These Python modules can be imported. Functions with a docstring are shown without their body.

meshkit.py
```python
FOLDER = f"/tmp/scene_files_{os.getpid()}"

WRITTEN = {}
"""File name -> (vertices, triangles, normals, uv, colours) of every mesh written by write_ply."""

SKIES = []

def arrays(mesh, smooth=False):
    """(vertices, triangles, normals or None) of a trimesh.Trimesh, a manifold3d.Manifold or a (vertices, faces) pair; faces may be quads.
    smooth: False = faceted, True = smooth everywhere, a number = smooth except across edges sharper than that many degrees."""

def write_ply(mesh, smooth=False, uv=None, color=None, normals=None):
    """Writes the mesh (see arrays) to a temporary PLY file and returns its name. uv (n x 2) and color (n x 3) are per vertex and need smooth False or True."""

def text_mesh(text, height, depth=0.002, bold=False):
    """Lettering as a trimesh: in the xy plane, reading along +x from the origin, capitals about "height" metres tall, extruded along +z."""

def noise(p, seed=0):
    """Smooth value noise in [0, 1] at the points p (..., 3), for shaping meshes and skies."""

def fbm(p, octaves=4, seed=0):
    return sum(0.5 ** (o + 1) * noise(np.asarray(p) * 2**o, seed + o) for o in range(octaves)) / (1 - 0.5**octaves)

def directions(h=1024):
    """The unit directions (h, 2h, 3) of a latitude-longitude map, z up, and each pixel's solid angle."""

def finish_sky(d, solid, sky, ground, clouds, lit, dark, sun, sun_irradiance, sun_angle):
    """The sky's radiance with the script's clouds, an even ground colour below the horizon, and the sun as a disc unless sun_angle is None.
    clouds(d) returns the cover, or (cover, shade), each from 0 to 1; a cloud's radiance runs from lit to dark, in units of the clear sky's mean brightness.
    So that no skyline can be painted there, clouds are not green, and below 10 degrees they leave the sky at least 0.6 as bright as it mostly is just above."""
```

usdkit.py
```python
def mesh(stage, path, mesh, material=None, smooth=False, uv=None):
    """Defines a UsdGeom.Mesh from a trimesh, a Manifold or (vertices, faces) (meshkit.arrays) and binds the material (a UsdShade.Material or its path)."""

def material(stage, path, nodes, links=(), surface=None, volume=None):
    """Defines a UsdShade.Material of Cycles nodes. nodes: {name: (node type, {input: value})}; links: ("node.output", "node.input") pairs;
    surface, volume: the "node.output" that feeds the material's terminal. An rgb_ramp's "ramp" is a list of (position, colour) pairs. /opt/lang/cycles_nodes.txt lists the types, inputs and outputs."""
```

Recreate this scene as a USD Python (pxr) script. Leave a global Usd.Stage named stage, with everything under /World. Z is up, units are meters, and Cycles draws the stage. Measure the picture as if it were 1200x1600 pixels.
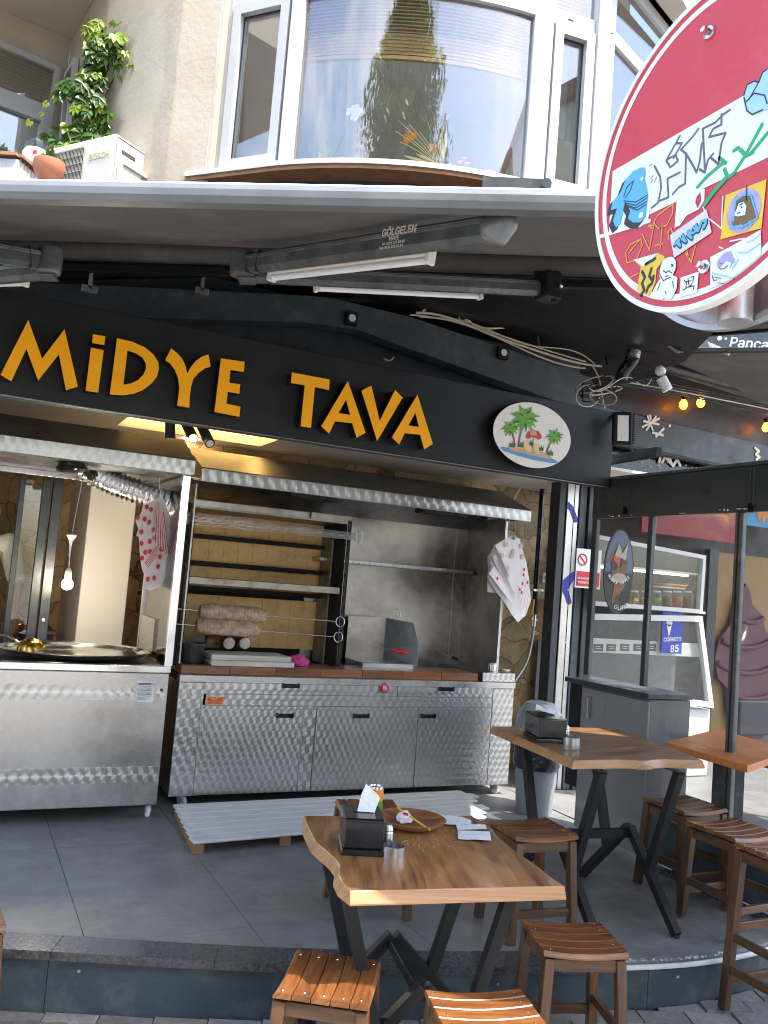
import math, random
import numpy as np, trimesh, usdkit, meshkit
from pxr import Usd, UsdGeom, UsdLux, UsdShade, Gf, Sdf
from shapely.geometry import Polygon, LineString, Point, box as sbox
from shapely import affinity
from shapely.ops import unary_union
import manifold3d as m3

stage = Usd.Stage.CreateInMemory()
UsdGeom.SetStageUpAxis(stage, UsdGeom.Tokens.z)
UsdGeom.SetStageMetersPerUnit(stage, 1.0)
UsdGeom.Xform.Define(stage, '/World')
UsdGeom.Scope.Define(stage, '/World/Looks')
random.seed(7); RNG = np.random.default_rng(7)

# ---------------------------------------------------------------- camera
# x runs along the shop front, y into the shop, z up; platform floor is z = 0
YAW, PITCH, ROLL, FPX, EYE = .4530146, .0803888, .0797729, 1345.9, 1.5
CF = np.array([math.sin(YAW)*math.cos(PITCH), math.cos(YAW)*math.cos(PITCH), math.sin(PITCH)])
R0 = np.array([math.cos(YAW), -math.sin(YAW), 0.0]); U0 = np.cross(R0, CF)
CR = math.cos(ROLL)*R0 + math.sin(ROLL)*U0
CU = -math.sin(ROLL)*R0 + math.cos(ROLL)*U0
F0 = np.array([math.sin(YAW), math.cos(YAW), 0.0])
CAM = np.array([0, 0, EYE])
cam = UsdGeom.Camera.Define(stage, '/World/camera')
cam.AddTransformOp().Set(Gf.Matrix4d(*CR, 0, *CU, 0, *(-CF), 0, *CAM, 1))
cam.CreateHorizontalApertureAttr(36.0); cam.CreateVerticalApertureAttr(48.0)
cam.CreateFocalLengthAttr(36.0*FPX/1200); cam.CreateClippingRangeAttr(Gf.Vec2f(.05, 500))
cam.CreateExposureAttr(2.4)

# ---------------------------------------------------------------- sky and sun
SUN_H = .8*R0 - .6*F0; SUN_EL = math.radians(64)
sun_dir = np.array([SUN_H[0], SUN_H[1], 0]); sun_dir = sun_dir/np.linalg.norm(sun_dir)*math.cos(SUN_EL); sun_dir[2] = math.sin(SUN_EL)
dome = UsdLux.DomeLight.Define(stage, '/World/sky')
sky_mat = usdkit.material(stage, '/World/Looks/sky_air', {
    'sky': ('sky_texture', {'sky_type': 'single_scattering', 'sun_disc': False, 'sun_elevation': SUN_EL, 'sun_rotation': math.atan2(sun_dir[0], sun_dir[1]), 'altitude': 60.0, 'aerosol_density': 2.2}),
    'co': ('texture_coordinate', {}),
    'no': ('noise_texture', {'scale': 2.6, 'detail': 7.0, 'roughness': .58, 'distortion': .4}),
    'ra': ('rgb_ramp', {'ramp': [(0, (0, 0, 0)), (.55, (0, 0, 0)), (.74, (.75, .75, .75)), (1, (1, 1, 1))]}),
    'mx': ('mix_color', {'b': (7.5, 7.1, 6.7), 'use_clamp': False}),
    'bg': ('background_shader', {'strength': .15})},
    [('co.generated', 'no.vector'), ('no.fac', 'ra.fac'), ('ra.color', 'mx.fac'), ('sky.color', 'mx.a'), ('mx.result', 'bg.color')], surface='bg.background')
UsdShade.MaterialBindingAPI.Apply(dome.GetPrim()).Bind(sky_mat)
dome.GetPrim().SetCustomDataByKey('kind', 'structure')
sun = UsdLux.DistantLight.Define(stage, '/World/sun')
sun.CreateNormalizeAttr(True); sun.CreateIntensityAttr(.5); sun.CreateAngleAttr(.53); sun.CreateColorAttr(Gf.Vec3f(1, .93, .82))
sun.AddTransformOp().Set(Gf.Matrix4d(Gf.Rotation(Gf.Vec3d(0, 0, 1), Gf.Vec3d(*map(float, sun_dir))), Gf.Vec3d(0, 0, 0)))

# ---------------------------------------------------------------- helpers
def spot(px, py, **k):
    """the point of the place seen at a pixel of the 1200 x 1600 photograph, on a plane x=, y= or z=, or at a forward distance d="""
    d = CF + (px-600)/FPX*CR - (py-800)/FPX*CU
    a, v = next(iter(k.items()))
    if a == 'd': return CAM + d*v
    if a == 'w': return CAM + d*(v/(d@F0))          # w = level distance ahead
    i = 'xyz'.index(a); return CAM + d*((v-CAM[i])/d[i])
def hitp(px, py, o, n):
    d = CF + (px-600)/FPX*CR - (py-800)/FPX*CU
    n = np.asarray(n, float); return CAM + d*(((np.asarray(o)-CAM)@n)/(d@n))
def W(a, b, z): return a*R0 + b*F0 + np.array([0, 0, z])
V = lambda *a: np.array(a, float)
def unit(v): v = np.asarray(v, float); return v/np.linalg.norm(v)
used = {}
def numbered(parent, name):
    k = (parent, name); n = used.get(k, 0); used[k] = n+1
    return name if n == 0 else f'{name}_{n:03d}'
LOC = {}
def cd(p, **k):
    for a, b in k.items():
        if b: p.SetCustomDataByKey(a, b)
def thing(name, label, cat, loc=(0, 0, 0), rotz=0.0, group=None, kind=None):
    path = '/World/'+numbered('/World', name)
    x = UsdGeom.Xform.Define(stage, path)
    x.AddTranslateOp().Set(Gf.Vec3d(*map(float, loc)))
    if rotz: x.AddRotateZOp().Set(math.degrees(rotz))
    LOC[path] = np.array(loc, float)
    cd(x.GetPrim(), label=label, category=cat, group=group, kind=kind)
    return path
def part(parent, name, mesh, mat, smooth=False, uv=None, label=None, kind=None, group=None):
    """one Mesh under parent; the mesh is in world metres for things that are not turned, else in the thing's own frame"""
    if isinstance(mesh, (list, tuple)) and not isinstance(mesh[0], np.ndarray): mesh = cat(mesh)
    path = parent+'/'+numbered(parent, name)
    top = '/'.join(parent.split('/')[:3])
    if top in LOC:
        mesh = mesh.copy(); mesh.apply_translation(-LOC[top])
    p = usdkit.mesh(stage, path, mesh, M[mat], smooth=smooth, uv=uv)
    cd(p.GetPrim(), label=label, kind=kind, group=group)
    return path
def local(parent, name, mesh, mat, smooth=False, uv=None, label=None, kind=None):
    if isinstance(mesh, (list, tuple)): mesh = cat(mesh)
    path = parent+'/'+numbered(parent, name)
    p = usdkit.mesh(stage, path, mesh, M[mat], smooth=smooth, uv=uv)
    cd(p.GetPrim(), label=label, kind=kind)
    return path
def solo(name, mesh, mat, label, catg, smooth=False, uv=None, group=None, kind=None):
    if isinstance(mesh, (list, tuple)): mesh = cat(mesh)
    path = '/World/'+numbered('/World', name)
    p = usdkit.mesh(stage, path, mesh, M[mat], smooth=smooth, uv=uv)
    cd(p.GetPrim(), label=label, category=catg, group=group, kind=kind)
    return path
def struct(name, mesh, mat, smooth=False, uv=None):
    if isinstance(mesh, (list, tuple)): mesh = cat(mesh)
    path = '/World/'+numbered('/World', name)
    p = usdkit.mesh(stage, path, mesh, M[mat], smooth=smooth, uv=uv)
    cd(p.GetPrim(), kind='structure')
    return path
def copy_of(src, loc, rotz, label, group=None):
    was = stage.GetPrimAtPath(src).GetCustomData()
    p = thing(src.split('/')[2].rstrip('0123456789').rstrip('_'), label, was['category'], loc, rotz, group or was.get('group'))
    pr = stage.GetPrimAtPath(p)
    pr.GetReferences().AddInternalReference('/World/'+src.split('/')[2]); pr.SetInstanceable(True)
    return p
def cat(ms): return trimesh.util.concatenate([m for m in ms if m is not None])
def frame(o, ux, uy):
    ux, uy = unit(ux), unit(uy); uz = np.cross(ux, uy)
    T = np.eye(4); T[:3, 0], T[:3, 1], T[:3, 2], T[:3, 3] = ux, uy, uz, o
    return T
def put(m, T): m = m.copy(); m.apply_transform(T); return m
def rbox(sx, sy, sz, b=.003):
    """box centred at the origin with chamfered edges"""
    b = min(b, sx*.45, sy*.45, sz*.45)
    x, y, z = sx/2, sy/2, sz/2
    if b <= 0: return trimesh.creation.box((sx, sy, sz))
    pts = [(i*(x-(a != 0)*b), j*(y-(a != 1)*b), k*(z-(a != 2)*b)) for a in range(3) for i in (-1, 1) for j in (-1, 1) for k in (-1, 1)]
    return trimesh.convex.convex_hull(np.array(pts))
def bx(x0, x1, y0, y1, z0, z1, b=.003):
    m = rbox(abs(x1-x0), abs(y1-y0), abs(z1-z0), b); m.apply_translation(((x0+x1)/2, (y0+y1)/2, (z0+z1)/2)); return m
def bar(a, b, w, h, up=(0, 0, 1), bev=.002):
    """beam of section w (across) x h (along up) from a to b"""
    a, b = np.asarray(a, float), np.asarray(b, float); d = unit(b-a)
    if abs(np.dot(d, up)) > .999: up = (0, 1, 0)
    s = unit(np.cross(up, d)); u = np.cross(d, s)
    m = rbox(np.linalg.norm(b-a), w, h, bev)
    T = np.eye(4); T[:3, 0], T[:3, 1], T[:3, 2], T[:3, 3] = d, s, u, (a+b)/2
    m.apply_transform(T); return m
def tube(pts, r, n=8, closed=False):
    p = np.array(pts, float); k = len(p); rr = np.full(k, r) if np.ndim(r) == 0 else np.array(r, float)
    if closed: t = np.roll(p, -1, 0)-np.roll(p, 1, 0)
    else: t = np.gradient(p, axis=0)
    t /= np.linalg.norm(t, axis=1)[:, None]+1e-12
    ref = V(0, 0, 1) if abs(t[0][2]) < .9 else V(1, 0, 0)
    s = unit(np.cross(ref, t[0])); ring = []
    for i in range(k):
        s = s-t[i]*(s@t[i]); s = unit(s); u = np.cross(t[i], s)
        a = np.arange(n)/n*2*np.pi
        ring.append(p[i]+rr[i]*(np.cos(a)[:, None]*s+np.sin(a)[:, None]*u))
    v = np.concatenate(ring); f = []
    for i in range(k if closed else k-1):
        j = (i+1) % k
        for q in range(n):
            q2 = (q+1) % n
            f += [(i*n+q, i*n+q2, j*n+q2), (i*n+q, j*n+q2, j*n+q)]
    if not closed:
        v = np.vstack([v, p[:1], p[-1:]]); c0, c1 = k*n, k*n+1
        for q in range(n):
            f += [(c0, (q+1) % n, q), (c1, (k-1)*n+q, (k-1)*n+(q+1) % n)]
    return trimesh.Trimesh(v, np.array(f), process=False)
def spline(pts, n=24):
    from scipy.interpolate import CubicSpline
    p = np.array(pts, float); t = np.r_[0, np.cumsum(np.linalg.norm(np.diff(p, axis=0), axis=1))]
    return CubicSpline(t, p)(np.linspace(0, t[-1], n))
def lathe(prof, o=(0, 0, 0), n=28, axis=(0, 0, 1)):
    """prof: (radius, height) pairs from bottom to top"""
    m = trimesh.creation.revolve(np.array(prof, float), sections=n)
    T = np.eye(4)
    if axis != (0, 0, 1): T = trimesh.geometry.align_vectors((0, 0, 1), unit(axis))
    T = T.copy(); T[:3, 3] = o; m.apply_transform(T); return m
def polys(g): return [x for x in getattr(g, 'geoms', [g]) if x.geom_type == 'Polygon' and x.area > 1e-9]
def extr(poly, o, ux, uy, depth):
    """polygon (shapely or points) in the frame (ux, uy), pushed out along ux x uy"""
    if not hasattr(poly, 'geom_type'): poly = Polygon(poly)
    if not poly.is_valid: poly = poly.buffer(0)
    ms = [trimesh.creation.extrude_polygon(g, depth, engine='earcut') for g in polys(poly)]
    return put(cat(ms), frame(o, ux, uy))
def front(poly, y, depth=.01):                      # outline in (x, z) on the plane y, towards the street
    return extr(poly, (0, y, 0), (1, 0, 0), (0, 0, 1), depth)
def side(poly, x, depth=.01):                       # outline in (-y, z) on the plane x, towards -x
    return extr(poly, (x, 0, 0), (0, -1, 0), (0, 0, 1), depth)
def floorp(poly, z, depth):                         # outline in (x, y), upwards from z
    return extr(poly, (0, 0, z), (1, 0, 0), (0, 1, 0), depth)
def fpx(pts, y): return [(q[0], q[2]) for q in (spot(*p, y=y) for p in pts)]
def spx(pts, x): return [(-q[1], q[2]) for q in (spot(*p, x=x) for p in pts)]
def zpx(pts, z): return [(q[0], q[1]) for q in (spot(*p, z=z) for p in pts)]
def frect(a, b, y):                                 # (x0, z0, x1, z1) from two photo corners on the plane y
    p, q = spot(*a, y=y), spot(*b, y=y); return min(p[0], q[0]), min(p[2], q[2]), max(p[0], q[0]), max(p[2], q[2])
def strokes(lines, w): return unary_union([LineString(l).buffer(w/2, cap_style=1, resolution=3) for l in lines])
def text(t, h, o, ux, uy, depth=.002, bold=False): return put(meshkit.text_mesh(t, h, depth, bold), frame(o, ux, uy))
def grain(m, axis, seed=None):
    v = np.asarray(m.vertices); a = np.array(axis, float); u = v@unit(a)
    b = unit(np.cross(a, V(.31, .22, .93))); c = unit(np.cross(a, b))
    o = random.random()*9 if seed is None else seed
    return np.c_[u+o*3.1, v@b+v@c*1.0+o]
def hullball(pts):                                  # convex hull of balls: (centre, radius)
    return m3.Manifold.batch_hull([m3.Manifold.sphere(r, 16).translate(tuple(map(float, p))) for p, r in pts])
def tri(man): q = man.to_mesh(); return trimesh.Trimesh(np.array(q.vert_properties[:, :3], float), np.array(q.tri_verts), process=False)

# ---------------------------------------------------------------- materials
M = {}
def mat(name, nodes, links=(), surface='p.BSDF'): M[name] = usdkit.material(stage, '/World/Looks/'+name, nodes, links, surface=surface)
def pm(name, col, rough=.5, metal=0.0, var=.12, vs=6.0, bump=0.0, bs=60.0, bd=.002, rv=.12, dirt=None, **kw):
    """painted / moulded / plain surface: colour and gloss drift with noise, fine relief"""
    c = np.array(col, float); lo, hi = c*(1-var), np.minimum(c*(1+var), 1)
    n = {'g': ('geometry', {}), 'n': ('noise_texture', {'scale': vs, 'detail': 6.0, 'roughness': .62}),
         'r': ('rgb_ramp', {'ramp': [(.28, lo), (.72, hi)]}),
         'q': ('map_range', {'from_min': .3, 'from_max': .7, 'to_min': max(rough-rv, .02), 'to_max': min(rough+rv, 1.0)}),
         'p': ('principled_bsdf', {'metallic': float(metal), **kw})}
    l = [('g.position', 'n.vector'), ('n.fac', 'r.fac'), ('n.fac', 'q.value'), ('q.result', 'p.roughness')]
    if dirt is not None:
        n['dn'] = ('noise_texture', {'scale': dirt[1], 'detail': 8.0, 'roughness': .7}); n['dr'] = ('rgb_ramp', {'ramp': [(.5, (0, 0, 0)), (.72, (dirt[2],)*3)]})
        n['dm'] = ('mix_color', {'b': dirt[0]})
        l += [('g.position', 'dn.vector'), ('dn.fac', 'dr.fac'), ('dr.color', 'dm.fac'), ('r.color', 'dm.a'), ('dm.result', 'p.base_color')]
    else: l += [('r.color', 'p.base_color')]
    if bump:
        n['b'] = ('noise_texture', {'scale': bs, 'detail': 4.0}); n['u'] = ('bump', {'strength': bump, 'distance': bd})
        l += [('g.position', 'b.vector'), ('b.fac', 'u.height'), ('u.normal', 'p.normal')]
    mat(name, n, l)
def wood(name, dark, mid, light, rough=.35, across=60.0, along=2.5, coat=0.0, knots=.5, bump=.25, rv=.1):
    mat(name, {'t': ('texture_coordinate', {}), 'm': ('mapping', {'scale': (along, across, 1)}), 'n': ('noise_texture', {'scale': 1.0, 'detail': 5.0, 'roughness': .6, 'distortion': .5}),
               'm2': ('mapping', {'scale': (along*.6, across*.16, 1)}), 'n2': ('noise_texture', {'scale': 1.0, 'detail': 3.0, 'distortion': knots}),
               'a': ('mix_float', {'fac': .5}), 'r': ('rgb_ramp', {'ramp': [(.35, dark), (.5, mid), (.66, light)]}),
               'q': ('map_range', {'from_min': .3, 'from_max': .7, 'to_min': rough+rv, 'to_max': max(.03, rough-rv)}),
               'u': ('bump', {'strength': bump, 'distance': .001}), 'p': ('principled_bsdf', {'coat_weight': coat, 'coat_roughness': .15})},
        [('t.UV', 'm.vector'), ('m.vector', 'n.vector'), ('t.UV', 'm2.vector'), ('m2.vector', 'n2.vector'), ('n.fac', 'a.a'), ('n2.fac', 'a.b'), ('a.result', 'r.fac'), ('r.color', 'p.base_color'),
         ('n2.fac', 'q.value'), ('q.result', 'p.roughness'), ('n.fac', 'u.height'), ('u.normal', 'p.normal')])
def glow(name, col, s): mat(name, {'p': ('emission', {'color': col, 'strength': float(s)})}, surface='p.emission')
def pane(name, ior, tint, rough=.0, wav=0.0, wscale=3.0, film=0.0):
    f0 = ((ior-1)/(ior+1))**2
    n = {'lw': ('layer_weight', {'blend': .5}), 'pw': ('math', {'math_type': 'power', 'value2': 5.0}), 'f': ('math', {'math_type': 'multiply_add', 'value2': 1-f0, 'value3': f0}), 't': ('transparent_bsdf', {'color': tint}), 'g': ('glossy_bsdf', {'color': (1, 1, 1), 'roughness': rough}), 'p': ('mix_closure', {})}
    l = [('lw.facing', 'pw.value1'), ('pw.value', 'f.value1'), ('f.value', 'p.fac'), ('t.BSDF', 'p.closure1'), ('g.BSDF', 'p.closure2')]
    if wav:
        n['ge'] = ('geometry', {}); n['w'] = ('noise_texture', {'scale': wscale, 'detail': 2.0}); n['u'] = ('bump', {'strength': wav, 'distance': .02})
        l += [('ge.position', 'w.vector'), ('w.fac', 'u.height'), ('u.normal', 'g.normal')]
    s = 'p.closure'
    if film:
        n['d'] = ('diffuse_bsdf', {'color': (.55, .56, .57)}); n['x'] = ('mix_closure', {'fac': film}); s = 'x.closure'
        l += [('p.closure', 'x.closure1'), ('d.BSDF', 'x.closure2')]
    mat(name, n, l, surface=s)
def steel(name, scale, col=(.52, .515, .51), rough=.3, aniso=.8, amp=.06, region=None):
    """engine-turned stainless steel: rows of discs, each brushed round its own centre, on faces that look along y"""
    n = {'g': ('geometry', {}), 's': ('separate_xyz', {}),
         'zz': ('math', {'math_type': 'multiply', 'value2': scale}), 'row': ('math', {'math_type': 'floor'}), 'par': ('math', {'math_type': 'multiply', 'value2': .5}),
         'xs': ('math', {'math_type': 'multiply', 'value2': scale}), 'xo': ('math', {'math_type': 'add'}), 'fx': ('math', {'math_type': 'fraction'}), 'fz': ('math', {'math_type': 'fraction'}),
         'cx': ('math', {'math_type': 'subtract', 'value2': .5}), 'cz': ('math', {'math_type': 'subtract', 'value2': .5}), 'ncz': ('math', {'math_type': 'multiply', 'value2': -1.0}),
         'wn': ('noise_texture', {'scale': 3.0, 'detail': 3.0}), 'wm': ('math', {'math_type': 'multiply', 'value2': .5}), 'px': ('math', {'math_type': 'add'}),
         'tan': ('combine_xyz', {'y': .001}),
         'at': ('math', {'math_type': 'arctan2'}), 'a2': ('math', {'math_type': 'multiply', 'value2': 2.0}), 'sn': ('math', {'math_type': 'sine'}),
         'rr': ('map_range', {'from_min': -1.0, 'from_max': 1.0, 'to_min': rough-.01, 'to_max': rough+.01}),
         'vn': ('noise_texture', {'scale': 1.6, 'detail': 6.0, 'roughness': .65}), 'vr': ('rgb_ramp', {'ramp': [(.3, np.array(col)*.82), (.7, np.array(col)*1.12)]}),
         
         'p': ('principled_bsdf', {'metallic': 1.0, 'anisotropic': aniso})}
    l = [('g.position', 's.vector'), ('g.position', 'wn.vector'), ('g.position', 'vn.vector'), ('s.z', 'zz.value1'), ('zz.value', 'row.value1'), ('row.value', 'par.value1'),
         ('s.x', 'xs.value1'), ('xs.value', 'xo.value1'), ('par.value', 'xo.value2'), ('wn.fac', 'wm.value1'), ('xo.value', 'px.value1'), ('wm.value', 'px.value2'), ('px.value', 'fx.value1'), ('zz.value', 'fz.value1'),
         ('fx.value', 'cx.value1'), ('fz.value', 'cz.value1'), ('cz.value', 'ncz.value1'), ('ncz.value', 'tan.x'), ('cx.value', 'tan.z'),
         ('cx.value', 'at.value1'), ('cz.value', 'at.value2'), ('at.value', 'a2.value1'), ('a2.value', 'sn.value1'), ('sn.value', 'rr.value'),
         ('vn.fac', 'vr.fac'), ('vr.color', 'p.base_color'), ('rr.result', 'p.roughness'), ('tan.vector', 'p.tangent')]
    mat(name, n, l)
steel('swirl_steel', 17.0, aniso=.86); steel('swirl_steel_fine', 22.0, rough=.3, aniso=.84)
steel('swirl_steel_large', 13.0, rough=.28, aniso=.88)
def brushed(name, col, rough, sx, sz, stain=None):
    n = {'g': ('geometry', {}), 'm': ('mapping', {'scale': (sx, 20, sz)}), 'n': ('noise_texture', {'scale': 1.0, 'detail': 6.0, 'roughness': .7}),
         'v': ('noise_texture', {'scale': 2.2, 'detail': 5.0, 'roughness': .65}), 'r': ('rgb_ramp', {'ramp': [(.3, np.array(col)*.8), (.7, np.array(col)*1.1)]}),
         'q': ('map_range', {'from_min': .3, 'from_max': .7, 'to_min': rough-.08, 'to_max': rough+.1}), 'u': ('bump', {'strength': .15, 'distance': .001}),
         'p': ('principled_bsdf', {'metallic': 1.0, 'anisotropic': .4})}
    l = [('g.position', 'm.vector'), ('m.vector', 'n.vector'), ('g.position', 'v.vector'), ('v.fac', 'r.fac'), ('v.fac', 'q.value'), ('q.result', 'p.roughness'), ('n.fac', 'u.height'), ('u.normal', 'p.normal')]
    if stain:
        n['dm'] = ('mix_color', {'b': stain[0]}); n['dn'] = ('noise_texture', {'scale': stain[1], 'detail': 8.0, 'roughness': .7}); n['dr'] = ('rgb_ramp', {'ramp': [(.45, (0, 0, 0)), (.7, (.8, .8, .8))]})
        l += [('g.position', 'dn.vector'), ('dn.fac', 'dr.fac'), ('dr.color', 'dm.fac'), ('r.color', 'dm.a'), ('dm.result', 'p.base_color')]
    else: l += [('r.color', 'p.base_color')]
    mat(name, n, l)
brushed('brushed_steel', (.52, .515, .51), .3, 300, 4)
brushed('brushed_steel_tall', (.40, .37, .335), .28, 4, 260)
brushed('dark_steel', (.20, .185, .17), .5, 4, 40, stain=((.06, .05, .045), 3.0)); brushed('smoky_steel', (.45, .43, .40), .34, 4, 200, stain=((.16, .13, .1), 3.0))
brushed('greasy_steel', (.33, .30, .25), .42, 30, 30, stain=((.08, .06, .035), 9.0))
pm('shiny_steel', (.7, .7, .7), .16, 1, rv=.08); pm('cast_steel', (.45, .45, .46), .42, 1)
pm('galvanised', (.5, .52, .53), .45, .9, var=.2, vs=25, bump=.1, bs=90)
pm('foil', (.85, .85, .86), .16, 1, bump=.7, bs=55, bd=.006, rv=.1)
# building
mat('plaster', {'g': ('geometry', {}), 'n': ('noise_texture', {'scale': 1.7, 'detail': 8.0, 'roughness': .65}), 'r': ('rgb_ramp', {'ramp': [(.3, (.37, .318, .245)), (.55, (.43, .375, .295)), (.75, (.46, .408, .33))]}),
    'v': ('voronoi_texture', {'feature': 'distance_to_edge', 'scale': 1.05}), 'dn': ('noise_texture', {'scale': 3.0, 'detail': 5.0}), 'dv': ('mix_vector', {'fac': .12}),
    'cr': ('rgb_ramp', {'ramp': [(0, (.45, .45, .45)), (.004, (0, 0, 0)), (1, (0, 0, 0))]}), 'cm': ('mix_color', {'b': (.3, .26, .21)}),
    'b': ('noise_texture', {'scale': 24.0, 'detail': 6.0, 'roughness': .6}), 'u': ('bump', {'strength': .28, 'distance': .010}), 'p': ('principled_bsdf', {'roughness': .9})},
    [('g.position', 'n.vector'), ('n.fac', 'r.fac'), ('g.position', 'dn.vector'), ('g.position', 'dv.a'), ('dn.color', 'dv.b'), ('dv.result', 'v.vector'), ('v.distance', 'cr.fac'), ('cr.color', 'cm.fac'), ('r.color', 'cm.a'), ('cm.result', 'p.base_color'),
     ('g.position', 'b.vector'), ('b.fac', 'u.height'), ('u.normal', 'p.normal')])
pm('soffit_paint', (.52, .46, .37), .85, var=.07, bump=.2, bs=14, bd=.008, dirt=((.42, .36, .28), 2.5, .5))
pm('pvc', (.42, .425, .43), .38, var=.05, vs=3, dirt=((.5, .49, .46), 6.0, .35))
pm('sill_stone', (.52, .5, .46), .7, bump=.3, bs=40); pm('sill_under', (.36, .17, .08), .75, var=.3, vs=8, dirt=((.2, .1, .05), 7, .6))
pane('window_glass', 2.05, (.84, .86, .86), wav=.02, wscale=1.3)
pane('clear_glass', 1.5, (.93, .95, .94)); pane('tinted_glass', 1.7, (.35, .36, .36), rough=.02)
pane('plastic_film', 1.62, (.70, .71, .71), rough=.06, wav=.06, wscale=2.4, film=.05)
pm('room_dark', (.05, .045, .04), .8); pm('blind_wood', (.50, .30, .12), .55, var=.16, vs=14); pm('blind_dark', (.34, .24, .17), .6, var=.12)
pm('curtain', (.56, .58, .55), .8, var=.05)
# dark steelwork, sign
pm('anthracite', (.030, .036, .042), .38, var=.15, dirt=((.09, .09, .09), 5, .25), bump=.05, bs=120)
pm('fascia_paint', (.035, .052, .064), .5, var=.2, vs=3, dirt=((.13, .135, .13), 7, .6), bump=.08, bs=25)
pm('black_paint', (.009, .0095, .0105), .42, var=.2, specular_ior_level=.3); pm('sign_black', (.010, .010, .011), .46, var=.1, vs=2, dirt=((.03, .029, .028), 3, .3), specular_ior_level=.35)
pm('matt_black', (.012, .012, .013), .7); pm('gloss_black', (.008, .008, .009), .14, specular_ior_level=.4)
pm('letter_orange', (1.0, .42, .006), .5, var=.03, specular_ior_level=.25); pm('logo_white', (.80, .76, .70), .45, var=.03)
pm('awning_fabric', (.088, .08, .077), .85, var=.1, vs=2.2, bump=.15, bs=300, dirt=((.2, .18, .16), 2.2, .55))
pm('awning_metal', (.085, .095, .10), .35, .3, var=.12, vs=9, dirt=((.28, .28, .28), 8, .35)); pm('bar_silver', (.155, .165, .168), .4, .25, var=.15, vs=3, dirt=((.18, .19, .2), 5, .5))
pm('lamp_white', (.68, .65, .58), .5, var=.07, dirt=((.45, .38, .28), 8, .4)); pm('cable_beige', (.50, .42, .31), .6, var=.2); pm('cable_black', (.012, .012, .012), .5)
# interior
mat('stone_paper', {'g': ('geometry', {}), 'v': ('voronoi_texture', {'feature': 'distance_to_edge', 'scale': 5.2}), 'c': ('voronoi_texture', {'scale': 5.2}), 'dn': ('noise_texture', {'scale': 5.0, 'detail': 5.0}), 'dv': ('mix_vector', {'fac': .1}),
    'e': ('rgb_ramp', {'ramp': [(0, (.12, .08, .05)), (.008, (.3, .24, .18)), (.022, (1, 1, 1)), (1, (1, 1, 1))]}), 'n': ('noise_texture', {'scale': 7.0, 'detail': 8.0, 'roughness': .7}),
    'r': ('rgb_ramp', {'ramp': [(.25, (.23, .145, .06)), (.5, (.43, .285, .125)), (.75, (.60, .43, .22))]}), 'hs': ('hsv', {'saturation': 1.0}), 'sp': ('separate_color', {}), 'mr': ('map_range', {'to_min': .6, 'to_max': 1.25}),
    'mu': ('mix_color', {'blend_type': 'multiply', 'fac': .75}), 'u': ('bump', {'strength': .25, 'distance': .006}), 'p': ('principled_bsdf', {'roughness': .6})},
    [('g.position', 'dn.vector'), ('g.position', 'dv.a'), ('dn.color', 'dv.b'), ('dv.result', 'v.vector'), ('dv.result', 'c.vector'), ('v.distance', 'e.fac'), ('g.position', 'n.vector'), ('n.fac', 'r.fac'), ('r.color', 'hs.color'), ('c.color', 'sp.color'), ('sp.r', 'mr.value'), ('mr.result', 'hs.value'),
     ('hs.color', 'mu.a'), ('e.color', 'mu.b'), ('mu.result', 'p.base_color'), ('e.color', 'u.height'), ('u.normal', 'p.normal')])
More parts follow.
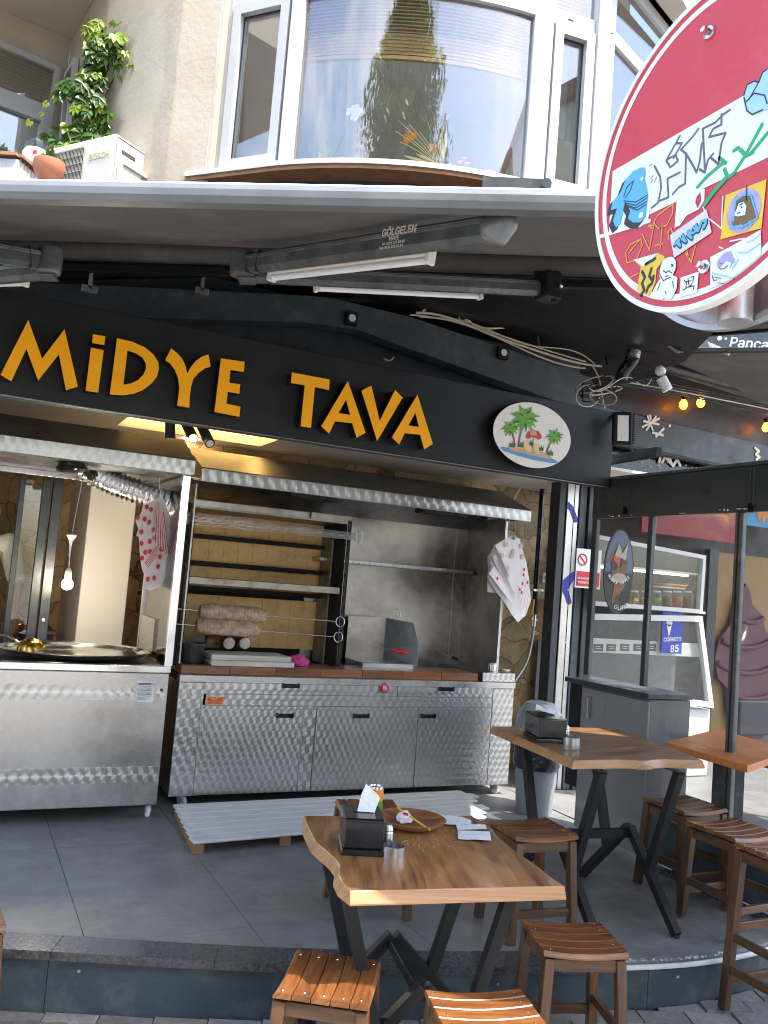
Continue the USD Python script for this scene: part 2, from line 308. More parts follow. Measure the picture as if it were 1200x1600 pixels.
pm('column_paint', (.62, .58, .52), .6, var=.04); pm('ceiling_paint', (.55, .52, .47), .7, var=.05); pm('door_frame', (.022, .027, .034), .35)
pm('firebrick', (.78, .50, .20), .8, var=.06, vs=9, bump=.15, bs=60, dirt=((.25, .14, .06), 8, .5)); pm('soot', (.012, .011, .01), .9, var=.3)
wood('counter_wood', (.10, .032, .012), (.22, .078, .028), (.30, .12, .045), .3, across=30, along=1.6, coat=.3)
wood('stool_wood', (.05, .016, .005), (.16, .055, .015), (.27, .108, .032), .36, across=75, along=5, coat=.12, rv=.06)
wood('stool_leg_wood', (.03, .013, .006), (.082, .036, .015), (.13, .062, .027), .36, across=70, along=4, coat=.15)
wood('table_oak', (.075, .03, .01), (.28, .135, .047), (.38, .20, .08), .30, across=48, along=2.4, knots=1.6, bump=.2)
wood('table_edge', (.25, .12, .05), (.39, .205, .09), (.47, .265, .125), .36, across=110, along=1.2, bump=.12)
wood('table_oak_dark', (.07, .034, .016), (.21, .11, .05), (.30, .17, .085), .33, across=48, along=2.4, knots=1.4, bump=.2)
wood('orange_table', (.42, .13, .025), (.52, .18, .04), (.6, .23, .06), .35, across=26, along=1.2, bump=.08)
wood('plate_wood', (.07, .025, .012), (.26, .1, .04), (.36, .155, .065), .3, across=26, along=2.5, knots=2.0, coat=.3, bump=.05)
wood('pale_board', (.42, .37, .3), (.58, .53, .45), (.66, .62, .55), .6, across=50, along=2); wood('raw_wood', (.2, .09, .04), (.34, .17, .08), (.45, .25, .13), .7, across=50, along=3)
mat('slate', {'g': ('geometry', {}), 'n': ('noise_texture', {'scale': 2.2, 'detail': 9.0, 'roughness': .66, 'distortion': .35}), 'r': ('rgb_ramp', {'ramp': [(.25, (.12, .122, .122)), (.5, (.205, .208, .206)), (.75, (.30, .303, .30))]}),
    'vn': ('noise_texture', {'scale': .9, 'detail': 4.0, 'roughness': .42, 'distortion': .15}), 'va': ('rgb_ramp', {'ramp': [(.495, (0, 0, 0)), (.5, (.30, .30, .30)), (.502, (0, 0, 0))]}), 'vm': ('mix_color', {'b': (.34, .35, .35)}),
    'q': ('map_range', {'from_min': .3, 'from_max': .7, 'to_min': .38, 'to_max': .62}), 'b': ('noise_texture', {'scale': 28.0, 'detail': 8.0, 'roughness': .65}), 'u': ('bump', {'strength': .3, 'distance': .004}),
    'm': ('mapping', {'scale': (1.6, .7, 1), 'rotation': (0, 0, .6)}), 'sn': ('noise_texture', {'scale': 46.0, 'detail': 3.0}), 'sr': ('rgb_ramp', {'ramp': [(.62, (0, 0, 0)), (.74, (.5, .5, .5))]}), 'sm': ('mix_color', {'b': (.33, .33, .32)}), 'dn': ('noise_texture', {'scale': 1.1, 'detail': 7.0, 'roughness': .7}), 'dr': ('rgb_ramp', {'ramp': [(.5, (0, 0, 0)), (.72, (.55, .55, .55))]}), 'dm': ('mix_color', {'b': (.085, .085, .083)}), 'p': ('principled_bsdf', {})},
    [('g.position', 'n.vector'), ('n.fac', 'r.fac'), ('g.position', 'm.vector'), ('m.vector', 'vn.vector'), ('vn.fac', 'va.fac'), ('va.color', 'vm.fac'), ('r.color', 'vm.a'), ('g.position', 'sn.vector'), ('sn.fac', 'sr.fac'), ('sr.color', 'sm.fac'), ('vm.result', 'sm.a'), ('g.position', 'dn.vector'), ('dn.fac', 'dr.fac'), ('dr.color', 'dm.fac'), ('sm.result', 'dm.a'), ('dm.result', 'p.base_color'), ('dn.fac', 'q.value'), ('q.result', 'p.roughness'), ('g.position', 'b.vector'), ('b.fac', 'u.height'), ('u.normal', 'p.normal')])
pm('granite', (.045, .047, .052), .22, var=.75, vs=70, rv=.1, dirt=((.2, .2, .21), 60, .5)); pm('grout', (.05, .05, .05), .9)
pm('trim_white', (.62, .62, .6), .5, var=.15, vs=20)
for i, c in enumerate(((.26, .25, .235), (.20, .195, .185), (.32, .31, .29), (.24, .22, .20))):
    pm(f'paver_{"abcd"[i]}', c, .85, var=.25, vs=30, bump=.5, bs=130, bd=.003, dirt=((.14, .13, .12), 9, .6))
pm('sand_joint', (.13, .12, .105), .95, var=.3, vs=40, bump=.4, bs=200); pm('street_stone', (.30, .285, .26), .9, var=.25, vs=3, bump=.3, bs=60); pm('asphalt', (.055, .055, .056), .85, var=.2, vs=50, bump=.4, bs=200)
# small things
pm('paper_white', (.78, .79, .80), .7, var=.03); pm('paper_wrap', (.74, .70, .70), .6, var=.04); pm('red_print', (.52, .02, .03), .5); pm('pink_print', (.62, .42, .42), .6)
pm('sign_red', (.60, .036, .048), .42, var=.08, vs=3, dirt=((.64, .13, .13), 3, .7), rv=.15); pm('sign_white', (.80, .80, .79), .4, var=.04)
pm('ink_grey', (.13, .13, .14), .6); pm('ink_green', (.02, .36, .13), .5); pm('ink_yellow', (.75, .36, .03), .5); pm('ink_blue', (.10, .42, .70), .4, var=.1); pm('ink_pale_blue', (.38, .62, .68), .4); pm('ink_black', (.02, .02, .022), .5)
pm('sticker_yellow', (.80, .52, .02), .4); pm('sticker_lilac', (.40, .34, .58), .4, var=.25, vs=40); pm('sticker_pale', (.66, .64, .76), .4); pm('sticker_brown', (.19, .105, .025), .5, var=.2, vs=60)
pm('graffiti_white', (.72, .68, .58), .6); pm('graffiti_blue', (.03, .05, .38), .45)
pm('stem_brown', (.12, .07, .04), .8)
for nm in ('leaf_green', 'leaf_young'):
    c = (.055, .125, .018) if nm == 'leaf_green' else (.22, .31, .03)
    mat(nm, {'g': ('geometry', {}), 'n': ('noise_texture', {'scale': 14.0}), 'r': ('rgb_ramp', {'ramp': [(.3, np.array(c)*.6), (.7, np.array(c)*1.4)]}), 'd': ('principled_bsdf', {'roughness': .42}), 't': ('translucent_bsdf', {}), 'p': ('mix_closure', {'fac': .35})},
        [('g.position', 'n.vector'), ('n.fac', 'r.fac'), ('r.color', 'd.base_color'), ('r.color', 't.color'), ('d.BSDF', 'p.closure1'), ('t.BSDF', 'p.closure2')], surface='p.closure')
pm('tree_leaf', (.04, .075, .018), .5, var=.4, vs=2)
pm('petal_orange', (.82, .27, .01), .5, var=.2, vs=40); pm('petal_white', (.8, .78, .74), .5); pm('straw_tan', (.55, .42, .2), .6); pm('straw_green', (.18, .3, .1), .6); pm('petal_red', (.6, .1, .04), .5)
pm('terracotta', (.42, .15, .07), .75, var=.15, bump=.2, bs=80); pm('ac_cream', (.60, .575, .5), .45, var=.04, dirt=((.5, .44, .33), 6, .35)); pm('ac_grille', (.40, .38, .32), .6); pm('ac_letter', (.55, .47, .25), .5)
mat('meat', {'g': ('geometry', {}), 'n': ('noise_texture', {'scale': 30.0, 'detail': 6.0}), 'r': ('rgb_ramp', {'ramp': [(.3, (.34, .20, .13)), (.55, (.56, .38, .27)), (.75, (.66, .50, .38))]}), 'p': ('principled_bsdf', {'roughness': .45, 'subsurface_weight': .1})}, [('g.position', 'n.vector'), ('n.fac', 'r.fac'), ('r.color', 'p.base_color')])
pm('meat_dark', (.12, .055, .025), .5, var=.4, vs=40, bump=.5, bs=90, bd=.006); pm('meat_fat', (.55, .48, .40), .5, var=.3, vs=60, bump=.4, bs=90, bd=.004)
pm('pink_cloth', (.66, .06, .26), .9, var=.15, bump=.5, bs=140, bd=.004); pm('plastic_red', (.6, .02, .02), .3); pm('plastic_yellow', (.78, .52, .02), .35); pm('brass', (.72, .48, .14), .2, 1); pm('plastic_white', (.74, .73, .70), .4)
pm('can_orange', (.85, .27, .01), .25, coat_weight=.5); pm('can_green', (.08, .30, .03), .3); pm('sticker_orange', (.80, .36, .10), .5)
pm('bin_grey', (.22, .25, .265), .35, var=.05); pm('bin_bag', (.012, .013, .016), .25, bump=.8, bs=22, bd=.02)
pm('cabinet_grey', (.135, .13, .145), .32, var=.06); pm('cabinet_door', (.20, .20, .195), .16, var=.08, rv=.04); pm('cabinet_top', (.03, .034, .045), .28)
pm('freezer_white', (.68, .69, .66), .3, var=.04, dirt=((.5, .5, .48), 5, .3)); pm('tan_wall', (.30, .175, .055), .6, var=.12); pm('purple_ice', (.10, .022, .035), .5, var=.35, vs=12); pm('red_panel', (.30, .018, .03), .5, var=.12); pm('blue_panel', (.06, .30, .55), .5); pm('brown_black', (.022, .014, .010), .5, var=.25)
pm('bucket', (.02, .022, .024), .35); pm('skin', (.42, .23, .155), .5, subsurface_weight=.1); pm('shirt_white', (.70, .67, .60), .8, var=.05, bump=.3, bs=12, bd=.02); pm('trousers', (.02, .022, .03), .8); pm('hair_dark', (.015, .01, .008), .6)
pm('pallet_grey', (.66, .67, .66), .42, var=.05, dirt=((.3, .31, .32), 6, .35)); pm('rubber', (.02, .02, .02), .7); pm('caster_grey', (.4, .4, .41), .35, .5)
pm('brick_red', (.26, .10, .07), .8); pm('render_beige', (.52, .46, .36), .85, var=.1); pm('render_grey', (.24, .24, .25), .85, var=.1); pm('advert_blue', (.13, .16, .24), .5, var=.2, vs=20); pm('stool_beige', (.60, .52, .38), .5); pm('label_dark', (.03, .035, .03), .5)
glow('lamp_bulb', (1, .88, .68), 100.0); glow('led_warm', (1, .62, .19), 4.5); glow('spot_led', (1, .84, .6), 45.0); glow('filament', (1, .42, .06), 9.0); glow('freezer_led', (.95, 1, .95), 1.2)
mat('amber_glass', {'t': ('transparent_bsdf', {'color': (1, .62, .22)}), 'g': ('glossy_bsdf', {'roughness': .03}), 'f': ('fresnel', {'IOR': 1.5}), 'a': ('mix_closure', {}), 'e': ('emission', {'color': (1, .34, .03), 'strength': .9}), 'p': ('add_closure', {})},
    [('f.fac', 'a.fac'), ('t.BSDF', 'a.closure1'), ('g.BSDF', 'a.closure2'), ('a.closure', 'p.closure1'), ('e.emission', 'p.closure2')], surface='p.closure')

# ================================================================ ground and platform
def street_z(x, y=0.0): return -.19-.018*(2.74-min(max(x, -4), 6))
E0 = [(-2.6, 4.75), (-1.6, 4.40), (-.6, 4.02)]+[tuple(spot(*q, z=0)[:2]) for q in ((0, 1479), (150, 1488), (300, 1497), (450, 1504), (640, 1508), (800, 1508), (967, 1503), (1060, 1499), (1144, 1488))]+[(3.55, 2.83), (3.95, 3.0)]
EDGE = spline([(x, y, 0) for x, y in E0], 60)[:, :2]
def offset(c, d):
    t = np.gradient(c, axis=0); t /= np.linalg.norm(t, axis=1)[:, None]
    return c+d*np.c_[-t[:, 1], t[:, 0]]
INNER = offset(EDGE, .135)
XB = 3.95
struct('platform', floorp(Polygon(list(map(tuple, offset(EDGE, .03)))+[(XB, 8.2), (-2.6, 8.2)]), -.5, .488), 'grout')
tiles = '/World/floor'
UsdGeom.Xform.Define(stage, tiles); cd(stage.GetPrimAtPath(tiles), kind='structure')
inner_zone = Polygon(list(map(tuple, INNER))+[(XB, 6.3), (-1.4, 6.3), (-1.4, INNER[0][1])]).buffer(0)
for i in range(-3, 6):
    for j in range(-2, 3):
        x0 = .612+.669*i; y0 = 4.795-1.2+1.2*j
        g = sbox(x0, y0, x0+.669-.0035, y0+1.2-.0035).intersection(inner_zone)
        for q in polys(g):
            if q.area > .004: part(tiles, 'floor_tile', floorp(q, -.012, .012+random.uniform(-.0006, .0006)), 'slate')
inner2 = Polygon([(-1.4, 6.3), (XB, 6.3), (XB, 8.2), (-1.4, 8.2)])
part(tiles, 'back_floor', floorp(inner2, -.012, .0115), 'slate')
# granite nosing stones along the curved edge (they end where the white strip begins), fascia panels below
nos = '/World/platform_edge'; UsdGeom.Xform.Define(stage, nos); cd(stage.GetPrimAtPath(nos), kind='structure')
arc = np.r_[0, np.cumsum(np.linalg.norm(np.diff(EDGE, axis=0), axis=1))]
def along(c, s): return np.array([np.interp(s, arc, c[:, 0]), np.interp(s, arc, c[:, 1])]).T
s_end = arc[np.argmin(np.abs(EDGE[:, 0]-2.62))]
out = offset(EDGE, -.018)
cuts = list(np.arange(.2, s_end, .62))+[s_end]
for a, b in zip(cuts[:-1], cuts[1:]):
    s = np.linspace(a+.0012, b-.0012, 8)
    part(nos, 'granite_edge_stone', floorp(Polygon(np.r_[along(out, s), along(offset(EDGE, .132), s)[::-1]]), -.032, .0325), 'granite')
s = np.linspace(s_end+.003, arc[-1], 20)
part(nos, 'slate_edge_strip', floorp(Polygon(np.r_[along(offset(EDGE, .012), s), along(offset(EDGE, .132), s)[::-1]]), -.03, .0285), 'slate')
part(nos, 'white_trim_strip', tube(np.c_[along(offset(EDGE, -.006), s), np.full(20, -.022)], .011, 8), 'trim_white', smooth=True)
drips = [extr(Point(0, 0).buffer(.003+.006*random.random()**2, resolution=3), np.r_[along(offset(EDGE, random.uniform(.0, .02)), q), -.0015], (1, .2, 0), (-.1, 1, 0), .003) for q in np.random.default_rng(3).uniform(s_end, s_end+.62, 40)]
part(nos, 'silicone_residue', cat(drips), 'trim_white', kind='stuff')
fas = offset(EDGE, .004)
pc = [0.02, 1.55, 2.75, 3.95, 4.9, 5.9, arc[-1]]
x_seam = spot(97, 1500, z=-.02)[0]; pc[1] = arc[np.argmin(np.abs(EDGE[:, 0]-x_seam))] if True else 0
pc = [0.02, pc[1]]+[pc[1]+1.22*k for k in (1, 2, 3)]; pc = [q for q in pc if q < arc[-1]]+[arc[-1]]
for a, b in zip(pc[:-1], pc[1:]):
    s = np.linspace(a+.0015, b-.0015, 14)
    m = floorp(Polygon(np.r_[along(fas, s), along(offset(EDGE, .022), s)[::-1]]), -.46, .428)
    part(nos, 'fascia_panel', m, 'fascia_paint')
scr = [lathe([(0, 0), (.007, 0), (.006, .003), (0, .004)], np.r_[along(fas, q), z], 10, axis=(-.3, -1, 0)) for q, z in [(arc[np.argmin(np.abs(EDGE[:, 0]-xx))], -.075) for xx in (.62, 1.3, 2.18, 2.9)]]
part(nos, 'screw', cat(scr), 'cast_steel', kind='stuff')
# street: asphalt sheet far out, paver blocks near the platform
gx, gy = np.meshgrid(np.r_[-60, -20, np.linspace(-4, 6, 11), 20, 60], np.r_[-60, -20, np.linspace(-6, 5, 12), 12, 40], indexing='ij')
gz = np.vectorize(street_z)(gx)-.062
k = gy.shape[1]; idx = np.arange(gx.size).reshape(gx.shape)
f = np.stack([idx[:-1, :-1], idx[1:, :-1], idx[1:, 1:], idx[:-1, 1:]], -1).reshape(-1, 4)
struct('ground', trimesh.Trimesh(np.c_[gx.ravel(), gy.ravel(), gz.ravel()], np.vstack([f[:, [0, 1, 2]], f[:, [0, 2, 3]]])), 'street_stone')
pav = '/World/pavement'; UsdGeom.Xform.Define(stage, pav); cd(stage.GetPrimAtPath(pav), kind='structure')
plat = Polygon(list(map(tuple, offset(EDGE, -.004)))+[(XB, 8), (-2.6, 8)])
pr = random.Random(5); cells = []
ang = -.38; ca, sa = math.cos(ang), math.sin(ang)
for i in range(-40, 60):
    for j in range(-40, 40):
        u, v = .205*i+(.1025 if j % 2 else 0), .103*j
        x, y = 2+u*ca-v*sa, 2.4+u*sa+v*ca
        c = V(x, y, street_z(x)); q = c-CAM; d = q@CF
        cells.append((np.linalg.norm(q[:2]), x, y)) if -1.6 < x < 4.6 and -.4 < y < 4.6 else None
def paver(x, y):
    g = affinity.translate(affinity.rotate(sbox(-.0995, -.0485, .0995, .0485), math.degrees(ang)), x, y).difference(plat)
    if g.is_empty or g.area < .002 or g.geom_type != 'Polygon': return None
    m = floorp(g, street_z(x)-.05, .05+pr.uniform(-.003, .003))
    T = trimesh.transformations.rotation_matrix(pr.uniform(-.012, .012), (1, 0, 0), (x, y, street_z(x))); m.apply_transform(T)
    return m
def seen(x, y):
    q = V(x, y, street_z(x))-CAM; d = q@CF
    px, py = 600+FPX*(q@CR)/d, 800-FPX*(q@CU)/d
    return -60 < px < 1260 and 1400 < py < 1720 and d > 0
near = sorted([(abs(y-np.interp(x, EDGE[:, 0], EDGE[:, 1])), x, y) for _, x, y in cells if seen(x, y)])
rest = []; made = 0
for _, x, y in near:
    m = paver(x, y)
    if m is None: continue
    if made < 290: part(pav, 'paver', m, 'paver_'+pr.choice('aabbcd')); made += 1
    else: rest.append(m)
ns = set((x, y) for _, x, y in near)
for _, x, y in cells:
    if (x, y) not in ns:
        m = paver(x, y)
        if m is not None: rest.append(m)
part(pav, 'paver', rest, 'paver_a', kind='stuff')

# ================================================================ upper building (plan in metres right of and ahead of the camera)
def plan(px, b): q = spot(px, 150, w=1.0)-CAM; return V((q@R0)*b, b)
def walk(p, deg, px):
    """from plan point p in the direction deg (0 = right, + = away) to where it crosses the sight line of px"""
    q = spot(px, 150, w=1.0)-CAM; r = q@R0; d = V(math.cos(math.radians(deg)), math.sin(math.radians(deg)))
    t = (r*p[1]-p[0])/(d[0]-r*d[1]); return p+d*t
def w3(p, z): return W(p[0], p[1], z)
BF = 5.2
L = plan(457, BF); R = plan(829, BF+.02)
half = (R-L)/2; ctr = (L+R)/2; cl = np.linalg.norm(half); rad = cl/math.sin(math.radians(19)); cc = ctr+V(0, rad*math.cos(math.radians(19)))
ARC = [cc+rad*V(math.sin(a), -math.cos(a)) for a in np.radians(np.linspace(-19, 19, 13))]
LC = walk(L, 156, 345); RC = walk(R, 19, 930); RX = walk(RC, 48, 1075); RX2 = RX+2.5*V(math.cos(math.radians(55)), math.sin(math.radians(55)))
P0 = walk(LC+V(-.03, -.13), 180, 333); P1 = walk(P0, 162, 252); P2 = walk(P1, 135, 155); P3 = walk(P2, 124, 101); P4 = P3+3.0*V(-math.cos(math.radians(37)), -math.sin(math.radians(37)))
zs = spot(560, 262, w=ARC[6][1])[2]                     # sill height
zt = hitp(828, 30, w3(R, 0), w3(R, 0)*0+F0)[2]          # underside of the transom
Z0, Z1 = 2.95, 7.6
bl = thing('apartment_building', 'cream rendered building with rounded corner and white framed bow window above the awning', 'building', w3(ctr, 0))
def vwall(pts, z0, z1, th=.02, z_of=None):
    ms = []
    for a, b in zip(pts[:-1], pts[1:]):
        d = unit(np.r_[b-a, 0]); A, B = w3(a, 0), w3(b, 0)
        ms.append(extr([(0, z0), (np.linalg.norm(B-A), z0), (np.linalg.norm(B-A), z1), (0, z1)], A, B-A, (0, 0, 1), th))
    return ms
# rounded wall left of the window: a smooth curve through P0, P1, P2
def bez(a, b, c, n): t = np.linspace(0, 1, n)[:, None]; return (1-t)**2*a+2*t*(1-t)*b+t*t*c
curve = np.vstack([[P0, P0*.25+P1*.75], bez(P0*.25+P1*.75, P1*.93+P2*.07, P1*.7+P2*.3, 9)[1:], [P2]])
def wallsheet(pts, z0, z1, nz=26, amp=.006, seed=1):
    pts = np.array(pts); ar = np.r_[0, np.cumsum(np.linalg.norm(np.diff(pts, axis=0), axis=1))]
    s = np.unique(np.r_[np.linspace(0, ar[-1], 40), ar]); P = np.c_[np.interp(s, ar, pts[:, 0]), np.interp(s, ar, pts[:, 1])]
    zz = np.linspace(z0, z1, nz); v = np.array([w3(p, z) for p in P for z in zz])
    n = np.gradient(P, axis=0); n = n/np.linalg.norm(n, axis=1)[:, None]; nn = np.array([(-R0*q[1]+F0*q[0]) for q in n])
    v += np.repeat(nn, nz, 0)*((meshkit.fbm(v*2.2, 4, seed)-.5)*amp*2)[:, None]
    f = []
    for i in range(len(s)-1):
        for j in range(nz-1):
            a = i*nz+j; f += [(a, a+nz, a+nz+1), (a, a+nz+1, a+1)]
    return trimesh.Trimesh(v, np.array(f), process=False)
part(bl, 'curved_wall', wallsheet(curve[::-1], Z0, Z1, amp=.012), 'plaster', smooth=True)
part(bl, 'window_reveal', vwall([P0, LC+V(.02, .05)], Z0, Z1), 'plaster')
part(bl, 'return_wall', wallsheet([P3, P2], Z0, Z1, amp=.01, seed=4), 'plaster', smooth=True)
part(bl, 'recess_wall', wallsheet([P4, P3], Z0, Z1, amp=.006, seed=7), 'soffit_paint', smooth=True)
zsof = hitp(100, 62, w3(P3, 0), F0)[2]
Q = [P4, P3, P2, P2+V(-.1, -2.6), P4+V(-.6, -1.4)]
part(bl, 'balcony_soffit', extr([(p[0], p[1]) for p in Q], (0, 0, zsof), R0, F0, .25), 'soffit_paint')
# right of the bay: wall above and a cornice that slopes away
part(bl, 'corner_wall', vwall([RX, RX2], 3.75, Z1), 'soffit_paint')
part(bl, 'floor_slab', floorp([(-3, 9), tuple(W(-3.6, 4.62, 0)[:2]), tuple(W(1.9, 4.0, 0)[:2]), (4.6, 4.65), (4.75, 9)], 3.27, .08), 'black_paint')
zc = hitp(1000, 2, w3(RC, 0), np.r_[0, 0, 0]+F0)[2]
dr = unit(RX-RC); nr = V(dr[1], -dr[0])
part(bl, 'cornice', extr([tuple(RC+nr*.0), tuple(RX2+nr*.0), tuple(RX2+nr*.28), tuple(RC+nr*.28)], (0, 0, zt+.62), R0, F0, .2), 'soffit_paint')
# sill board, brown underside and the dark apron under it
line = np.array([LC+V(-.1, .03)]+[L+(LC-L)*.5]+ARC+[R+(RC-R)*.3])
def band(c, d0, d1): return Polygon(np.r_[offset(c, d0), offset(c, d1)[::-1]]).buffer(0)
part(bl, 'sill', extr(band(line, .1, -.15), (0, 0, zs-.035), R0, F0, .03), 'sill_stone')
part(bl, 'sill_underside', extr(band(line, .1, -.135), (0, 0, zs-.06), R0, F0, .024), 'sill_under')
full = np.array([LC, L]+ARC[1:-1]+[R, RC, RX])
part(bl, 'apron', extr(band(full, .09, .03), (0, 0, 3.36), R0, F0, zs-.061-3.36), 'fascia_paint')
# frames
def vpost(p, w, dpt, z0, z1, t): # upright with its face turned along the direction t
    n = V(t[1], -t[0]); A = w3(p, (z0+z1)/2); m = rbox(w, dpt, z1-z0, .004)
    T = np.eye(4); T[:3, 0] = t[0]*R0+t[1]*F0; T[:3, 1] = -(n[0]*R0+n[1]*F0); T[:3, 2] = (0, 0, 1); T[:3, 3] = A; m.apply_transform(T); return m
ZT = Z1-.1
def seg(a, b): return unit(b-a)
part(bl, 'window_post', vpost(LC+seg(LC, L)*.035, .07, .09, zs, ZT, seg(LC, L)), 'pvc')
part(bl, 'window_post', vpost(L, .085, .10, zs, ZT, V(.98, -.17)), 'pvc')
part(bl, 'window_post', vpost(R+seg(R, RC)*.045, .13, .10, zs, ZT, V(.98, .2)), 'pvc')
part(bl, 'window_post', vpost(RC, .10, .11, zs, ZT, V(.88, .47)), 'pvc')
part(bl, 'window_post', vpost(RC+seg(RC, RX)*.10, .08, .09, zs, ZT, seg(RC, RX)), 'pvc')
arcA = np.array(ARC)
def rail(c, z0, z1, d=.035): return extr(band(np.array(c), d, -d), (0, 0, z0), R0, F0, z1-z0)
part(bl, 'bow_bottom_rail', rail(arcA, zs, zs+.055), 'pvc'); part(bl, 'bow_transom', rail(arcA, zt, zt+.11), 'pvc')
part(bl, 'bow_pane', rail(arcA, zs+.055, zt, .004), 'window_glass', smooth=True); part(bl, 'bow_pane', rail(arcA, zt+.11, ZT, .004), 'window_glass', smooth=True)
for (a, b, o0, o1) in ((LC, L, .07, .045), (R, RC, .115, .05)):
    t = seg(a, b); a2, b2 = a+t*o0, b-t*o1; A, B = w3(a2, 0), w3(b2, 0); ln = np.linalg.norm(B-A); n3 = np.cross(unit(B-A), (0, 0, 1))
    oo = A+n3*.01
    ztr = zt-(.0 if a is R else -.02)
    part(bl, 'transom', extr(sbox(0, ztr, ln, ztr+.1), A-n3*.03, B-A, (0, 0, 1), .06), 'pvc')
    part(bl, 'sash', extr(sbox(.006, zs+.03, ln-.006, ztr-.008).difference(sbox(.066, zs+.1, ln-.066, ztr-.07)), A-n3*.02, B-A, (0, 0, 1), .075), 'pvc')
    part(bl, 'sash_gasket', extr(sbox(.066, zs+.1, ln-.066, ztr-.07).difference(sbox(.074, zs+.108, ln-.074, ztr-.078)), A+n3*.007, B-A, (0, 0, 1), .006), 'rubber')
    part(bl, 'bottom_rail', extr(sbox(0, zs-.02, ln, zs+.028), A-n3*.03, B-A, (0, 0, 1), .06), 'pvc')
    part(bl, 'pane', extr(sbox(.07, zs+.1, ln-.07, ztr-.07), A+n3*.0, B-A, (0, 0, 1), .006), 'window_glass')
    part(bl, 'pane', extr(sbox(0, ztr+.1, ln, ZT), A+n3*.0, B-A, (0, 0, 1), .006), 'window_glass')
    if a is R:
        for xx in (.12, .42): part(bl, 'drain_slot', extr(sbox(xx-.02, ztr+.045, xx+.02, ztr+.055), A+n3*.0305, B-A, (0, 0, 1), .002), 'rubber')
t = seg(RC, RX); A, B = w3(RC+t*.14, 0), w3(RX, 0); ln = np.linalg.norm(B-A); n3 = np.cross(unit(B-A), (0, 0, 1))
zr = hitp(977, 75, A, n3)[2]
part(bl, 'transom', extr(sbox(0, zr-.09, ln, zr), A-n3*.03, B-A, (0, 0, 1), .06), 'pvc')
part(bl, 'window_head', extr(sbox(0, zt+.53, ln, zt+.62), A-n3*.03, B-A, (0, 0, 1), .06), 'pvc')
part(bl, 'pane', extr(sbox(0, zs, ln, zr-.09), A, B-A, (0, 0, 1), .006), 'window_glass'); part(bl, 'pane', extr(sbox(0, zr, ln, zt+.53), A, B-A, (0, 0, 1), .006), 'window_glass')
part(bl, 'wall_above_window', extr(sbox(0, zt+.62, ln, Z1), A-n3*.03, B-A, (0, 0, 1), .1), 'soffit_paint')
# dark room behind the glass
inn = offset(full, 1.1)
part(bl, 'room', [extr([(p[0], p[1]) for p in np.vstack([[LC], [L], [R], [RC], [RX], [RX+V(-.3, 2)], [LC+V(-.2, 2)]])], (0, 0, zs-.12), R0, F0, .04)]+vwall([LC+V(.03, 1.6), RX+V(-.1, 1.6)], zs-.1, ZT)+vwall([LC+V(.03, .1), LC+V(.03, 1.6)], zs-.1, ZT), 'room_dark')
# windows of the recessed wall on the left
A, B = w3(P4, 0), w3(P3, 0); ux = unit(B-A); n3 = np.cross(ux, (0, 0, 1))
if n3@(CAM-A) < 0: n3 = -n3
def onp(pts, o, ux, n): return [((q-o)@ux, q[2]) for q in (hitp(*p, o, n) for p in pts)]
ox = A*1.0
outer = Polygon(onp([(-60, 41), (93.5, 109), (66, 260), (-60, 214)], A, ux, n3)).buffer(0)
up = Polygon(onp([(-60, 53), (83, 113), (75, 170), (-60, 118)], A, ux, n3)); lo = Polygon(onp([(-60, 148), (61, 193), (49, 262), (-60, 240)], A, ux, n3))
lsash = Polygon(onp([(-60, 139), (71, 186), (57, 262), (-60, 250)], A, ux, n3))
uz = np.cross(ux, (0, 0, 1)); sg = 1 if uz@n3 > 0 else -1
def onwall(poly, off, d): 
    o = A+n3*(off if sg > 0 else off+d); return extr(poly, o, ux, (0, 0, 1), d)
part(bl, 'side_window_frame', onwall(outer.difference(up).difference(lsash), .004, .05), 'pvc')
part(bl, 'side_window_sash', onwall(lsash.difference(lo), .006, .06), 'pvc')
part(bl, 'side_window_pane', onwall(up, .015, .005), 'window_glass'); part(bl, 'side_window_pane', onwall(lo, .015, .005), 'window_glass')
part(bl, 'side_window_back', onwall(outer.buffer(-.02), .001, .002), 'curtain')
bs = [onwall(LineString([(up.bounds[0], z), (up.bounds[2], z)]).buffer(.011, cap_style=2).intersection(up.buffer(-.005)), .006, .004) for z in np.arange(up.bounds[1]+.01, up.bounds[3], .03)]
part(bl, 'side_window_blind', bs, 'blind_dark', kind='stuff')
# narrow window on the return wall
A2, B2 = w3(P3, 0), w3(P2, 0); ux2 = unit(B2-A2); m3n = np.cross(ux2, (0, 0, 1))
nw = Polygon(onp([(110, 118), (126, 92), (108, 250), (100, 250)], A2, ux2, m3n)).buffer(0)
part(bl, 'narrow_window_frame', extr(nw.difference(nw.buffer(-.05)), A2+m3n*.012, ux2, (0, 0, 1), .04), 'pvc'); part(bl, 'narrow_window_pane', extr(nw.buffer(-.05), A2+m3n*.014, ux2, (0, 0, 1), .01), 'room_dark')
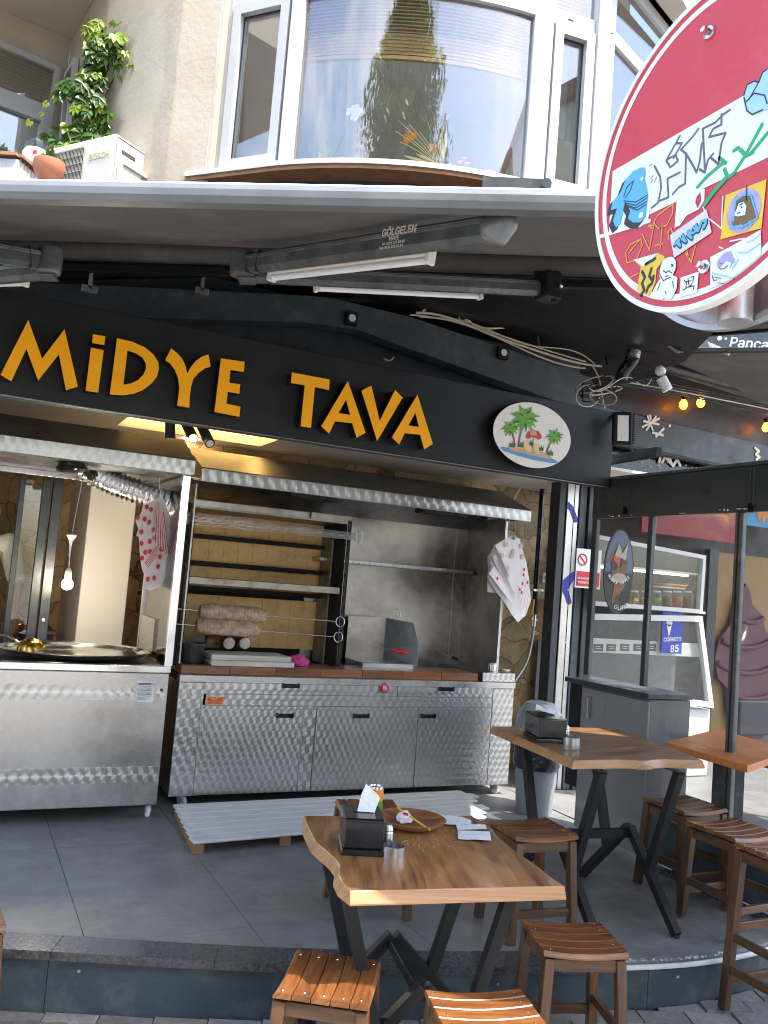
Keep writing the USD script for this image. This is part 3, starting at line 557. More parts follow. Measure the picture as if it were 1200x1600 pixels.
# roller blinds of thin slats behind the glass
def slats(c, z0, z1, step, dep):
    c = np.array(c); ms = []
    for i, z in enumerate(np.arange(z0, z1, step)):
        ms.append(extr(band(c, .012, -.012), (0, 0, z), R0, F0, .0025))
    return ms
inner_arc = offset(arcA, .075)
zb = hitp(640, 95, w3(ctr, 0), F0)[2]
pbl = thing('window_blind', 'half lowered wooden slat blind behind the big curved bow window', 'blind', w3(ctr, 0))
part(pbl, 'slats', slats(inner_arc[0:], zb, ZT, .024, 0), 'blind_wood', kind='stuff'); part(pbl, 'bottom_bar', rail(inner_arc, zb-.03, zb-.006, .012), 'blind_wood')
part(pbl, 'slat_bundle', rail(inner_arc, zb, zb+.14, .009), 'blind_wood')
pbl = thing('window_blind', 'brown slat blind behind the far right window by the red road sign', 'blind', w3(RC, 0))
part(pbl, 'slats', slats(offset(np.array([RC+seg(RC, RX)*.16, RX-seg(RC, RX)*.02]), .07), zs+.1, zt+.52, .026, 0), 'blind_dark', kind='stuff')
pbl = thing('window_blind', 'raised slat blind above the right casement window', 'blind', w3(R, 0))
part(pbl, 'slats', slats(offset(np.array([R+seg(R, RC)*.12, RC-seg(R, RC)*.06]), .07), zt+.11, ZT, .026, 0), 'blind_wood', kind='stuff')
cu = thing('window_curtain', 'grey green net curtain inside the right casement window', 'curtain', w3(R, 0))
cp = offset(np.array([R+seg(R, RC)*(.1+.8*t) for t in np.linspace(0, .62, 40)]), .16); cp = cp+np.c_[np.zeros(40), .012*np.sin(np.arange(40)*1.9)]
part(cu, 'cloth', extr(band(cp, .002, -.002), (0, 0, zs+.5), R0, F0, ZT-zs-.5), 'curtain', smooth=True)

# plants on the sill
def blade(a, b, w, up=(0, 0, 1), sag=.0, n=7):
    """a curved leaf blade from a to b"""
    a, b = np.asarray(a, float), np.asarray(b, float); t = np.linspace(0, 1, n); s = unit(np.cross(b-a, up)+1e-6)
    c = a+(b-a)*t[:, None]+np.outer(np.sin(t*np.pi)*sag, V(0, 0, 1)); wd = w*np.sin(np.clip(t*.94+.05, 0, 1)*np.pi)**.7
    nrm = unit(np.cross(b-a, s)); v = np.vstack([c-s*wd[:, None]/2, c+nrm*wd[:, None]*.12, c+s*wd[:, None]/2]); f = []
    for i in range(n-1):
        for k in (0, 1): f += [(k*n+i, (k+1)*n+i, (k+1)*n+i+1), (k*n+i, (k+1)*n+i+1, k*n+i+1)]
    return trimesh.Trimesh(v, np.array(f), process=False)
def inwin(px, py, back=.17): 
    q = spot(px, py, w=1.0)-CAM; r = q@R0                      # a point just inside the curved pane
    for b in np.linspace(4.8, 6, 400):
        p = V(r*b, b)
        if np.linalg.norm(p-cc) < rad-back: break
    return spot(px, py, w=p[1])
oc = thing('orchid', 'white flowering orchid with yellow green leaves behind the bow window glass', 'orchid', inwin(505, 252))
base = inwin(508, 262)
part(oc, 'pot', lathe([(0, 0), (.05, 0), (.065, .1), (.058, .1), (.05, .02), (0, .02)], base-V(0, 0, .1), 20), 'plastic_white', smooth=40)
for px, py in ((486, 240), (497, 238), (515, 215), (527, 230), (523, 238), (500, 248)): part(oc, 'leaf', blade(base, inwin(px, py), .05, F0, .01), 'leaf_young', smooth=True)
st = spline([base, inwin(528, 232), inwin(540, 205), inwin(548, 178)], 14)
part(oc, 'stem', tube(st, .003, 6), 'leaf_green', smooth=True)
for px, py in ((548, 176), (556, 171), (563, 176), (553, 183)):
    c = inwin(px, py, .2); e = [blade(c, c+(R0*math.cos(a)+V(0, 0, 1)*math.sin(a))*.034-F0*.008, .034, F0) for a in np.linspace(0, 2*np.pi, 6)[:5]]
    part(oc, 'flower', cat(e), 'petal_white', smooth=True)
dfl = thing('dried_flower_arrangement', 'dried arrangement with orange flowers, straw stems and red leaves on the window sill', 'flower arrangement', inwin(680, 265))
base = inwin(690, 266)
part(dfl, 'straw_stems', [tube(spline([base, (base+inwin(*p))/2+V(0, 0, .02), inwin(*p)], 8), .0025, 5) for p in ((625, 222), (622, 188), (640, 195), (664, 180), (676, 176), (690, 168), (692, 185), (700, 180), (632, 210), (655, 205), (683, 190), (618, 205))], 'straw_tan', kind='stuff')
part(dfl, 'straw_tassels', [blade(base+V(0, 0, .02), inwin(*p), .025, F0) for p in ((630, 243), (640, 248), (628, 252), (650, 240), (645, 255), (690, 205), (698, 200))], 'straw_tan', kind='stuff')
for (px, py), r in (((643, 213), .036), ((636, 220), .03), ((675, 232), .03), ((685, 233), .03), ((680, 240), .024)):
    c = inwin(px, py, .2); e = []
    for k2 in range(14):
        a = random.uniform(0, 6.28); e.append(blade(c-V(0, 0, r*.6), c+(R0*math.cos(a)*.8-F0*.3*random.random()+V(0, 0, .4+.6*random.random()))*r, r*.9, F0))
    part(dfl, 'orange_flower', cat(e), 'petal_orange', smooth=True)
for p in ((730, 246), (735, 255), (722, 252), (775, 268), (772, 275)): part(dfl, 'red_leaf', blade(base+(inwin(*p)-base)*.75, inwin(*p), .03, F0), 'petal_red')
for p in ((712, 262), (720, 264), (705, 255)): part(dfl, 'green_leaf', blade(base, inwin(*p), .035, F0), 'straw_green')

# ================================================================ on the ledge at the left: air conditioner, vine, crate, jar, pots
da = unit(V(-.88, .47)); dn = V(-.47, -.88)                                  # along its front, out of its front (plan)
fr = plan(190, 5.3); zt_ac = hitp(190, 206, w3(fr, 0), F0)[2]; Lw = np.linalg.norm(walk(fr, math.degrees(math.atan2(da[1], da[0])), 84)-fr); Hh, Dp = .5, .255
ac = thing('air_conditioner', 'cream outdoor air conditioner unit standing above the awning beside the vine', 'air conditioner', w3(fr, zt_ac-Hh))
bl3, fr3 = w3(fr+da*Lw, 0), w3(fr, 0); ux = unit(fr3-bl3); o = bl3+V(0, 0, zt_ac-Hh); nf = np.cross(ux, (0, 0, 1))
T = frame(bl3+V(0, 0, zt_ac-Hh), ux, (0, 0, 1))
def acbox(x0, x1, z0, z1, d0, d1, b=.004): m = bx(x0, x1, z0, z1, d0, d1, b); return put(m, T)
part(ac, 'casing', acbox(0, Lw-.012, 0, Hh, -Dp, 0, .018), 'ac_cream', smooth=30)
part(ac, 'side_panel', acbox(Lw-.01, Lw, .02, Hh-.018, -Dp+.006, -.012, .003), 'ac_cream')
gx0, gx1 = .035, Lw*.56
part(ac, 'grille_recess', acbox(gx0, gx1, .02, Hh-.055, 0, .0015, 0), 'room_dark')
for kx in np.linspace(gx0, gx1, 26): part(ac, 'grille_wire', put(bar((kx, .02, .004), (kx, Hh-.055, .004), .004, .004), T), 'ac_grille')
for kz in np.linspace(.02, Hh-.055, 9): part(ac, 'grille_wire', put(bar((gx0, kz, .006), (gx1, kz, .006), .003, .003), T), 'ac_grille')
part(ac, 'brand_lettering', put(put(meshkit.text_mesh('BOSCH', .038, .002, True), frame((Lw*.635, Hh-.155, .001), (1, .0, 0), (0, 1, 0))), T), 'ac_letter')
S = frame(fr3+V(0, 0, zt_ac-Hh), -nf, (0, 0, 1))                               # its right flank
part(ac, 'vent_slot', put(bx(.05, .17, Hh-.12, Hh-.095, .0, .003, 0), S), 'room_dark'); part(ac, 'valve_cover', put(bx(.02, .2, Hh-.42, Hh-.2, 0, .045, .008), S), 'ac_cream')
part(ac, 'valve_cover_flap', put(bx(.03, .235, Hh-.215, Hh-.19, .0, .06, .004), S), 'ac_cream'); part(ac, 'top_gap', put(bx(.0, Dp-.01, Hh-.035, Hh-.03, .0, .002, 0), S), 'room_dark')
bp = [w3(fr+da*(Lw*.2)+V(0, 0), zt_ac-Hh-.03), w3(fr+da*(Lw*.8), zt_ac-Hh-.03)]
part(ac, 'bracket', [bar(p-V(0, 0, 0)+nf*.0, p-nf*.6, .03, .03) for p in bp], 'galvanised')
vine = thing('vine_plant', 'green climbing vine with five fingered leaves growing behind the air conditioner', 'plant', w3(fr+da*.3, zt_ac))
vb = 5.95
def vp(px, py, b=vb): return spot(px, py, w=b)
stems = [[(120, 262), (128, 222), (150, 170), (152, 120), (145, 60), (140, 28)], [(150, 212), (165, 150), (185, 110), (195, 60), (180, 48)], [(110, 250), (115, 190), (125, 130), (150, 90), (170, 60)], [(118, 190), (100, 150), (80, 150), (60, 180), (40, 185)], [(195, 90), (208, 105), (205, 150), (203, 165)], [(90, 235), (80, 255)]]
sp3 = [spline([vp(*p, vb+.04*math.sin(i*2.1+j)) for i, p in enumerate(s)], 20) for j, s in enumerate(stems)]
part(vine, 'stems', [tube(s, np.linspace(.006, .0025, 20), 6) for s in sp3], 'stem_brown', smooth=True)
part(vine, 'support_pole', tube([vp(190, 204, 5.98), vp(186, 150, 5.98), vp(185, 95, 5.98)], .014, 8), 'pvc', smooth=True)
def palmate(c, r, out, down, mat):
    out, down = unit(out), unit(down); s = unit(np.cross(out, down)); ms = []
    for a, l in ((-1.25, .72), (-.62, .92), (0, 1.0), (.62, .92), (1.25, .72)):
        d = unit(down*math.cos(a)+s*math.sin(a)+out*.15); ms.append(blade(c, c+d*r*l+V(0, 0, -r*.12), r*.46, out, .012))
    part(vine, 'leaf', cat(ms), mat, smooth=True)
vr = random.Random(11)
clus = [(165, 70, 30, 26, 42), (150, 110, 26, 26, 20), (190, 80, 16, 34, 22), (145, 150, 26, 26, 22), (125, 205, 26, 34, 30), (155, 190, 18, 24, 20), (105, 140, 16, 12, 8), (135, 170, 20, 14, 10), (96, 222, 18, 18, 8), (148, 45, 16, 12, 8)]
for cx, cy, sx, sy, n in clus:
    for _ in range(n):
        px, py = cx+vr.gauss(0, .55)*sx, cy+vr.gauss(0, .55)*sy
        if px > 210 or (px > 200 and py > 130) or py > 245: continue
        b = vb-.12+vr.uniform(-.14, .14)
        palmate(vp(px, py, b), vr.uniform(.045, .105), -F0*.75+R0*vr.uniform(-.6, .6)+V(0, 0, vr.uniform(.1, .9)), V(0, 0, -1)+R0*vr.uniform(-.8, .8), 'leaf_young' if (px > 188 or py < 50 or vr.random() < .16) else 'leaf_green')
for s in (sp3[3], sp3[0][-6:], sp3[5], sp3[4]):
    for p in s[::3]: palmate(p+V(0, 0, vr.uniform(-.03, .03)), vr.uniform(.03, .055), -F0+V(0, 0, .3), V(0, 0, -1)+R0*vr.uniform(-1, 1), 'leaf_young')
# wooden crate with pale battens, far left
cb = 4.9
cr = thing('planter_box', 'white planter box with orange wooden rim at the far left above the awning', 'planter', spot(20, 262, w=cb))
c1 = spot(29, 243, w=cb); zt_c = c1[2]; c0, c2 = spot(-60, 238, z=zt_c), spot(69, 277, z=zt_c)
part(cr, 'rim_board', bar(c0, c1, .05, .022), 'raw_wood', uv=None); part(cr, 'rim_board', bar(c1, c2, .05, .022), 'raw_wood')
part(cr, 'front_panel', bar(c0-V(0, 0, .16), c1-V(0, 0, .16), .012, .27), 'pvc')
part(cr, 'side_back_board', bar(c1-V(0, 0, .16)+R0*.0, c2-V(0, 0, .16), .004, .27), 'plastic_white')
for t in np.linspace(.1, .92, 7): q = c1+(c2-c1)*t; part(cr, 'batten', bar(q-V(0, 0, .28)-R0*.012, q-V(0, 0, .012)-R0*.012, .014, .03, up=R0), 'pvc')
jr = thing('plastic_jar', 'clear plastic tub with ribbed lid and white label standing on the planter box', 'jar', spot(48, 250, w=4.72))
q = c1*.42+c2*.58; q[2] = zt_c+.011
part(jr, 'tub', lathe([(0, 0), (.055, 0), (.072, .03), (.075, .075), (.06, .1), (0, .1)], q, 28), 'paper_white', smooth=40); part(jr, 'lid', lathe([(0, .1), (.066, .1), (.068, .135), (.06, .15), (0, .15)], q, 28), 'clear_glass', smooth=40)
part(jr, 'red_mark', extr(Point(0, 0).buffer(.014), q+V(0, 0, .055)-F0*.0765+R0*.03, R0, (0, 0, 1), .002), 'red_print')
pt = thing('terracotta_pot', 'round terracotta pot with small green plant between the jar and air conditioner', 'flower pot', spot(72, 262, w=4.9))
q = spot(74, 285, w=4.95)
part(pt, 'pot', lathe([(0, 0), (.05, 0), (.085, .06), (.09, .1), (.088, .125), (.078, .125), (.07, .1), (0, .1)], q, 26), 'terracotta', smooth=40)
part(pt, 'plant', [blade(q+V(0, 0, .1), q+V(.06*math.cos(a), .06*math.sin(a), .17+.02*math.sin(3*a)), .04) for a in np.linspace(0, 6.28, 14)], 'leaf_green')

# ================================================================ folding arm awning
a0, a1 = spot(0, 302, w=2.49), spot(930, 318, w=2.26)
zbar = (a0[2]+a1[2])/2; a0[2] = a1[2] = zbar
db = unit(a1-a0); nb = np.cross(db, (0, 0, 1))                     # nb points out to the street
if nb@F0 > 0: nb = -nb
A0, A1 = a0-db*1.3, a1+db*3.0
r0, r1 = spot(0, 432, w=4.55), spot(930, 414, w=4.22)
zrol = (r0[2]+r1[2])/2
aw = thing('awning', 'dark grey folding arm awning over the whole shop front', 'awning', A0)
prof = Polygon([(-.034, -.03), (.02, -.034), (.034, -.012), (.034, .012), (.022, .032), (-.02, .034), (-.034, .024)])
def along_bar(poly, p, q, up=(0, 0, 1)):                            # profile in (out, up) swept from p to q
    d = unit(q-p); o = np.cross(d, up); m = trimesh.creation.extrude_polygon(poly, np.linalg.norm(q-p), engine='earcut')
    T = np.eye(4); T[:3, 0], T[:3, 1], T[:3, 2], T[:3, 3] = unit(o), np.cross(d, unit(o)), d, p
    m.apply_transform(T)
    return m
part(aw, 'front_bar', along_bar(affinity.scale(prof, .85, .8, origin=(0, 0)).buffer(.002, resolution=3), A0, A1), 'bar_silver', smooth=35)
part(aw, 'front_bar_top_rail', bar(A0+V(0, 0, .033), A1+V(0, 0, .033), .03, .008), 'trim_white')
part(aw, 'front_bar_end_cap', along_bar(prof.buffer(.008, resolution=3), A1, A1+db*.02), 'awning_metal')
depth = abs((W(0, 0, 0)+(r0-A0))@nb)
B0, B1 = A0-nb*depth, A1-nb*depth; B0[2] = B1[2] = zrol+.09
n1, n2 = 40, 16; vv = []
for i in range(n1):
    for j in range(n2):
        t = j/(n2-1); p = (A0+(A1-A0)*i/(n1-1))*(1-t)+(B0+(B1-B0)*i/(n1-1))*t
        vv.append(p+V(0, 0, .015-.05*math.sin(t*math.pi)+.008*math.sin(i*.7+t*5)*math.sin(t*math.pi)))
fc = [(i*n2+j, (i+1)*n2+j, (i+1)*n2+j+1) for i in range(n1-1) for j in range(n2-1)]+[(i*n2+j, (i+1)*n2+j+1, i*n2+j+1) for i in range(n1-1) for j in range(n2-1)]
part(aw, 'canopy_fabric', trimesh.Trimesh(np.array(vv), np.array(fc), process=False), 'awning_fabric', smooth=True)
part(aw, 'roller_tube', tube([B0+V(0, 0, -.03), B1+V(0, 0, -.03)], .055, 18), 'awning_fabric', smooth=40)
part(aw, 'torsion_bar', bar(B0+V(0, 0, -.135)+nb*.02, B1+V(0, 0, -.135)+nb*.02+db*.5, .04, .04), 'black_paint')
part(aw, 'back_cover', bar(B0-nb*.05+V(0, 0, .03), B1-nb*.05+V(0, 0, .03)+db*.6, .02, .22), 'black_paint')
def arm_tube(p, q, w, h):
    d = unit(q-p); m = rbox(np.linalg.norm(q-p), w, h, .018); up = V(0, 0, 1); s = unit(np.cross(up, d)); u = np.cross(d, s)
    T = np.eye(4); T[:3, 0], T[:3, 1], T[:3, 2], T[:3, 3] = d, s, u, (p+q)/2; m.apply_transform(T)
    fl = [put(rbox(np.linalg.norm(q-p)*.96, .002, .003, 0), T@trimesh.transformations.translation_matrix((0, sg*(w/2+.0006), zz))) for sg in (-1, 1) for zz in (h*.16, h*.22, h*.3)]
    return m, cat(fl)
def near_bar(px, py, dn): # point seen at the pixel, dn metres behind the front bar
    return hitp(px, py, A0-nb*dn, nb)
wr = near_bar(772, 358, .10); el = near_bar(385, 413, 1.02); sh = near_bar(845, 450, depth-.16)
def arm(wr, el, sh, sgn):
    m, fl = arm_tube(wr, el, .055, .082); part(aw, 'front_arm', m, 'awning_metal', smooth=30); part(aw, 'front_arm_grooves', fl, 'cast_steel')
    e2 = el+V(0, 0, -.02)-nb*.05
    m, fl = arm_tube(e2, sh, .055, .078); part(aw, 'rear_arm', m, 'awning_metal', smooth=30); part(aw, 'rear_arm_grooves', fl, 'cast_steel')
    part(aw, 'elbow_joint', [lathe([(0, -.05), (.046, -.05), (.05, -.04), (.05, .04), (.046, .05), (0, .05)], el-db*.015*sgn, 20), bar(el+V(0, 0, -.052), e2+V(0, 0, -.045), .07, .012)], 'awning_metal', smooth=30)
    for t in (.04, .09): q = el+(wr-el)*t; part(aw, 'cable_tie', bar(q-unit(wr-el)*.002, q+unit(wr-el)*.002, .061, .089), 'rubber')
    c = wr+(wr-el)/np.linalg.norm(wr-el)*.03
    part(aw, 'wrist_joint', tri(hullball([(wr, .043), (c+unit(wr-el)*.02+V(0, 0, .01), .032), (c+V(0, 0, -.03), .022)])), 'bar_silver', smooth=40)
    b = c+nb*.035+V(0, 0, .065)
    part(aw, 'front_bracket', [extr([(-.06, -.03), (.03, -.035), (.125, .02), (.125, .045), (-.06, .05)], b+nb*.02, db, (0, 0, 1), .02), tube([c+V(0, 0, .0), c+V(0, 0, .07)], .03, 14), tube([b+db*.115+V(0, 0, .03)+nb*.03, b+db*.115+V(0, 0, .03)+nb*.05], .014, 10)], 'awning_metal')
    part(aw, 'shoulder_bracket', [bx(-.045, .045, -.05, .05, -.06, .07, .006).apply_translation(sh+db*.035*sgn), tube([sh+db*.07*sgn+V(0, 0, -.07), sh+db*.07*sgn+V(0, 0, .08)], .018, 10), bar(sh+V(0, 0, .05), sh-nb*.2+V(0, 0, .05), .07, .07)], 'black_paint')
    part(aw, 'bracket_bolt', lathe([(0, 0), (.012, 0), (.012, .01), (.006, .02), (0, .022)], sh+db*.09*sgn+nb*.03, 10, axis=tuple(nb)), 'shiny_steel')
arm(wr, el, sh, 1)
el2 = near_bar(72, 407, .85); arm(near_bar(-330, 340, .10), el2, near_bar(-420, 470, depth-.16), -1)
# maker's lettering printed on the arms
def arm_label(c, ux, nn, s):
    uy = np.cross(nn, ux)
    ms = [text('GÖLGELEN', .026*s, c, ux, uy, .0012, True), text('TENTE', .013*s, c+ux*.045*s-uy*.019*s, ux, uy, .0012, True), text('Tel: 0216 345 85 85', .0095*s, c+ux*.01*s-uy*.033*s, ux, uy, .0012), text('Fax: 0216 345 36 34', .0095*s, c+ux*.0*s-uy*.047*s, ux, uy, .0012)]
    part(aw, 'printed_label', cat(ms), 'lamp_white')
def facing(d): # unit normal square to d, level, towards the camera
    n = np.cross(d, (0, 0, 1)); n = unit(n); return n if n@F0 < 0 else -n
d1 = unit(wr-el); nn = facing(d1); arm_label(el+d1*(np.linalg.norm(wr-el)*.655)+nn*.029+V(0, 0, .016), d1, nn, .9)
d2 = unit(sh-el); nn2 = facing(d2); arm_label(el+d2*(np.linalg.norm(sh-el)*.715)+nn2*.029+V(0, 0, .008)-nb*.05, d2, nn2, .9)
# fluorescent lamps hung under the arms
def batten(p, q, lbl):
    t = thing('fluorescent_lamp', lbl, 'lamp', (p+q)/2); d = unit(q-p)
    part(t, 'housing', bar(p, q, .04, .035, bev=.005), 'lamp_white'); part(t, 'tube', tube([p+d*.02+V(0, 0, -.028), q-d*.02+V(0, 0, -.028)], .0125, 10), 'paper_white', smooth=40)
    for s, e in ((p, p+d*.018), (q-d*.018, q)): part(t, 'end_cap', bar(s+V(0, 0, -.012), e+V(0, 0, -.012), .044, .062, bev=.005), 'lamp_white')
    for k in (.08, .86): part(t, 'clip', bar(p+(q-p)*k+V(0, 0, .0), p+(q-p)*k+V(0, 0, .05), .01, .003), 'rubber')
batten(near_bar(424, 424, 1.0), near_bar(676, 393, .42), 'white fluorescent batten lamp under the nearer awning arm with white lettering')
batten(near_bar(492, 441, 1.32), near_bar(752, 455, 1.85), 'lower white fluorescent batten lamp slung below the rear awning arm')
batten(near_bar(-200, 443, 1.5), near_bar(42, 432, 1.0), 'end of a white fluorescent lamp cut by the left picture edge')

# ================================================================ shop sign
YS = 4.35
sg_ = thing('shop_sign', 'long black shop sign with raised orange letters and an oval palm island picture', 'sign', (1.8, YS, 2.22))
xl, xr, zb_, zt_ = -1.2, spot(957, 700, y=YS)[0], spot(500, 691.5, y=YS)[2], spot(480, 548, y=YS)[2]
part(sg_, 'panel', bx(xl, xr, YS, YS+.12, zb_, zt_, .003), 'sign_black')
part(sg_, 'bottom_lip', bx(xl, xr, YS+.002, YS+.012, zb_-.006, zb_-.001, .002), 'cast_steel')
for xx in (-.2, 1.45, 3.0): part(sg_, 'panel_seam', bx(xx-.001, xx+.001, YS-.0008, YS+.01, zb_+.004, zt_-.004, 0), 'black_paint')
DL = .075                                                        # letters stand this far off the panel
def L6(z, ox, oy, s): return [(ox+a/s, oy+b/s) for a, b in z]
letters = {
 'letter_m': [L6([(265, 60), (395, 422), (605, 147), (730, 683), (620, 718), (552, 382), (358, 627), (248, 330), (106, 634), (5, 573)], 0, 490, 6)],
 'letter_i': [L6([(853, 318), (972, 343), (920, 740), (803, 722)], 0, 490, 6), L6([(872, 192), (989, 213), (977, 294), (864, 275)], 0, 490, 6)],
 'letter_y': [L6([(537, 171), (585, 208), (625, 255), (650, 310), (662, 370), (690, 320), (730, 270), (780, 234), (829, 219), (846, 314), (800, 328), (750, 365), (712, 410), (693, 470), (684, 540), (678, 634), (585, 620), (603, 480), (592, 400), (565, 335), (530, 290), (491, 262)], 160, 510, 5)],
 'letter_e': [L6([(927, 250), (1112, 276), (1105, 355), (1001, 339), (991, 440), (1077, 452), (1070, 526), (980, 511), (970, 604), (1079, 628), (1070, 706), (876, 668)], 160, 510, 5)],
 'letter_t': [L6([(76, 55), (347, 106), (342, 181), (240, 160), (212, 455), (138, 443), (168, 148), (68, 130)], 440, 570, 4.615)],
 'letter_v': [L6([(577, 186), (647, 150), (708, 405), (819, 181), (873, 236), (690, 548)], 440, 570, 4.615)],
}
def A_(o, i): return [L6(o, 440, 570, 4.615)], L6(i, 440, 570, 4.615)
def glyph(name, shell, hole=None):
    ps = [Polygon(fpx(s, YS-DL)) for s in shell]; g = unary_union([p if p.is_valid else p.buffer(0) for p in ps])
    if hole is not None: g = g.difference(Polygon(fpx(hole, YS-DL)))
    lp = part(sg_, name, front(g, YS-DL+.004, .004), 'letter_orange')
    part(lp, 'return', front(g.buffer(-.0015), YS, DL-.0045), 'black_paint')
glyph('letter_m', letters['letter_m']); glyph('letter_i', letters['letter_i'])
Dm = [(115, 92), (230, 118), (330, 162), (400, 220), (437, 280), (442, 330), (425, 395), (385, 445), (320, 495), (250, 525), (160, 538), (58, 531)]
Dh = [(196, 188), (265, 210), (315, 245), (339, 285), (341, 330), (322, 375), (280, 418), (225, 445), (164, 455)]
glyph('letter_d', [L6(Dm, 160, 510, 5)], L6(Dh, 160, 510, 5)); glyph('letter_y', letters['letter_y']); glyph('letter_e', letters['letter_e']); glyph('letter_t', letters['letter_t'])
o, h = A_([(478, 118), (606, 490), (542, 525), (510, 421), (385, 407), (343, 495), (287, 443)], [(466, 250), (495, 360), (411, 349)]); glyph('letter_a', o, h)
glyph('letter_v', letters['letter_v'])
o, h = A_([(980, 215), (1091, 571), (1030, 609), (1001, 505), (888, 492), (848, 574), (797, 522)], [(966, 343), (991, 448), (915, 437)]); glyph('letter_a', o, h)
# oval picture
oc_ = [(771, 668), (776, 650), (790, 636), (812, 630), (836, 630), (860, 637), (880, 655), (891, 676), (891, 700), (882, 718), (866, 729), (845, 733), (820, 729), (797, 716), (780, 697)]
q = np.array(fpx(oc_, YS-.06)); cx0 = (q[:, 0].min()+q[:, 0].max())/2; cz0 = (q[:, 1].min()+q[:, 1].max())/2; rx, rz = (q[:, 0].max()-q[:, 0].min())/2, (q[:, 1].max()-q[:, 1].min())/2
ov = affinity.scale(Point(cx0, cz0).buffer(1, resolution=32), rx, rz); yo = YS-.06
lg = part(sg_, 'oval_disc', front(ov, yo+.004, .004), 'logo_white'); part(lg, 'return', front(ov.buffer(-.001), YS, .0555), 'black_paint')
LZ = lambda pts: [(760+a/8.571, 620+b/8.571) for a, b in pts]
def art(poly_px, m, lay, nm): part(lg, nm, front(Polygon(fpx(LZ(poly_px), yo)).buffer(0), yo-.0008*lay, .0008), m)
pm('art_blue', (.09, .30, .60), .5); pm('art_sand', (.62, .36, .20), .6, var=.1); pm('art_green', (.13, .38, .03), .5, var=.45, vs=90); pm('art_dark_green', (.03, .13, .035), .5, var=.4, vs=90); pm('art_trunk', (.25, .11, .07), .6); pm('art_chair', (.72, .55, .25), .5); pm('art_red', (.55, .03, .04), .5)
art([(180, 680), (220, 670), (330, 690), (560, 760), (880, 830), (965, 870), (940, 890), (850, 885), (650, 850), (420, 790), (240, 730)], 'art_blue', 1, 'picture_sea')
art([(280, 665), (340, 670), (560, 710), (760, 745), (820, 765), (880, 820), (850, 838), (700, 805), (470, 755), (330, 720)], 'art_sand', 2, 'picture_sand')
def palm(cx, cy, r, trunk, n, k):
    part(lg, 'picture_trunk', front(strokes([fpx(LZ(trunk), yo)], .011), yo-.0024, .0008), 'art_trunk')
    ms = []
    for i in range(n):
        a = i/n*2*math.pi+.2; l = r*(1+.16*math.sin(3.3*i)); tip = (cx+math.cos(a)*l, cy+math.sin(a)*l*.95+.10*r); s = V(-math.sin(a), math.cos(a))*r*.15; md = V(cx+math.cos(a)*l*.55, cy+math.sin(a)*l*.5-.06*r)
        ms.append(Polygon(fpx(LZ([(cx, cy), tuple(md+s), tip, tuple(md-s)]), yo)).buffer(0))
    part(lg, 'picture_fronds', cat([front(m_, yo-.0028-.0001*(i % 3), .0008) for i, m_ in enumerate(ms)]), 'art_green'); part(lg, 'picture_frond_shade', cat([front(affinity.scale(m_, .8, .4), yo-.0036-.0001*(i % 3), .0008) for i, m_ in enumerate(ms[::3])]), 'art_dark_green')
palm(510, 290, 190, [(505, 370), (455, 480), (425, 660)], 15, 0); palm(320, 420, 118, [(330, 455), (365, 560), (378, 660)], 13, 1); palm(910, 530, 118, [(890, 565), (840, 650), (805, 740)], 13, 2)
art([(530, 520), (560, 465), (620, 450), (690, 460), (735, 520), (735, 560), (690, 575), (620, 525), (560, 565), (535, 550)], 'art_red', 5, 'picture_parasol'); art([(570, 500), (590, 460), (660, 462), (672, 515), (620, 522)], 'art_sand', 6, 'picture_parasol_panel'); art([(618, 520), (628, 520), (622, 690), (612, 690)], 'art_trunk', 6, 'picture_parasol_pole')
for c in (0, 125): art([(490+c, 590+c*.3), (560+c, 590+c*.3), (580+c, 700+c*.3), (590+c, 745+c*.2), (530+c, 735+c*.2), (500+c, 690+c*.2)], 'art_chair', 5, 'picture_deckchair')
for x_, y_ in ((450, 640), (720, 690), (850, 750), (340, 640), (580, 620)): art([(x_-40, y_+30), (x_-30, y_-25), (x_, y_), (x_+10, y_-45), (x_+25, y_), (x_+45, y_-20), (x_+35, y_+40)], 'art_dark_green', 4, 'picture_bush')

# floodlight on the right end of the sign
fl = thing('floodlight', 'slim black floodlight with frosted lens on the right end of the sign', 'floodlight', spot(972, 668, y=YS-.05))
c = spot(972, 670, y=YS-.1); fx = unit(V(.55, -.3, -.0)); fz = unit(V(.18, -.1, 1)); T = np.eye(4); fy = unit(np.cross(fz, fx)); T[:3, 0], T[:3, 1], T[:3, 2], T[:3, 3] = unit(np.cross(fy, fz)), fy, fz, c
ang_ = math.radians(-14); Rr = trimesh.transformations.rotation_matrix(ang_, F0, c)
hf = abs(spot(960, 645, d=5.6)[2]-spot(960, 695, d=5.6)[2])/2
part(fl, 'body', put(put(rbox(.12, .05, hf*2.05, .006), T), Rr), 'black_paint'); part(fl, 'lens', put(put(bx(-.035, .035, -.028, -.024, -hf*.8, hf*.8), T), Rr), 'plastic_white')
part(fl, 'cooling_fins', cat([put(put(bx(.058, .075, -.02, .02, z-.004, z+.004, 0), T), Rr) for z in np.linspace(-hf*.9, hf*.9, 14)]), 'black_paint'); part(fl, 'bracket', bar(c, V(xr-.01, YS+.02, c[2]+.12), .02, .02), 'black_paint')
tg = spot(1130, 1128, z=0)

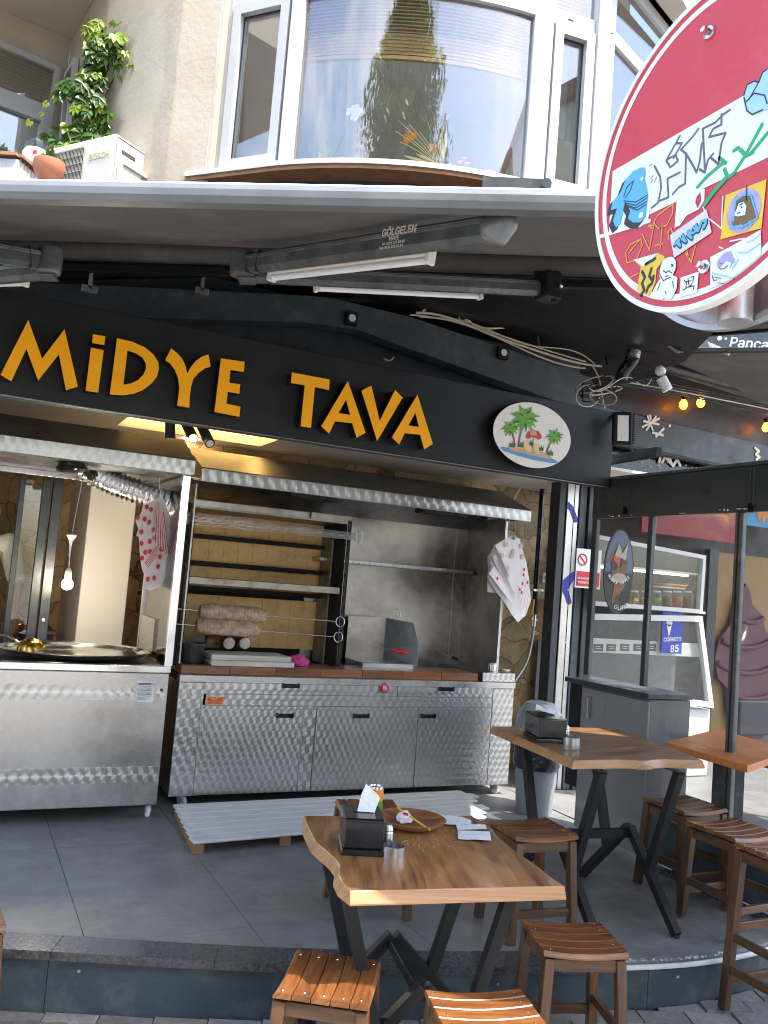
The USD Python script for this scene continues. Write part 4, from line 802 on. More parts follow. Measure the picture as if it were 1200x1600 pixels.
# ================================================================ dark boards and beams above the sign
sf = thing('shop_front_boards', 'dark blue black boarding and bent beam between the awning and the shop sign', 'shop front', (1.8, 4.9, 2.4))
yb = 4.86
part(sf, 'wall_board', bx(-1.6, 4.05, yb+.28, yb+.32, 2.43, 3.35, 0), 'fascia_paint')
beam = [(-140, 432), (180, 447), (480, 462), (520, 466), (640, 495), (925, 590), (935, 650), (640, 545), (560, 515), (470, 503), (180, 495), (-140, 470)]
part(sf, 'bent_beam', front(Polygon(fpx(beam, yb)).buffer(0), yb+.12, .12), 'fascia_paint')
sb_ = [(-140, 462), (180, 478), (470, 492), (560, 506), (660, 538), (780, 576), (925, 632), (925, 660), (760, 610), (620, 585), (-140, 520)]
part(sf, 'recess_board', front(Polygon(fpx(sb_, yb+.2)).buffer(0), yb+.24, .04), 'anthracite')
for a, b in (((-140, 436), (935, 418)), ((0, 470), (935, 470))): part(sf, 'rail', bar(spot(*a, y=yb+.06), spot(*b, y=yb+.06)+V(0, 0, 0), .05, .03), 'black_paint')
for px, py in ((140, 452), (315, 455), (925, 445)): p = spot(px, py, y=yb-.06); part(sf, 'hanger', [bar(p, p+V(0, 0, .12), .02, .02), bx(-.04, .04, -.01, .01, -.02, .02).apply_translation(p)], 'cast_steel')
part(sf, 'vent_frame', front(Polygon(fpx([(806, 588), (884, 600), (884, 636), (806, 622)], yb+.17)).buffer(.012), yb+.19, .02), 'fascia_paint')
zz = [spot(845, p, y=yb+.16)[2] for p in (594, 628)]
vq = frect((811, 592), (878, 632), yb+.16)
part(sf, 'vent_back', front(sbox(vq[0], vq[1]+.01, vq[2], vq[3]-.01), yb+.168, .002), 'matt_black')
for z in np.linspace(vq[1]+.02, vq[3]-.02, 6): part(sf, 'vent_slat', bar(V(vq[0], yb+.155, z), V(vq[2], yb+.155, z), .02, .005), 'black_paint')
post = [spot(935, 470, y=4.75), spot(918, 548, y=4.75)]
part(sf, 'corner_strut', bar(spot(948, 462, y=4.7), spot(914, 552, y=5.1), .06, .09), 'black_paint')
part(sf, 'hanging_plate', front(Polygon(fpx([(942, 526), (988, 533), (975, 572), (950, 570)], 4.9)), 4.92, .02), 'black_paint')
for px, py, lb in ((550, 497, 'small square spotlight on the bent beam above the gap between the two words'), (787, 551, 'small square spotlight on the bent beam up to the left of the vent grille')):
    c = spot(px, py, y=yb-.03); t = thing('square_spotlight', lb, 'spotlight', c)
    part(t, 'housing', rbox(.082, .07, .085, .004).apply_translation(c+V(0, .03, 0)), 'black_paint'); part(t, 'bezel', lathe([(.012, 0), (.024, 0), (.022, .004), (.012, .003)], c-V(0, .006, 0), 20, axis=(0, -1, 0)), 'plastic_white', smooth=40); part(t, 'lens', lathe([(0, .001), (.013, .001), (0, .002)], c-V(0, .006, 0), 16, axis=(0, -1, 0)), 'lamp_white')
# loose cables
def cable(pts, r, y0, y1=None, n=30): 
    P = [spot(px, py, y=y0+((y1 or y0)-y0)*i/(len(pts)-1)) for i, (px, py) in enumerate(pts)]; return tube(spline(P, n), r, 6)
cb_ = thing('cable_bundle', 'loose beige cables lying along the top of the dark beam right of the spotlight', 'cables', spot(800, 530, y=5.1))
for i, (pts, r) in enumerate([([(660, 487), (722, 490), (735, 504), (790, 512), (850, 518), (908, 530)], .008), ([(650, 489), (700, 496), (760, 520), (830, 545), (900, 566), (940, 572)], .009), ([(640, 492), (720, 505), (800, 530), (870, 552), (915, 565)], .006), ([(690, 497), (740, 506), (830, 540), (880, 545), (930, 570)], .005), ([(655, 495), (740, 512), (840, 556), (915, 575)], .007), ([(722, 505), (718, 492), (724, 487), (730, 494), (726, 500)], .006), ([(840, 526), (843, 545), (845, 560)], .005), ([(925, 572), (935, 590), (940, 615), (945, 638)], .006), ([(600, 560), (610, 563), (615, 558)], .005)]):
    part(cb_, 'cable', cable(pts, r, yb-.03), 'cable_beige' if i not in (6,) else 'stem_brown', smooth=True)
co = thing('cable_coil', 'tangled coil of beige cable hanging above the right end of the sign', 'cables', spot(940, 615, y=4.6))
cr_ = random.Random(3)
for k in range(7):
    cx_, cz_ = cr_.uniform(918, 952), cr_.uniform(600, 622); a0_, b0_ = cr_.uniform(14, 32), cr_.uniform(9, 20); ph = cr_.uniform(0, 6)
    part(co, 'cable_loop', tube([spot(cx_+a0_*math.cos(a), cz_+b0_*math.sin(a)+.3*a0_*math.sin(a+ph), y=4.55+.06*math.sin(a+k)) for a in np.linspace(0, 6.28*(.8+.2*cr_.random()), 26)], .0045, 6), 'cable_beige' if k % 3 else 'cable_black', smooth=True)
cam_ = thing('security_camera', 'white security camera on a thin black arm right of the cable coil', 'camera', spot(1030, 590, y=4.45))
p0, p1 = spot(915, 610, y=4.55), spot(1030, 586, y=4.4)
part(cam_, 'arm', bar(p0, p1, .022, .022), 'black_paint'); part(cam_, 'wall_plate', bx(-.03, .03, -.01, .01, -.05, .05).apply_translation(p0), 'black_paint')
c = spot(1031, 580, y=4.38); part(cam_, 'mount', [trimesh.creation.icosphere(2, .034).apply_translation(c), lathe([(0, 0), (.04, 0), (.03, .03), (0, .035)], c+V(0, 0, .0), 18, axis=(.4, -.3, .6))], 'plastic_white', smooth=True)
e = spot(1038, 600, y=4.35); part(cam_, 'body', lathe([(0, -.05), (.034, -.05), (.036, -.04), (.036, .045), (.03, .05), (0, .05)], e, 20, axis=(-.35, .2, .7)), 'plastic_white', smooth=40)
part(cam_, 'lead', cable([(920, 606), (960, 598), (985, 590), (1000, 600), (1020, 585)], .004, 4.45), 'cable_beige', smooth=True)
pp = thing('black_elbow_pipe', 'black elbow pipe in front of the neighbouring black canopy near the camera', 'pipe', spot(985, 570, y=4.6))
part(pp, 'pipe', tube(spline([spot(972, 598, y=4.75), spot(976, 578, y=4.7), spot(986, 565, y=4.65), spot(989, 555, y=4.6)], 14), .045, 14), 'gloss_black', smooth=True); part(pp, 'collar', tube([spot(988, 560, y=4.6), spot(990, 549, y=4.6)], .052, 14), 'foil', smooth=40)

# ================================================================ interior: ceiling, walls, column
ZC = 2.40
it = thing('shop_interior', 'shop interior of cream ceiling, stone patterned walls and cream column behind the counters', 'room', (1.5, 7, 0))
ca_, cb2 = spot(233, 655, z=ZC), spot(424, 697, z=ZC)
cv = sbox(.86, 5.45, 1.86, 5.95)
shell = sbox(-1.6, 4.66, 4.75, 8.2).difference(cv)
part(it, 'ceiling', floorp(shell, ZC, .02), 'ceiling_paint')
cvr = cv.exterior.coords[:]
part(it, 'cove_wall', [bx(.86, 1.86, 5.952, 5.97, ZC+.0005, ZC+.13, 0), bx(.86, 1.86, 5.43, 5.449, ZC+.0005, ZC+.13, 0), bx(1.862, 1.88, 5.45, 5.95, ZC+.0005, ZC+.13, 0), bx(.84, .859, 5.45, 5.95, ZC+.0005, ZC+.13, 0)], 'ceiling_paint')
part(it, 'cove_top', bx(.86, 1.86, 5.45, 5.95, ZC+.131, ZC+.15, 0), 'ceiling_paint')
part(it, 'cove_light_strip', [bx(.89, 1.82, 5.90, 5.935, ZC+.085, ZC+.1, 0), bx(1.81, 1.845, 5.48, 5.9, ZC+.085, ZC+.1, 0)], 'led_warm')
part(it, 'back_wall', bx(-1.6, 4.75, 7.75, 7.8, 0, 2.8, 0), 'stone_paper')
part(it, 'left_wall', bx(-1.6, -1.55, 4.9, 7.75, 0, 2.8, 0), 'stone_paper')
part(it, 'grill_wall', bx(1.33, 4.8, 6.2, 6.25, 0, 2.8, 0), 'stone_paper')
part(it, 'side_wall', bx(4.76, 4.8, 6.26, 8.2, 0, 2.8, 0), 'stone_paper')
cx1 = spot(145, 740, y=6.5)[0]; cx2 = spot(213, 787, y=6.5)[0]
part(it, 'column', bx(cx1, cx2, 6.5, 7.745, 0, ZC, .004), 'column_paint')
for px, py in ((297, 686), (367, 701)):
    c = spot(px, py, z=ZC-.002); part(it, 'downlight', lathe([(0, 0), (.035, 0), (.035, .006), (0, .006)], c-V(0, 0, .006), 18), 'spot_led')
sk = thing('wall_socket', 'yellowed wall socket with black plug behind the hanging paper bundle', 'socket', spot(222, 927, y=7.0))
# the socket sits on the stone patterned partition right of the column
part(it, 'socket_wall', bx(cx2+.02, 1.9, 7.0, 7.05, 0, ZC, 0), 'stone_paper')
q = frect((212, 920), (234, 934), 6.99); part(sk, 'plate', front(sbox(*q), 6.998, .012), 'cable_beige'); part(sk, 'plug', lathe([(0, 0), (.02, 0), (.018, .035), (0, .04)], V(q[2]-.03, 6.985, (q[1]+q[3])/2), 12, axis=(0, -1, 0)), 'rubber'); part(sk, 'lead', tube(spline([V(q[2]-.03, 6.94, q[1]+.03), V(q[2]-.03, 6.94, q[1]-.15), V(q[2]-.06, 6.95, q[1]-.38)], 10), .006, 6), 'cable_black')
part(sk, 'socket_hole', lathe([(0, 0), (.02, 0), (.018, .002), (0, .002)], V(q[0]+.035, 6.986, (q[1]+q[3])/2), 16, axis=(0, -1, 0)), 'stem_brown')
# three black track spotlights
for i, ((ax, ay), (bx_, by)) in enumerate((((266, 652), (266, 676)), ((287, 658), (302, 676)), ((312, 664), (328, 684)))):
    p, q = spot(ax, ay-4, y=5.15), spot(bx_, by+9, y=4.95+.2*(i == 0)); t = thing('track_spotlight', ('black cylinder track spotlight pointing straight down, left one of three below the sign', 'middle black track spotlight, tilted with its lit face showing', 'right black track spotlight, tilted, of the three below the sign')[i], 'spotlight', p)
    part(t, 'housing', tube([p, p*.1+q*.9, q], [.03, .03, .03], 18), 'matt_black', smooth=40)
    part(t, 'lens', lathe([(0, 0), (.022, 0), (.022, .003), (0, .003)], q, 16, axis=tuple(unit(q-p))), 'spot_led' if i == 1 else 'lamp_white'); part(t, 'stem', tube([p, V(p[0], p[1], ZC)], .008, 8), 'matt_black')
trk = solo('lighting_track', bx(.9, 1.7, 5.1, 5.135, ZC-.03, ZC-.001, .002), 'matt_black', 'thin black lighting track on the cream ceiling behind the sign', 'track')
# door on the left with dark frame, and the person standing behind it
yd = 6.3
dr_ = thing('glass_door', 'dark framed open glass door at the left in front of the stone wall', 'door', spot(60, 1000, y=yd))
def vx(px, py): return spot(px, py, y=yd)[0]
xa, xb_ = vx(23, 870), vx(68, 870)
part(dr_, 'frame_post', bx(xa-.018, xa+.018, yd, yd+.05, 0, 2.35, .003), 'door_frame'); part(dr_, 'frame_post', bx(xb_-.055, xb_+.0, yd-.01, yd+.06, 0, 2.35, .003), 'door_frame'); part(dr_, 'frame_post', bx(xb_+.012, xb_+.075, yd-.02, yd+.07, 0, 2.35, .003), 'door_frame')
part(dr_, 'glass', bx(xa+.018, xb_-.055, yd+.02, yd+.028, .05, 2.3, 0), 'clear_glass'); part(dr_, 'lock', lathe([(0, 0), (.014, 0), (.012, .008), (0, .01)], V(xb_+.04, yd-.02, spot(48, 968, y=yd)[2]), 14, axis=(0, -1, 0)), 'cast_steel')
ps = spot(-44, 960, y=6.85); px0, py0 = ps[0], 6.85
pe = thing('person', 'person in a white polo shirt and dark trousers standing behind the glass door', 'person', (px0, py0, 0))
J = lambda x, y, z: V(px0+x*1.12, py0+y*1.1, z*1.13)
def chain(segs):
    return sum([m3.Manifold()]+[hullball([(a, ra), (b, rb)]) for a, ra, b, rb in segs][0:0], m3.Manifold()) if False else m3.Manifold.batch_boolean([hullball([(a, ra), (b, rb)]) for a, ra, b, rb in segs], m3.OpType.Add)
def soft(man, ln=.03, it_=8):
    m = tri(man.refine_to_length(ln)); trimesh.smoothing.filter_taubin(m, iterations=it_); return m
hz = 1.58
arms = []
for s in (-1, 1): arms += [(J(s*.19, 0, 1.40), .05, J(s*.25, -.02, 1.13), .042), (J(s*.25, -.02, 1.13), .04, J(s*.23, -.12, .90), .03), (J(s*.23, -.12, .90), .03, J(s*.225, -.14, .82), .035)]
fing = []
for s in (-1, 1):
    for k, (dx, l) in enumerate(((-.026, .065), (-.009, .075), (.009, .07), (.026, .055))): fing += [(J(s*.225+dx*.6, -.14+dx, .80), .01, J(s*.225+dx*.6, -.155+dx, .80-l*.6), .009), (J(s*.225+dx*.6, -.155+dx, .80-l*.6), .009, J(s*.22+dx*.6, -.15+dx, .80-l), .008)]
    fing += [(J(s*.21, -.16, .85), .012, J(s*.20, -.19, .80), .009)]
legs = [s_ for s in (-1, 1) for s_ in ((J(s*.09, 0, .92), .09, J(s*.10, -.01, .50), .06), (J(s*.10, -.01, .50), .055, J(s*.10, .02, .08), .04), (J(s*.10, .02, .06), .04, J(s*.11, -.13, .04), .035))]
torso = [(J(0, 0, .95), .13, J(0, 0, 1.2), .125), (J(-.11, 0, 1.34), .075, J(.11, 0, 1.34), .075), (J(0, 0, 1.2), .125, J(0, 0, 1.36), .10), (J(0, 0, 1.38), .058, J(0, -.01, 1.5), .052)]
head = [(J(0, -.01, hz+.03), .092, J(0, -.02, hz-.03), .075), (J(0, -.03, hz-.05), .055, J(0, -.045, hz-.075), .035), (J(0, -.1, hz+.005), .010, J(0, -.118, hz-.025), .013), (J(-.085, 0, hz+.01), .02, J(-.088, .005, hz-.03), .012), (J(.085, 0, hz+.01), .02, J(.088, .005, hz-.03), .012)]
part(pe, 'body', soft(chain(arms+fing+legs+torso+head), .02, 6), 'skin', smooth=True)
sh_ = [(J(0, 0, .90), .155, J(0, 0, 1.2), .14), (J(-.13, 0, 1.36), .08, J(.13, 0, 1.36), .08), (J(0, 0, 1.2), .14, J(0, 0, 1.38), .11)]+[(J(s*.17, 0, 1.385), .075, J(s*.235, -.01, 1.17), .07) for s in (-1, 1)]
part(pe, 'shirt', soft(chain(sh_), .03, 8), 'shirt_white', smooth=True); part(pe, 'shirt_collar', lathe([(.068, 0), (.075, 0), (.062, .05), (.056, .05), (.066, .004)], J(0, -.005, 1.43), 24), 'shirt_white', smooth=40)
tr_ = [(J(0, 0, .92), .15, J(0, 0, .86), .15)]+[s_ for s in (-1, 1) for s_ in ((J(s*.085, 0, .86), .10, J(s*.10, -.01, .5), .08), (J(s*.10, -.01, .5), .08, J(s*.10, .02, .07), .065))]
part(pe, 'trousers', soft(chain(tr_), .03, 6), 'trousers', smooth=True)
part(pe, 'hair', soft(hullball([(J(0, .012, hz+.05), .095), (J(0, .03, hz-.01), .085)]), .02, 5), 'hair_dark', smooth=True)
for s in (-1, 1): part(pe, 'eye', trimesh.creation.icosphere(2, .012).apply_translation(J(s*.032, -.097, hz+.015)), 'hair_dark', smooth=True)
part(pe, 'mouth', bx(-.022, .022, -.004, .004, -.003, .003, .001).apply_translation(J(0, -.098, hz-.052)), 'red_print')
part(pe, 'shirt_emblem', extr(Point(0, 0).buffer(.013).union(sbox(-.018, -.03, .018, -.024)), J(.075, -.158, 1.27), (1, 0, 0), (0, 0, 1), .002), 'label_dark')
tb = thing('small_cabinet', 'brown wooden shelf behind the glass door with a small bottle on it', 'shelf', spot(58, 985, y=7.2))
q = spot(58, 982, y=7.2); part(tb, 'top', bx(q[0]-.12, q[0]+.12, 7.0, 7.5, q[2]-.03, q[2], .003), 'stem_brown'); part(tb, 'side', bx(q[0]-.11, q[0]+.11, 7.02, 7.48, 0, q[2]-.031, .003), 'trousers')
bt = thing('small_bottle', 'small bottle with red label on the shelf by the glass door', 'bottle', V(q[0], 7.1, q[2])); part(bt, 'bottle', lathe([(0, 0), (.025, 0), (.025, .07), (.012, .09), (.012, .11), (0, .11)], V(q[0], 7.1, q[2]), 18), 'raw_wood', smooth=40); part(bt, 'label', lathe([(.0255, .0), (.0262, 0), (.0262, .03), (.0255, .03)], V(q[0], 7.1, q[2]+.003), 18), 'red_print')

# ================================================================ left serving counter (y0 front)
YK = 5.21; XK0, XK1 = -.75, spot(265, 1048, y=YK)[0]
ZB, ZM0, ZM1 = .085, spot(150, 1049, y=YK)[2], spot(150, 1038, y=YK)[2]
ZF0, ZF1 = 2.045, 2.135; YKB = 6.12
kk = thing('serving_counter', 'stainless steel serving counter with glass sided canopy and a large round tray, at the left', 'counter', (0, YK, 0))
part(kk, 'base_panel', bx(XK0, XK1, YK, YKB, ZB, ZM0-.002, .004), 'brushed_steel')
z1, z2 = spot(130, 1085, y=YK)[2], spot(130, 1075, y=YK)[2]
def band_strip(py, hh): z = spot(130, py, y=YK)[2]; return bx(XK0, XK1-.004, YK-.0012, YK+.002, z-hh, z+hh, 0)
part(kk, 'patterned_strip', band_strip(1082, .042), 'swirl_steel'); part(kk, 'patterned_strip', band_strip(1212, .045), 'swirl_steel')
part(kk, 'top_band', bx(XK0, XK1+.006, YK-.012, YK+.05, ZM0, ZM1+.002, .004), 'shiny_steel')
part(kk, 'worktop', bx(XK0, XK1, YK+.05, YKB, ZM0, ZM0+.02, .002), 'greasy_steel')
part(kk, 'canopy_front', bx(XK0, XK1+.02, YK-.06, YK-.045, ZF0, ZF1, .002), 'swirl_steel')
part(kk, 'canopy_soffit', bx(XK0, XK1+.018, YK-.045, YKB-.002, ZF0+.008, ZF0+.02, 0), 'brushed_steel')
def slope(x0, x1, y0, z0, y1, z1, xi=0): v = np.array([(x0, y0, z0), (x1, y0, z0), (x1-xi, y1, z1), (x0+xi, y1, z1)]); return trimesh.Trimesh(np.vstack([v, v+V(0, .004, .006)]), np.array([(0, 1, 2), (0, 2, 3), (4, 6, 5), (4, 7, 6), (0, 4, 5), (0, 5, 1), (1, 5, 6), (1, 6, 2), (2, 6, 7), (2, 7, 3), (3, 7, 4), (3, 4, 0)]), process=False)
part(kk, 'canopy_hood', slope(XK0, XK1+.02, YK-.05, ZF1+.001, YK+.32, spot(235, 681, y=YK+.32)[2], 0), 'dark_steel')
part(kk, 'canopy_rear_edge', bx(XK0, XK1, YKB-.03, YKB, ZF0-.03, ZF0+.007, .002), 'swirl_steel_fine')
part(kk, 'corner_post', bx(XK1-.035, XK1+.012, YK-.01, YK+.035, ZM1+.002, ZF0+.007, .003), 'shiny_steel')
part(kk, 'corner_post', bx(XK1-.035, XK1+.0, YKB-.035, YKB, ZM1+.002, ZF0+.007, .003), 'shiny_steel')
part(kk, 'side_rail', bar(V(XK1-.012, YK+.04, ZF0-.03), V(XK1-.012, YKB-.04, ZF0-.03), .03, .05), 'brushed_steel')
part(kk, 'side_glass', bx(XK1-.02, XK1-.014, YK+.036, YKB-.036, ZM1+.004, ZF0-.056, 0), 'tinted_glass')
part(kk, 'lower_glass', bx(XK1-.034, XK1-.03, YK+.4, YKB-.05, ZM1+.004, ZM1+.25, 0), 'clear_glass')
def caster(t, p, d=V(0, -1, 0), r=.036, lab=None):
    x, y, _ = p; s = np.cross(V(0, 0, 1), d)
    part(t, 'caster', [bar(V(x, y, .084), V(x, y, .078), .075, .06), tube([V(x, y, .078), V(x, y, .06)], .012, 10), bar(V(x, y, .075)+s*.016, V(x, y, .03)+d*.02+s*.016, .004, .05), bar(V(x, y, .075)-s*.016, V(x, y, .03)+d*.02-s*.016, .004, .05)], 'caster_grey')
    part(t, 'caster_wheel', lathe([(0, -.012), (r-.006, -.012), (r, -.006), (r, .006), (r-.006, .012), (0, .012)], V(x, y, r)+d*.018, 20, axis=tuple(s)), 'plastic_white', smooth=40)
caster(kk, (1.165, YK+.08, 0)); caster(kk, (-.6, YK+.08, 0)); caster(kk, (1.165, YKB-.1, 0))
q = frect((212, 1064), (241, 1097), YK-.003)
lb = part(kk, 'maker_label', front(Polygon(fpx([(215, 1063), (242.5, 1065.5), (238, 1098), (210.5, 1096)], YK)), YK-.0015, .0012), 'paper_white')
wx, wz = q[2]-q[0], q[3]-q[1]
def lx(u, v): return V(q[0]+.012+u*(wx-.024), YK-.0035, q[1]+wz*.03+v*wz*.9)
part(lb, 'print', cat([extr(sbox(0, 0, .075, .011), lx(.05, .86), (1, 0, .05), (0, 0, 1), .0006), text('CE', .011, lx(.84, .86), (1, 0, .05), (0, 0, 1), .0006, True)]+[extr(sbox(0, 0, (.055 if k % 3 else .075), .0022), lx(.03, .76-k*.07), (1, 0, .05), (0, 0, 1), .0006) for k in range(11)]+[extr(sbox(0, 0, .025+.005*(k % 2), .0022), lx(.62, .76-k*.07), (1, 0, .05), (0, 0, 1), .0006) for k in range(8)]), 'ink_grey')
part(kk, 'cable_hole', lathe([(0, 0), (.009, 0), (.009, .001), (0, .001)], spot(252.5, 1078, y=YK-.002), 14, axis=(0, -1, 0)), 'matt_black')
# tray with ladle
tc = spot(122, 1018, z=ZM1+.03); tr = abs(spot(240, 1020, z=ZM1+.03)[0]-spot(6, 1015, z=ZM1+.03)[0])/2; tc = V(spot(122, 1018, z=ZM1+.03)[0], YK+.5, ZM1-.015); tr = .44
ty = thing('round_tray', 'very large round steel tray sunk in the serving counter', 'tray', tc)
part(ty, 'dish', lathe([(0, .008), (tr*.5, .006), (tr*.56, .02), (tr*.60, .026), (tr*.93, .034), (tr*.95, .048), (tr, .056), (tr+.012, .05), (tr, .046), (tr*.96, .03), (tr*.6, .016), (0, 0)], tc, 64), 'shiny_steel', smooth=35)
ld = thing('ladle', 'brass ladle lying at the left on the large round tray', 'ladle', tc+V(-.27, -.05, .05))
lc = spot(46, 1011, y=tc[1]-.12); lc[2] = tc[2]+.075
part(ld, 'bowl', put(lathe([(0, -.035), (.04, -.03), (.065, -.01), (.075, .02), (.072, .02), (.062, -.008), (.038, -.026), (0, -.031)], (0, 0, 0), 28), trimesh.transformations.translation_matrix(lc)@trimesh.transformations.rotation_matrix(2.6, (1, .3, 0))), 'brass', smooth=40)
part(ld, 'handle', tube(spline([lc+V(-.06, 0, .01), lc+V(-.16, .02, .05), lc+V(-.3, .05, .04), lc+V(-.42, .06, .06)], 14), .006, 8), 'shiny_steel', smooth=True)
cbk = solo('cutting_board', [bx(.93, 1.17, YKB-.24, YKB-.04, ZM0+.021, ZM0+.052, .004)], 'raw_wood', 'brown cutting board behind the right edge of the round tray', 'cutting board', uv=None)
cbk = solo('knife_handle', bar(spot(223, 965, y=YKB+.1), spot(228, 940, y=YKB+.1), .02, .028, bev=.006), 'raw_wood', 'light wooden knife handle hanging by the wall socket lead', 'knife')
# pendant bulb
pb = spot(105, 913, y=5.75); pl = thing('pendant_bulb', 'lit white bulb hanging on a thin wire over the round tray', 'lamp', pb)
part(pl, 'bulb', lathe([(0, -.036), (.02, -.031), (.034, -.014), (.036, .004), (.028, .022), (.018, .032), (0, .032)], pb, 24), 'lamp_bulb', smooth=True)
part(pl, 'holder', lathe([(0, .033), (.019, .033), (.021, .045), (.021, .085), (.017, .09), (.014, .1), (0, .1)], pb, 20), 'plastic_white', smooth=40)
tp = spot(112, 836, y=5.75); part(pl, 'cord_cover', lathe([(.004, -.14), (.007, -.08), (.011, -.04), (.03, -.006), (.036, .0), (.03, .004), (0, .006)], tp, 20), 'plastic_white', smooth=True)
part(pl, 'cord', tube([pb+V(0, 0, .1), tp-V(0, 0, .1)], .0045, 6), 'plastic_white'); part(pl, 'wire', tube([tp, V(tp[0]+.03, tp[1]-.02, ZF0)], .0022, 5), 'plastic_white')
# flexible ducts under the canopy
def duct(pts, r, n=70, rib=.1):
    c = spline(pts, n); return tube(c, [r*(1+rib*(.5-abs((i % 4)-2)/2)) for i in range(n)], 22)
fd = thing('flexible_duct', 'crinkled silver foil duct hanging under the left canopy', 'duct', spot(200, 765, y=5.6))
part(fd, 'hose', duct([spot(132, 742, y=5.75)+V(0, 0, .05), spot(160, 752, y=5.7)+V(0, 0, .02), spot(200, 763, y=5.65), spot(245, 778, y=5.6), spot(262, 790, y=5.75)], .075, 90, .22), 'foil', smooth=40)
fd = thing('flexible_duct', 'dark ribbed duct end poking through the left canopy ceiling', 'duct', spot(123, 724, y=5.4))
c = spot(123, 720, y=5.42); part(fd, 'hose', duct([V(c[0], c[1], ZF0-.035), V(c[0]+.01, c[1], ZF0+.003), V(c[0]+.015, c[1], ZF0+.0075)], .12, 14, .1), 'gloss_black', smooth=True)
# hanging bundles of wrapping paper
def paper_sheet(poly, y, amp, seed, curl=0.0):
    """a sheet outlined in (x, z), gently rumpled, thin"""
    v, f = trimesh.creation.triangulate_polygon(poly, engine='earcut')
    m = trimesh.Trimesh(np.c_[v, np.zeros(len(v))], f, process=False)
    for _ in range(3): m = m.subdivide()
    v = np.array(m.vertices); w = (meshkit.fbm(np.c_[v[:, 0]*9, v[:, 1]*9, np.full(len(v), seed)], 3, seed)-.5)*amp
    return trimesh.Trimesh(np.c_[v[:, 0], y+w+curl*(v[:, 0]-v[:, 0].min()), v[:, 1]], m.faces, process=False)
def dots(poly, y, px_list, r, squash=.7):
    ms = []
    for p in px_list:
        c = spot(*p, y=y); e = affinity.scale(Point(c[0], c[2]).buffer(r, resolution=6), squash, 1)
        ms.append(front(e, y, .001))
    return cat(ms)
w1 = thing('paper_bundle', 'hanging bundle of white wrapping paper with red dots at the left counter canopy', 'paper', spot(245, 780, y=5.55))
yw = 5.5
S1 = [(224, 787), (243, 782), (254, 775), (262, 800), (266, 830), (272, 868), (268, 890), (250, 912), (228, 921), (226, 900), (221, 885), (216, 838), (212, 838), (216, 826), (211, 812), (220, 803)]
part(w1, 'top_sheet', paper_sheet(Polygon(fpx(S1, yw)).buffer(0), yw, .03, 3), 'paper_wrap', smooth=True)
for k, (dx, dy) in enumerate(((3, 3), (6, 4), (9, 3))): part(w1, 'sheet', paper_sheet(Polygon(fpx([(a+dx*.8, b+dy*.5) for a, b in S1[3:10]]+[(226+dx, 860)], yw+.02*(k+1))).buffer(0), yw+.02*(k+1), .02, 9+k), 'paper_wrap', smooth=True)
for k in range(12): part(w1, 'fold', bar(spot(245+k*.9, 782+k*1.6, y=yw-.022-.001*k), spot(241+k*2.1, 846+k*2.2, y=yw-.022-.001*k), .0025, .006), 'red_print' if k % 2 else 'paper_wrap')
for k in range(9): part(w1, 'fold', bar(spot(248-k*.4, 848+k*2.6, y=yw-.024), spot(225+k*.9, 880+k*.9, y=yw-.024), .0025, .004), 'red_print' if k % 2 else 'paper_wrap')
part(w1, 'red_dots', dots(None, yw-.021, [(229.5, 792), (236, 796), (215.5, 808.5), (226, 811), (233, 816), (221, 831), (242, 840), (234, 846), (221, 849), (227, 863), (234.5, 862), (247, 885), (231, 905), (241, 903), (240, 828), (250, 870), (252, 858), (222, 872)], .0165, .75), 'red_print', kind='stuff')
part(w1, 'string', tube([spot(252, 778, y=yw), spot(249, 758, y=yw), V(spot(249, 758, y=yw)[0], yw, ZF0)], .002, 5), 'plastic_white')
w2 = thing('paper_bundle', 'hanging white wrapping paper bundle with pale pink dots and green pin right of the grill', 'paper', spot(803, 845, y=5.4))
yw = 5.32
S2 = [(775, 851), (799, 838), (806, 837), (815, 846), (823, 872), (829, 905), (832, 938), (825, 962), (812, 973), (800, 958), (782, 930), (763, 900), (770, 884), (766, 870)]
part(w2, 'rear_sheets', paper_sheet(Polygon(fpx(S2, yw)).buffer(0), yw+.02, .03, 2), 'paper_wrap', smooth=True)
for k, s in enumerate(([(766, 866), (776, 858), (790, 880), (806, 938), (794, 930)], [(763, 896), (772, 884), (785, 905), (800, 935), (812, 960), (796, 940)], [(772, 856), (780, 852), (800, 905), (805, 930), (790, 900)])): part(w2, 'sheet', paper_sheet(Polygon(fpx(s, yw-.01*k)).buffer(0), yw-.008-.01*k, .012, 20+k), 'paper_wrap', smooth=True)
part(w2, 'top_sheet', paper_sheet(Polygon(fpx([(774, 852), (800, 838), (812, 842), (822, 880), (798, 905)], yw-.05)).buffer(0), yw-.05, .012, 31), 'paper_wrap', smooth=True)
part(w2, 'pink_dots', dots(None, yw-.058, [(791, 851), (785, 868), (800, 869), (815, 853), (793, 888), (774, 871), (817, 870), (803, 862)], .02, .8), 'pink_print', kind='stuff')
part(w2, 'red_dots', dots(None, yw-.045, [(819, 890), (812, 921), (777, 904), (818, 898), (815, 926), (824, 910), (816, 912)], .013, .7), 'red_print', kind='stuff')
for k in range(8): part(w2, 'fold', bar(spot(818+k*1.2, 905+k*3, y=yw-.02), spot(806+k*2.2, 932+k*4, y=yw-.02), .002, .004), 'pink_print' if k % 2 else 'paper_wrap')
part(w2, 'green_pin', lathe([(0, 0), (.014, 0), (.012, .006), (0, .008)], spot(803, 840.5, y=yw-.06), 16, axis=(0, -1, 0)), 'can_green'); 
for px in (795, 804.5): part(w2, 'wire', tube([spot(px, 838, y=yw), spot(px+.5, 815, y=yw)+V(0, 0, .02)], .002, 5), 'cast_steel')
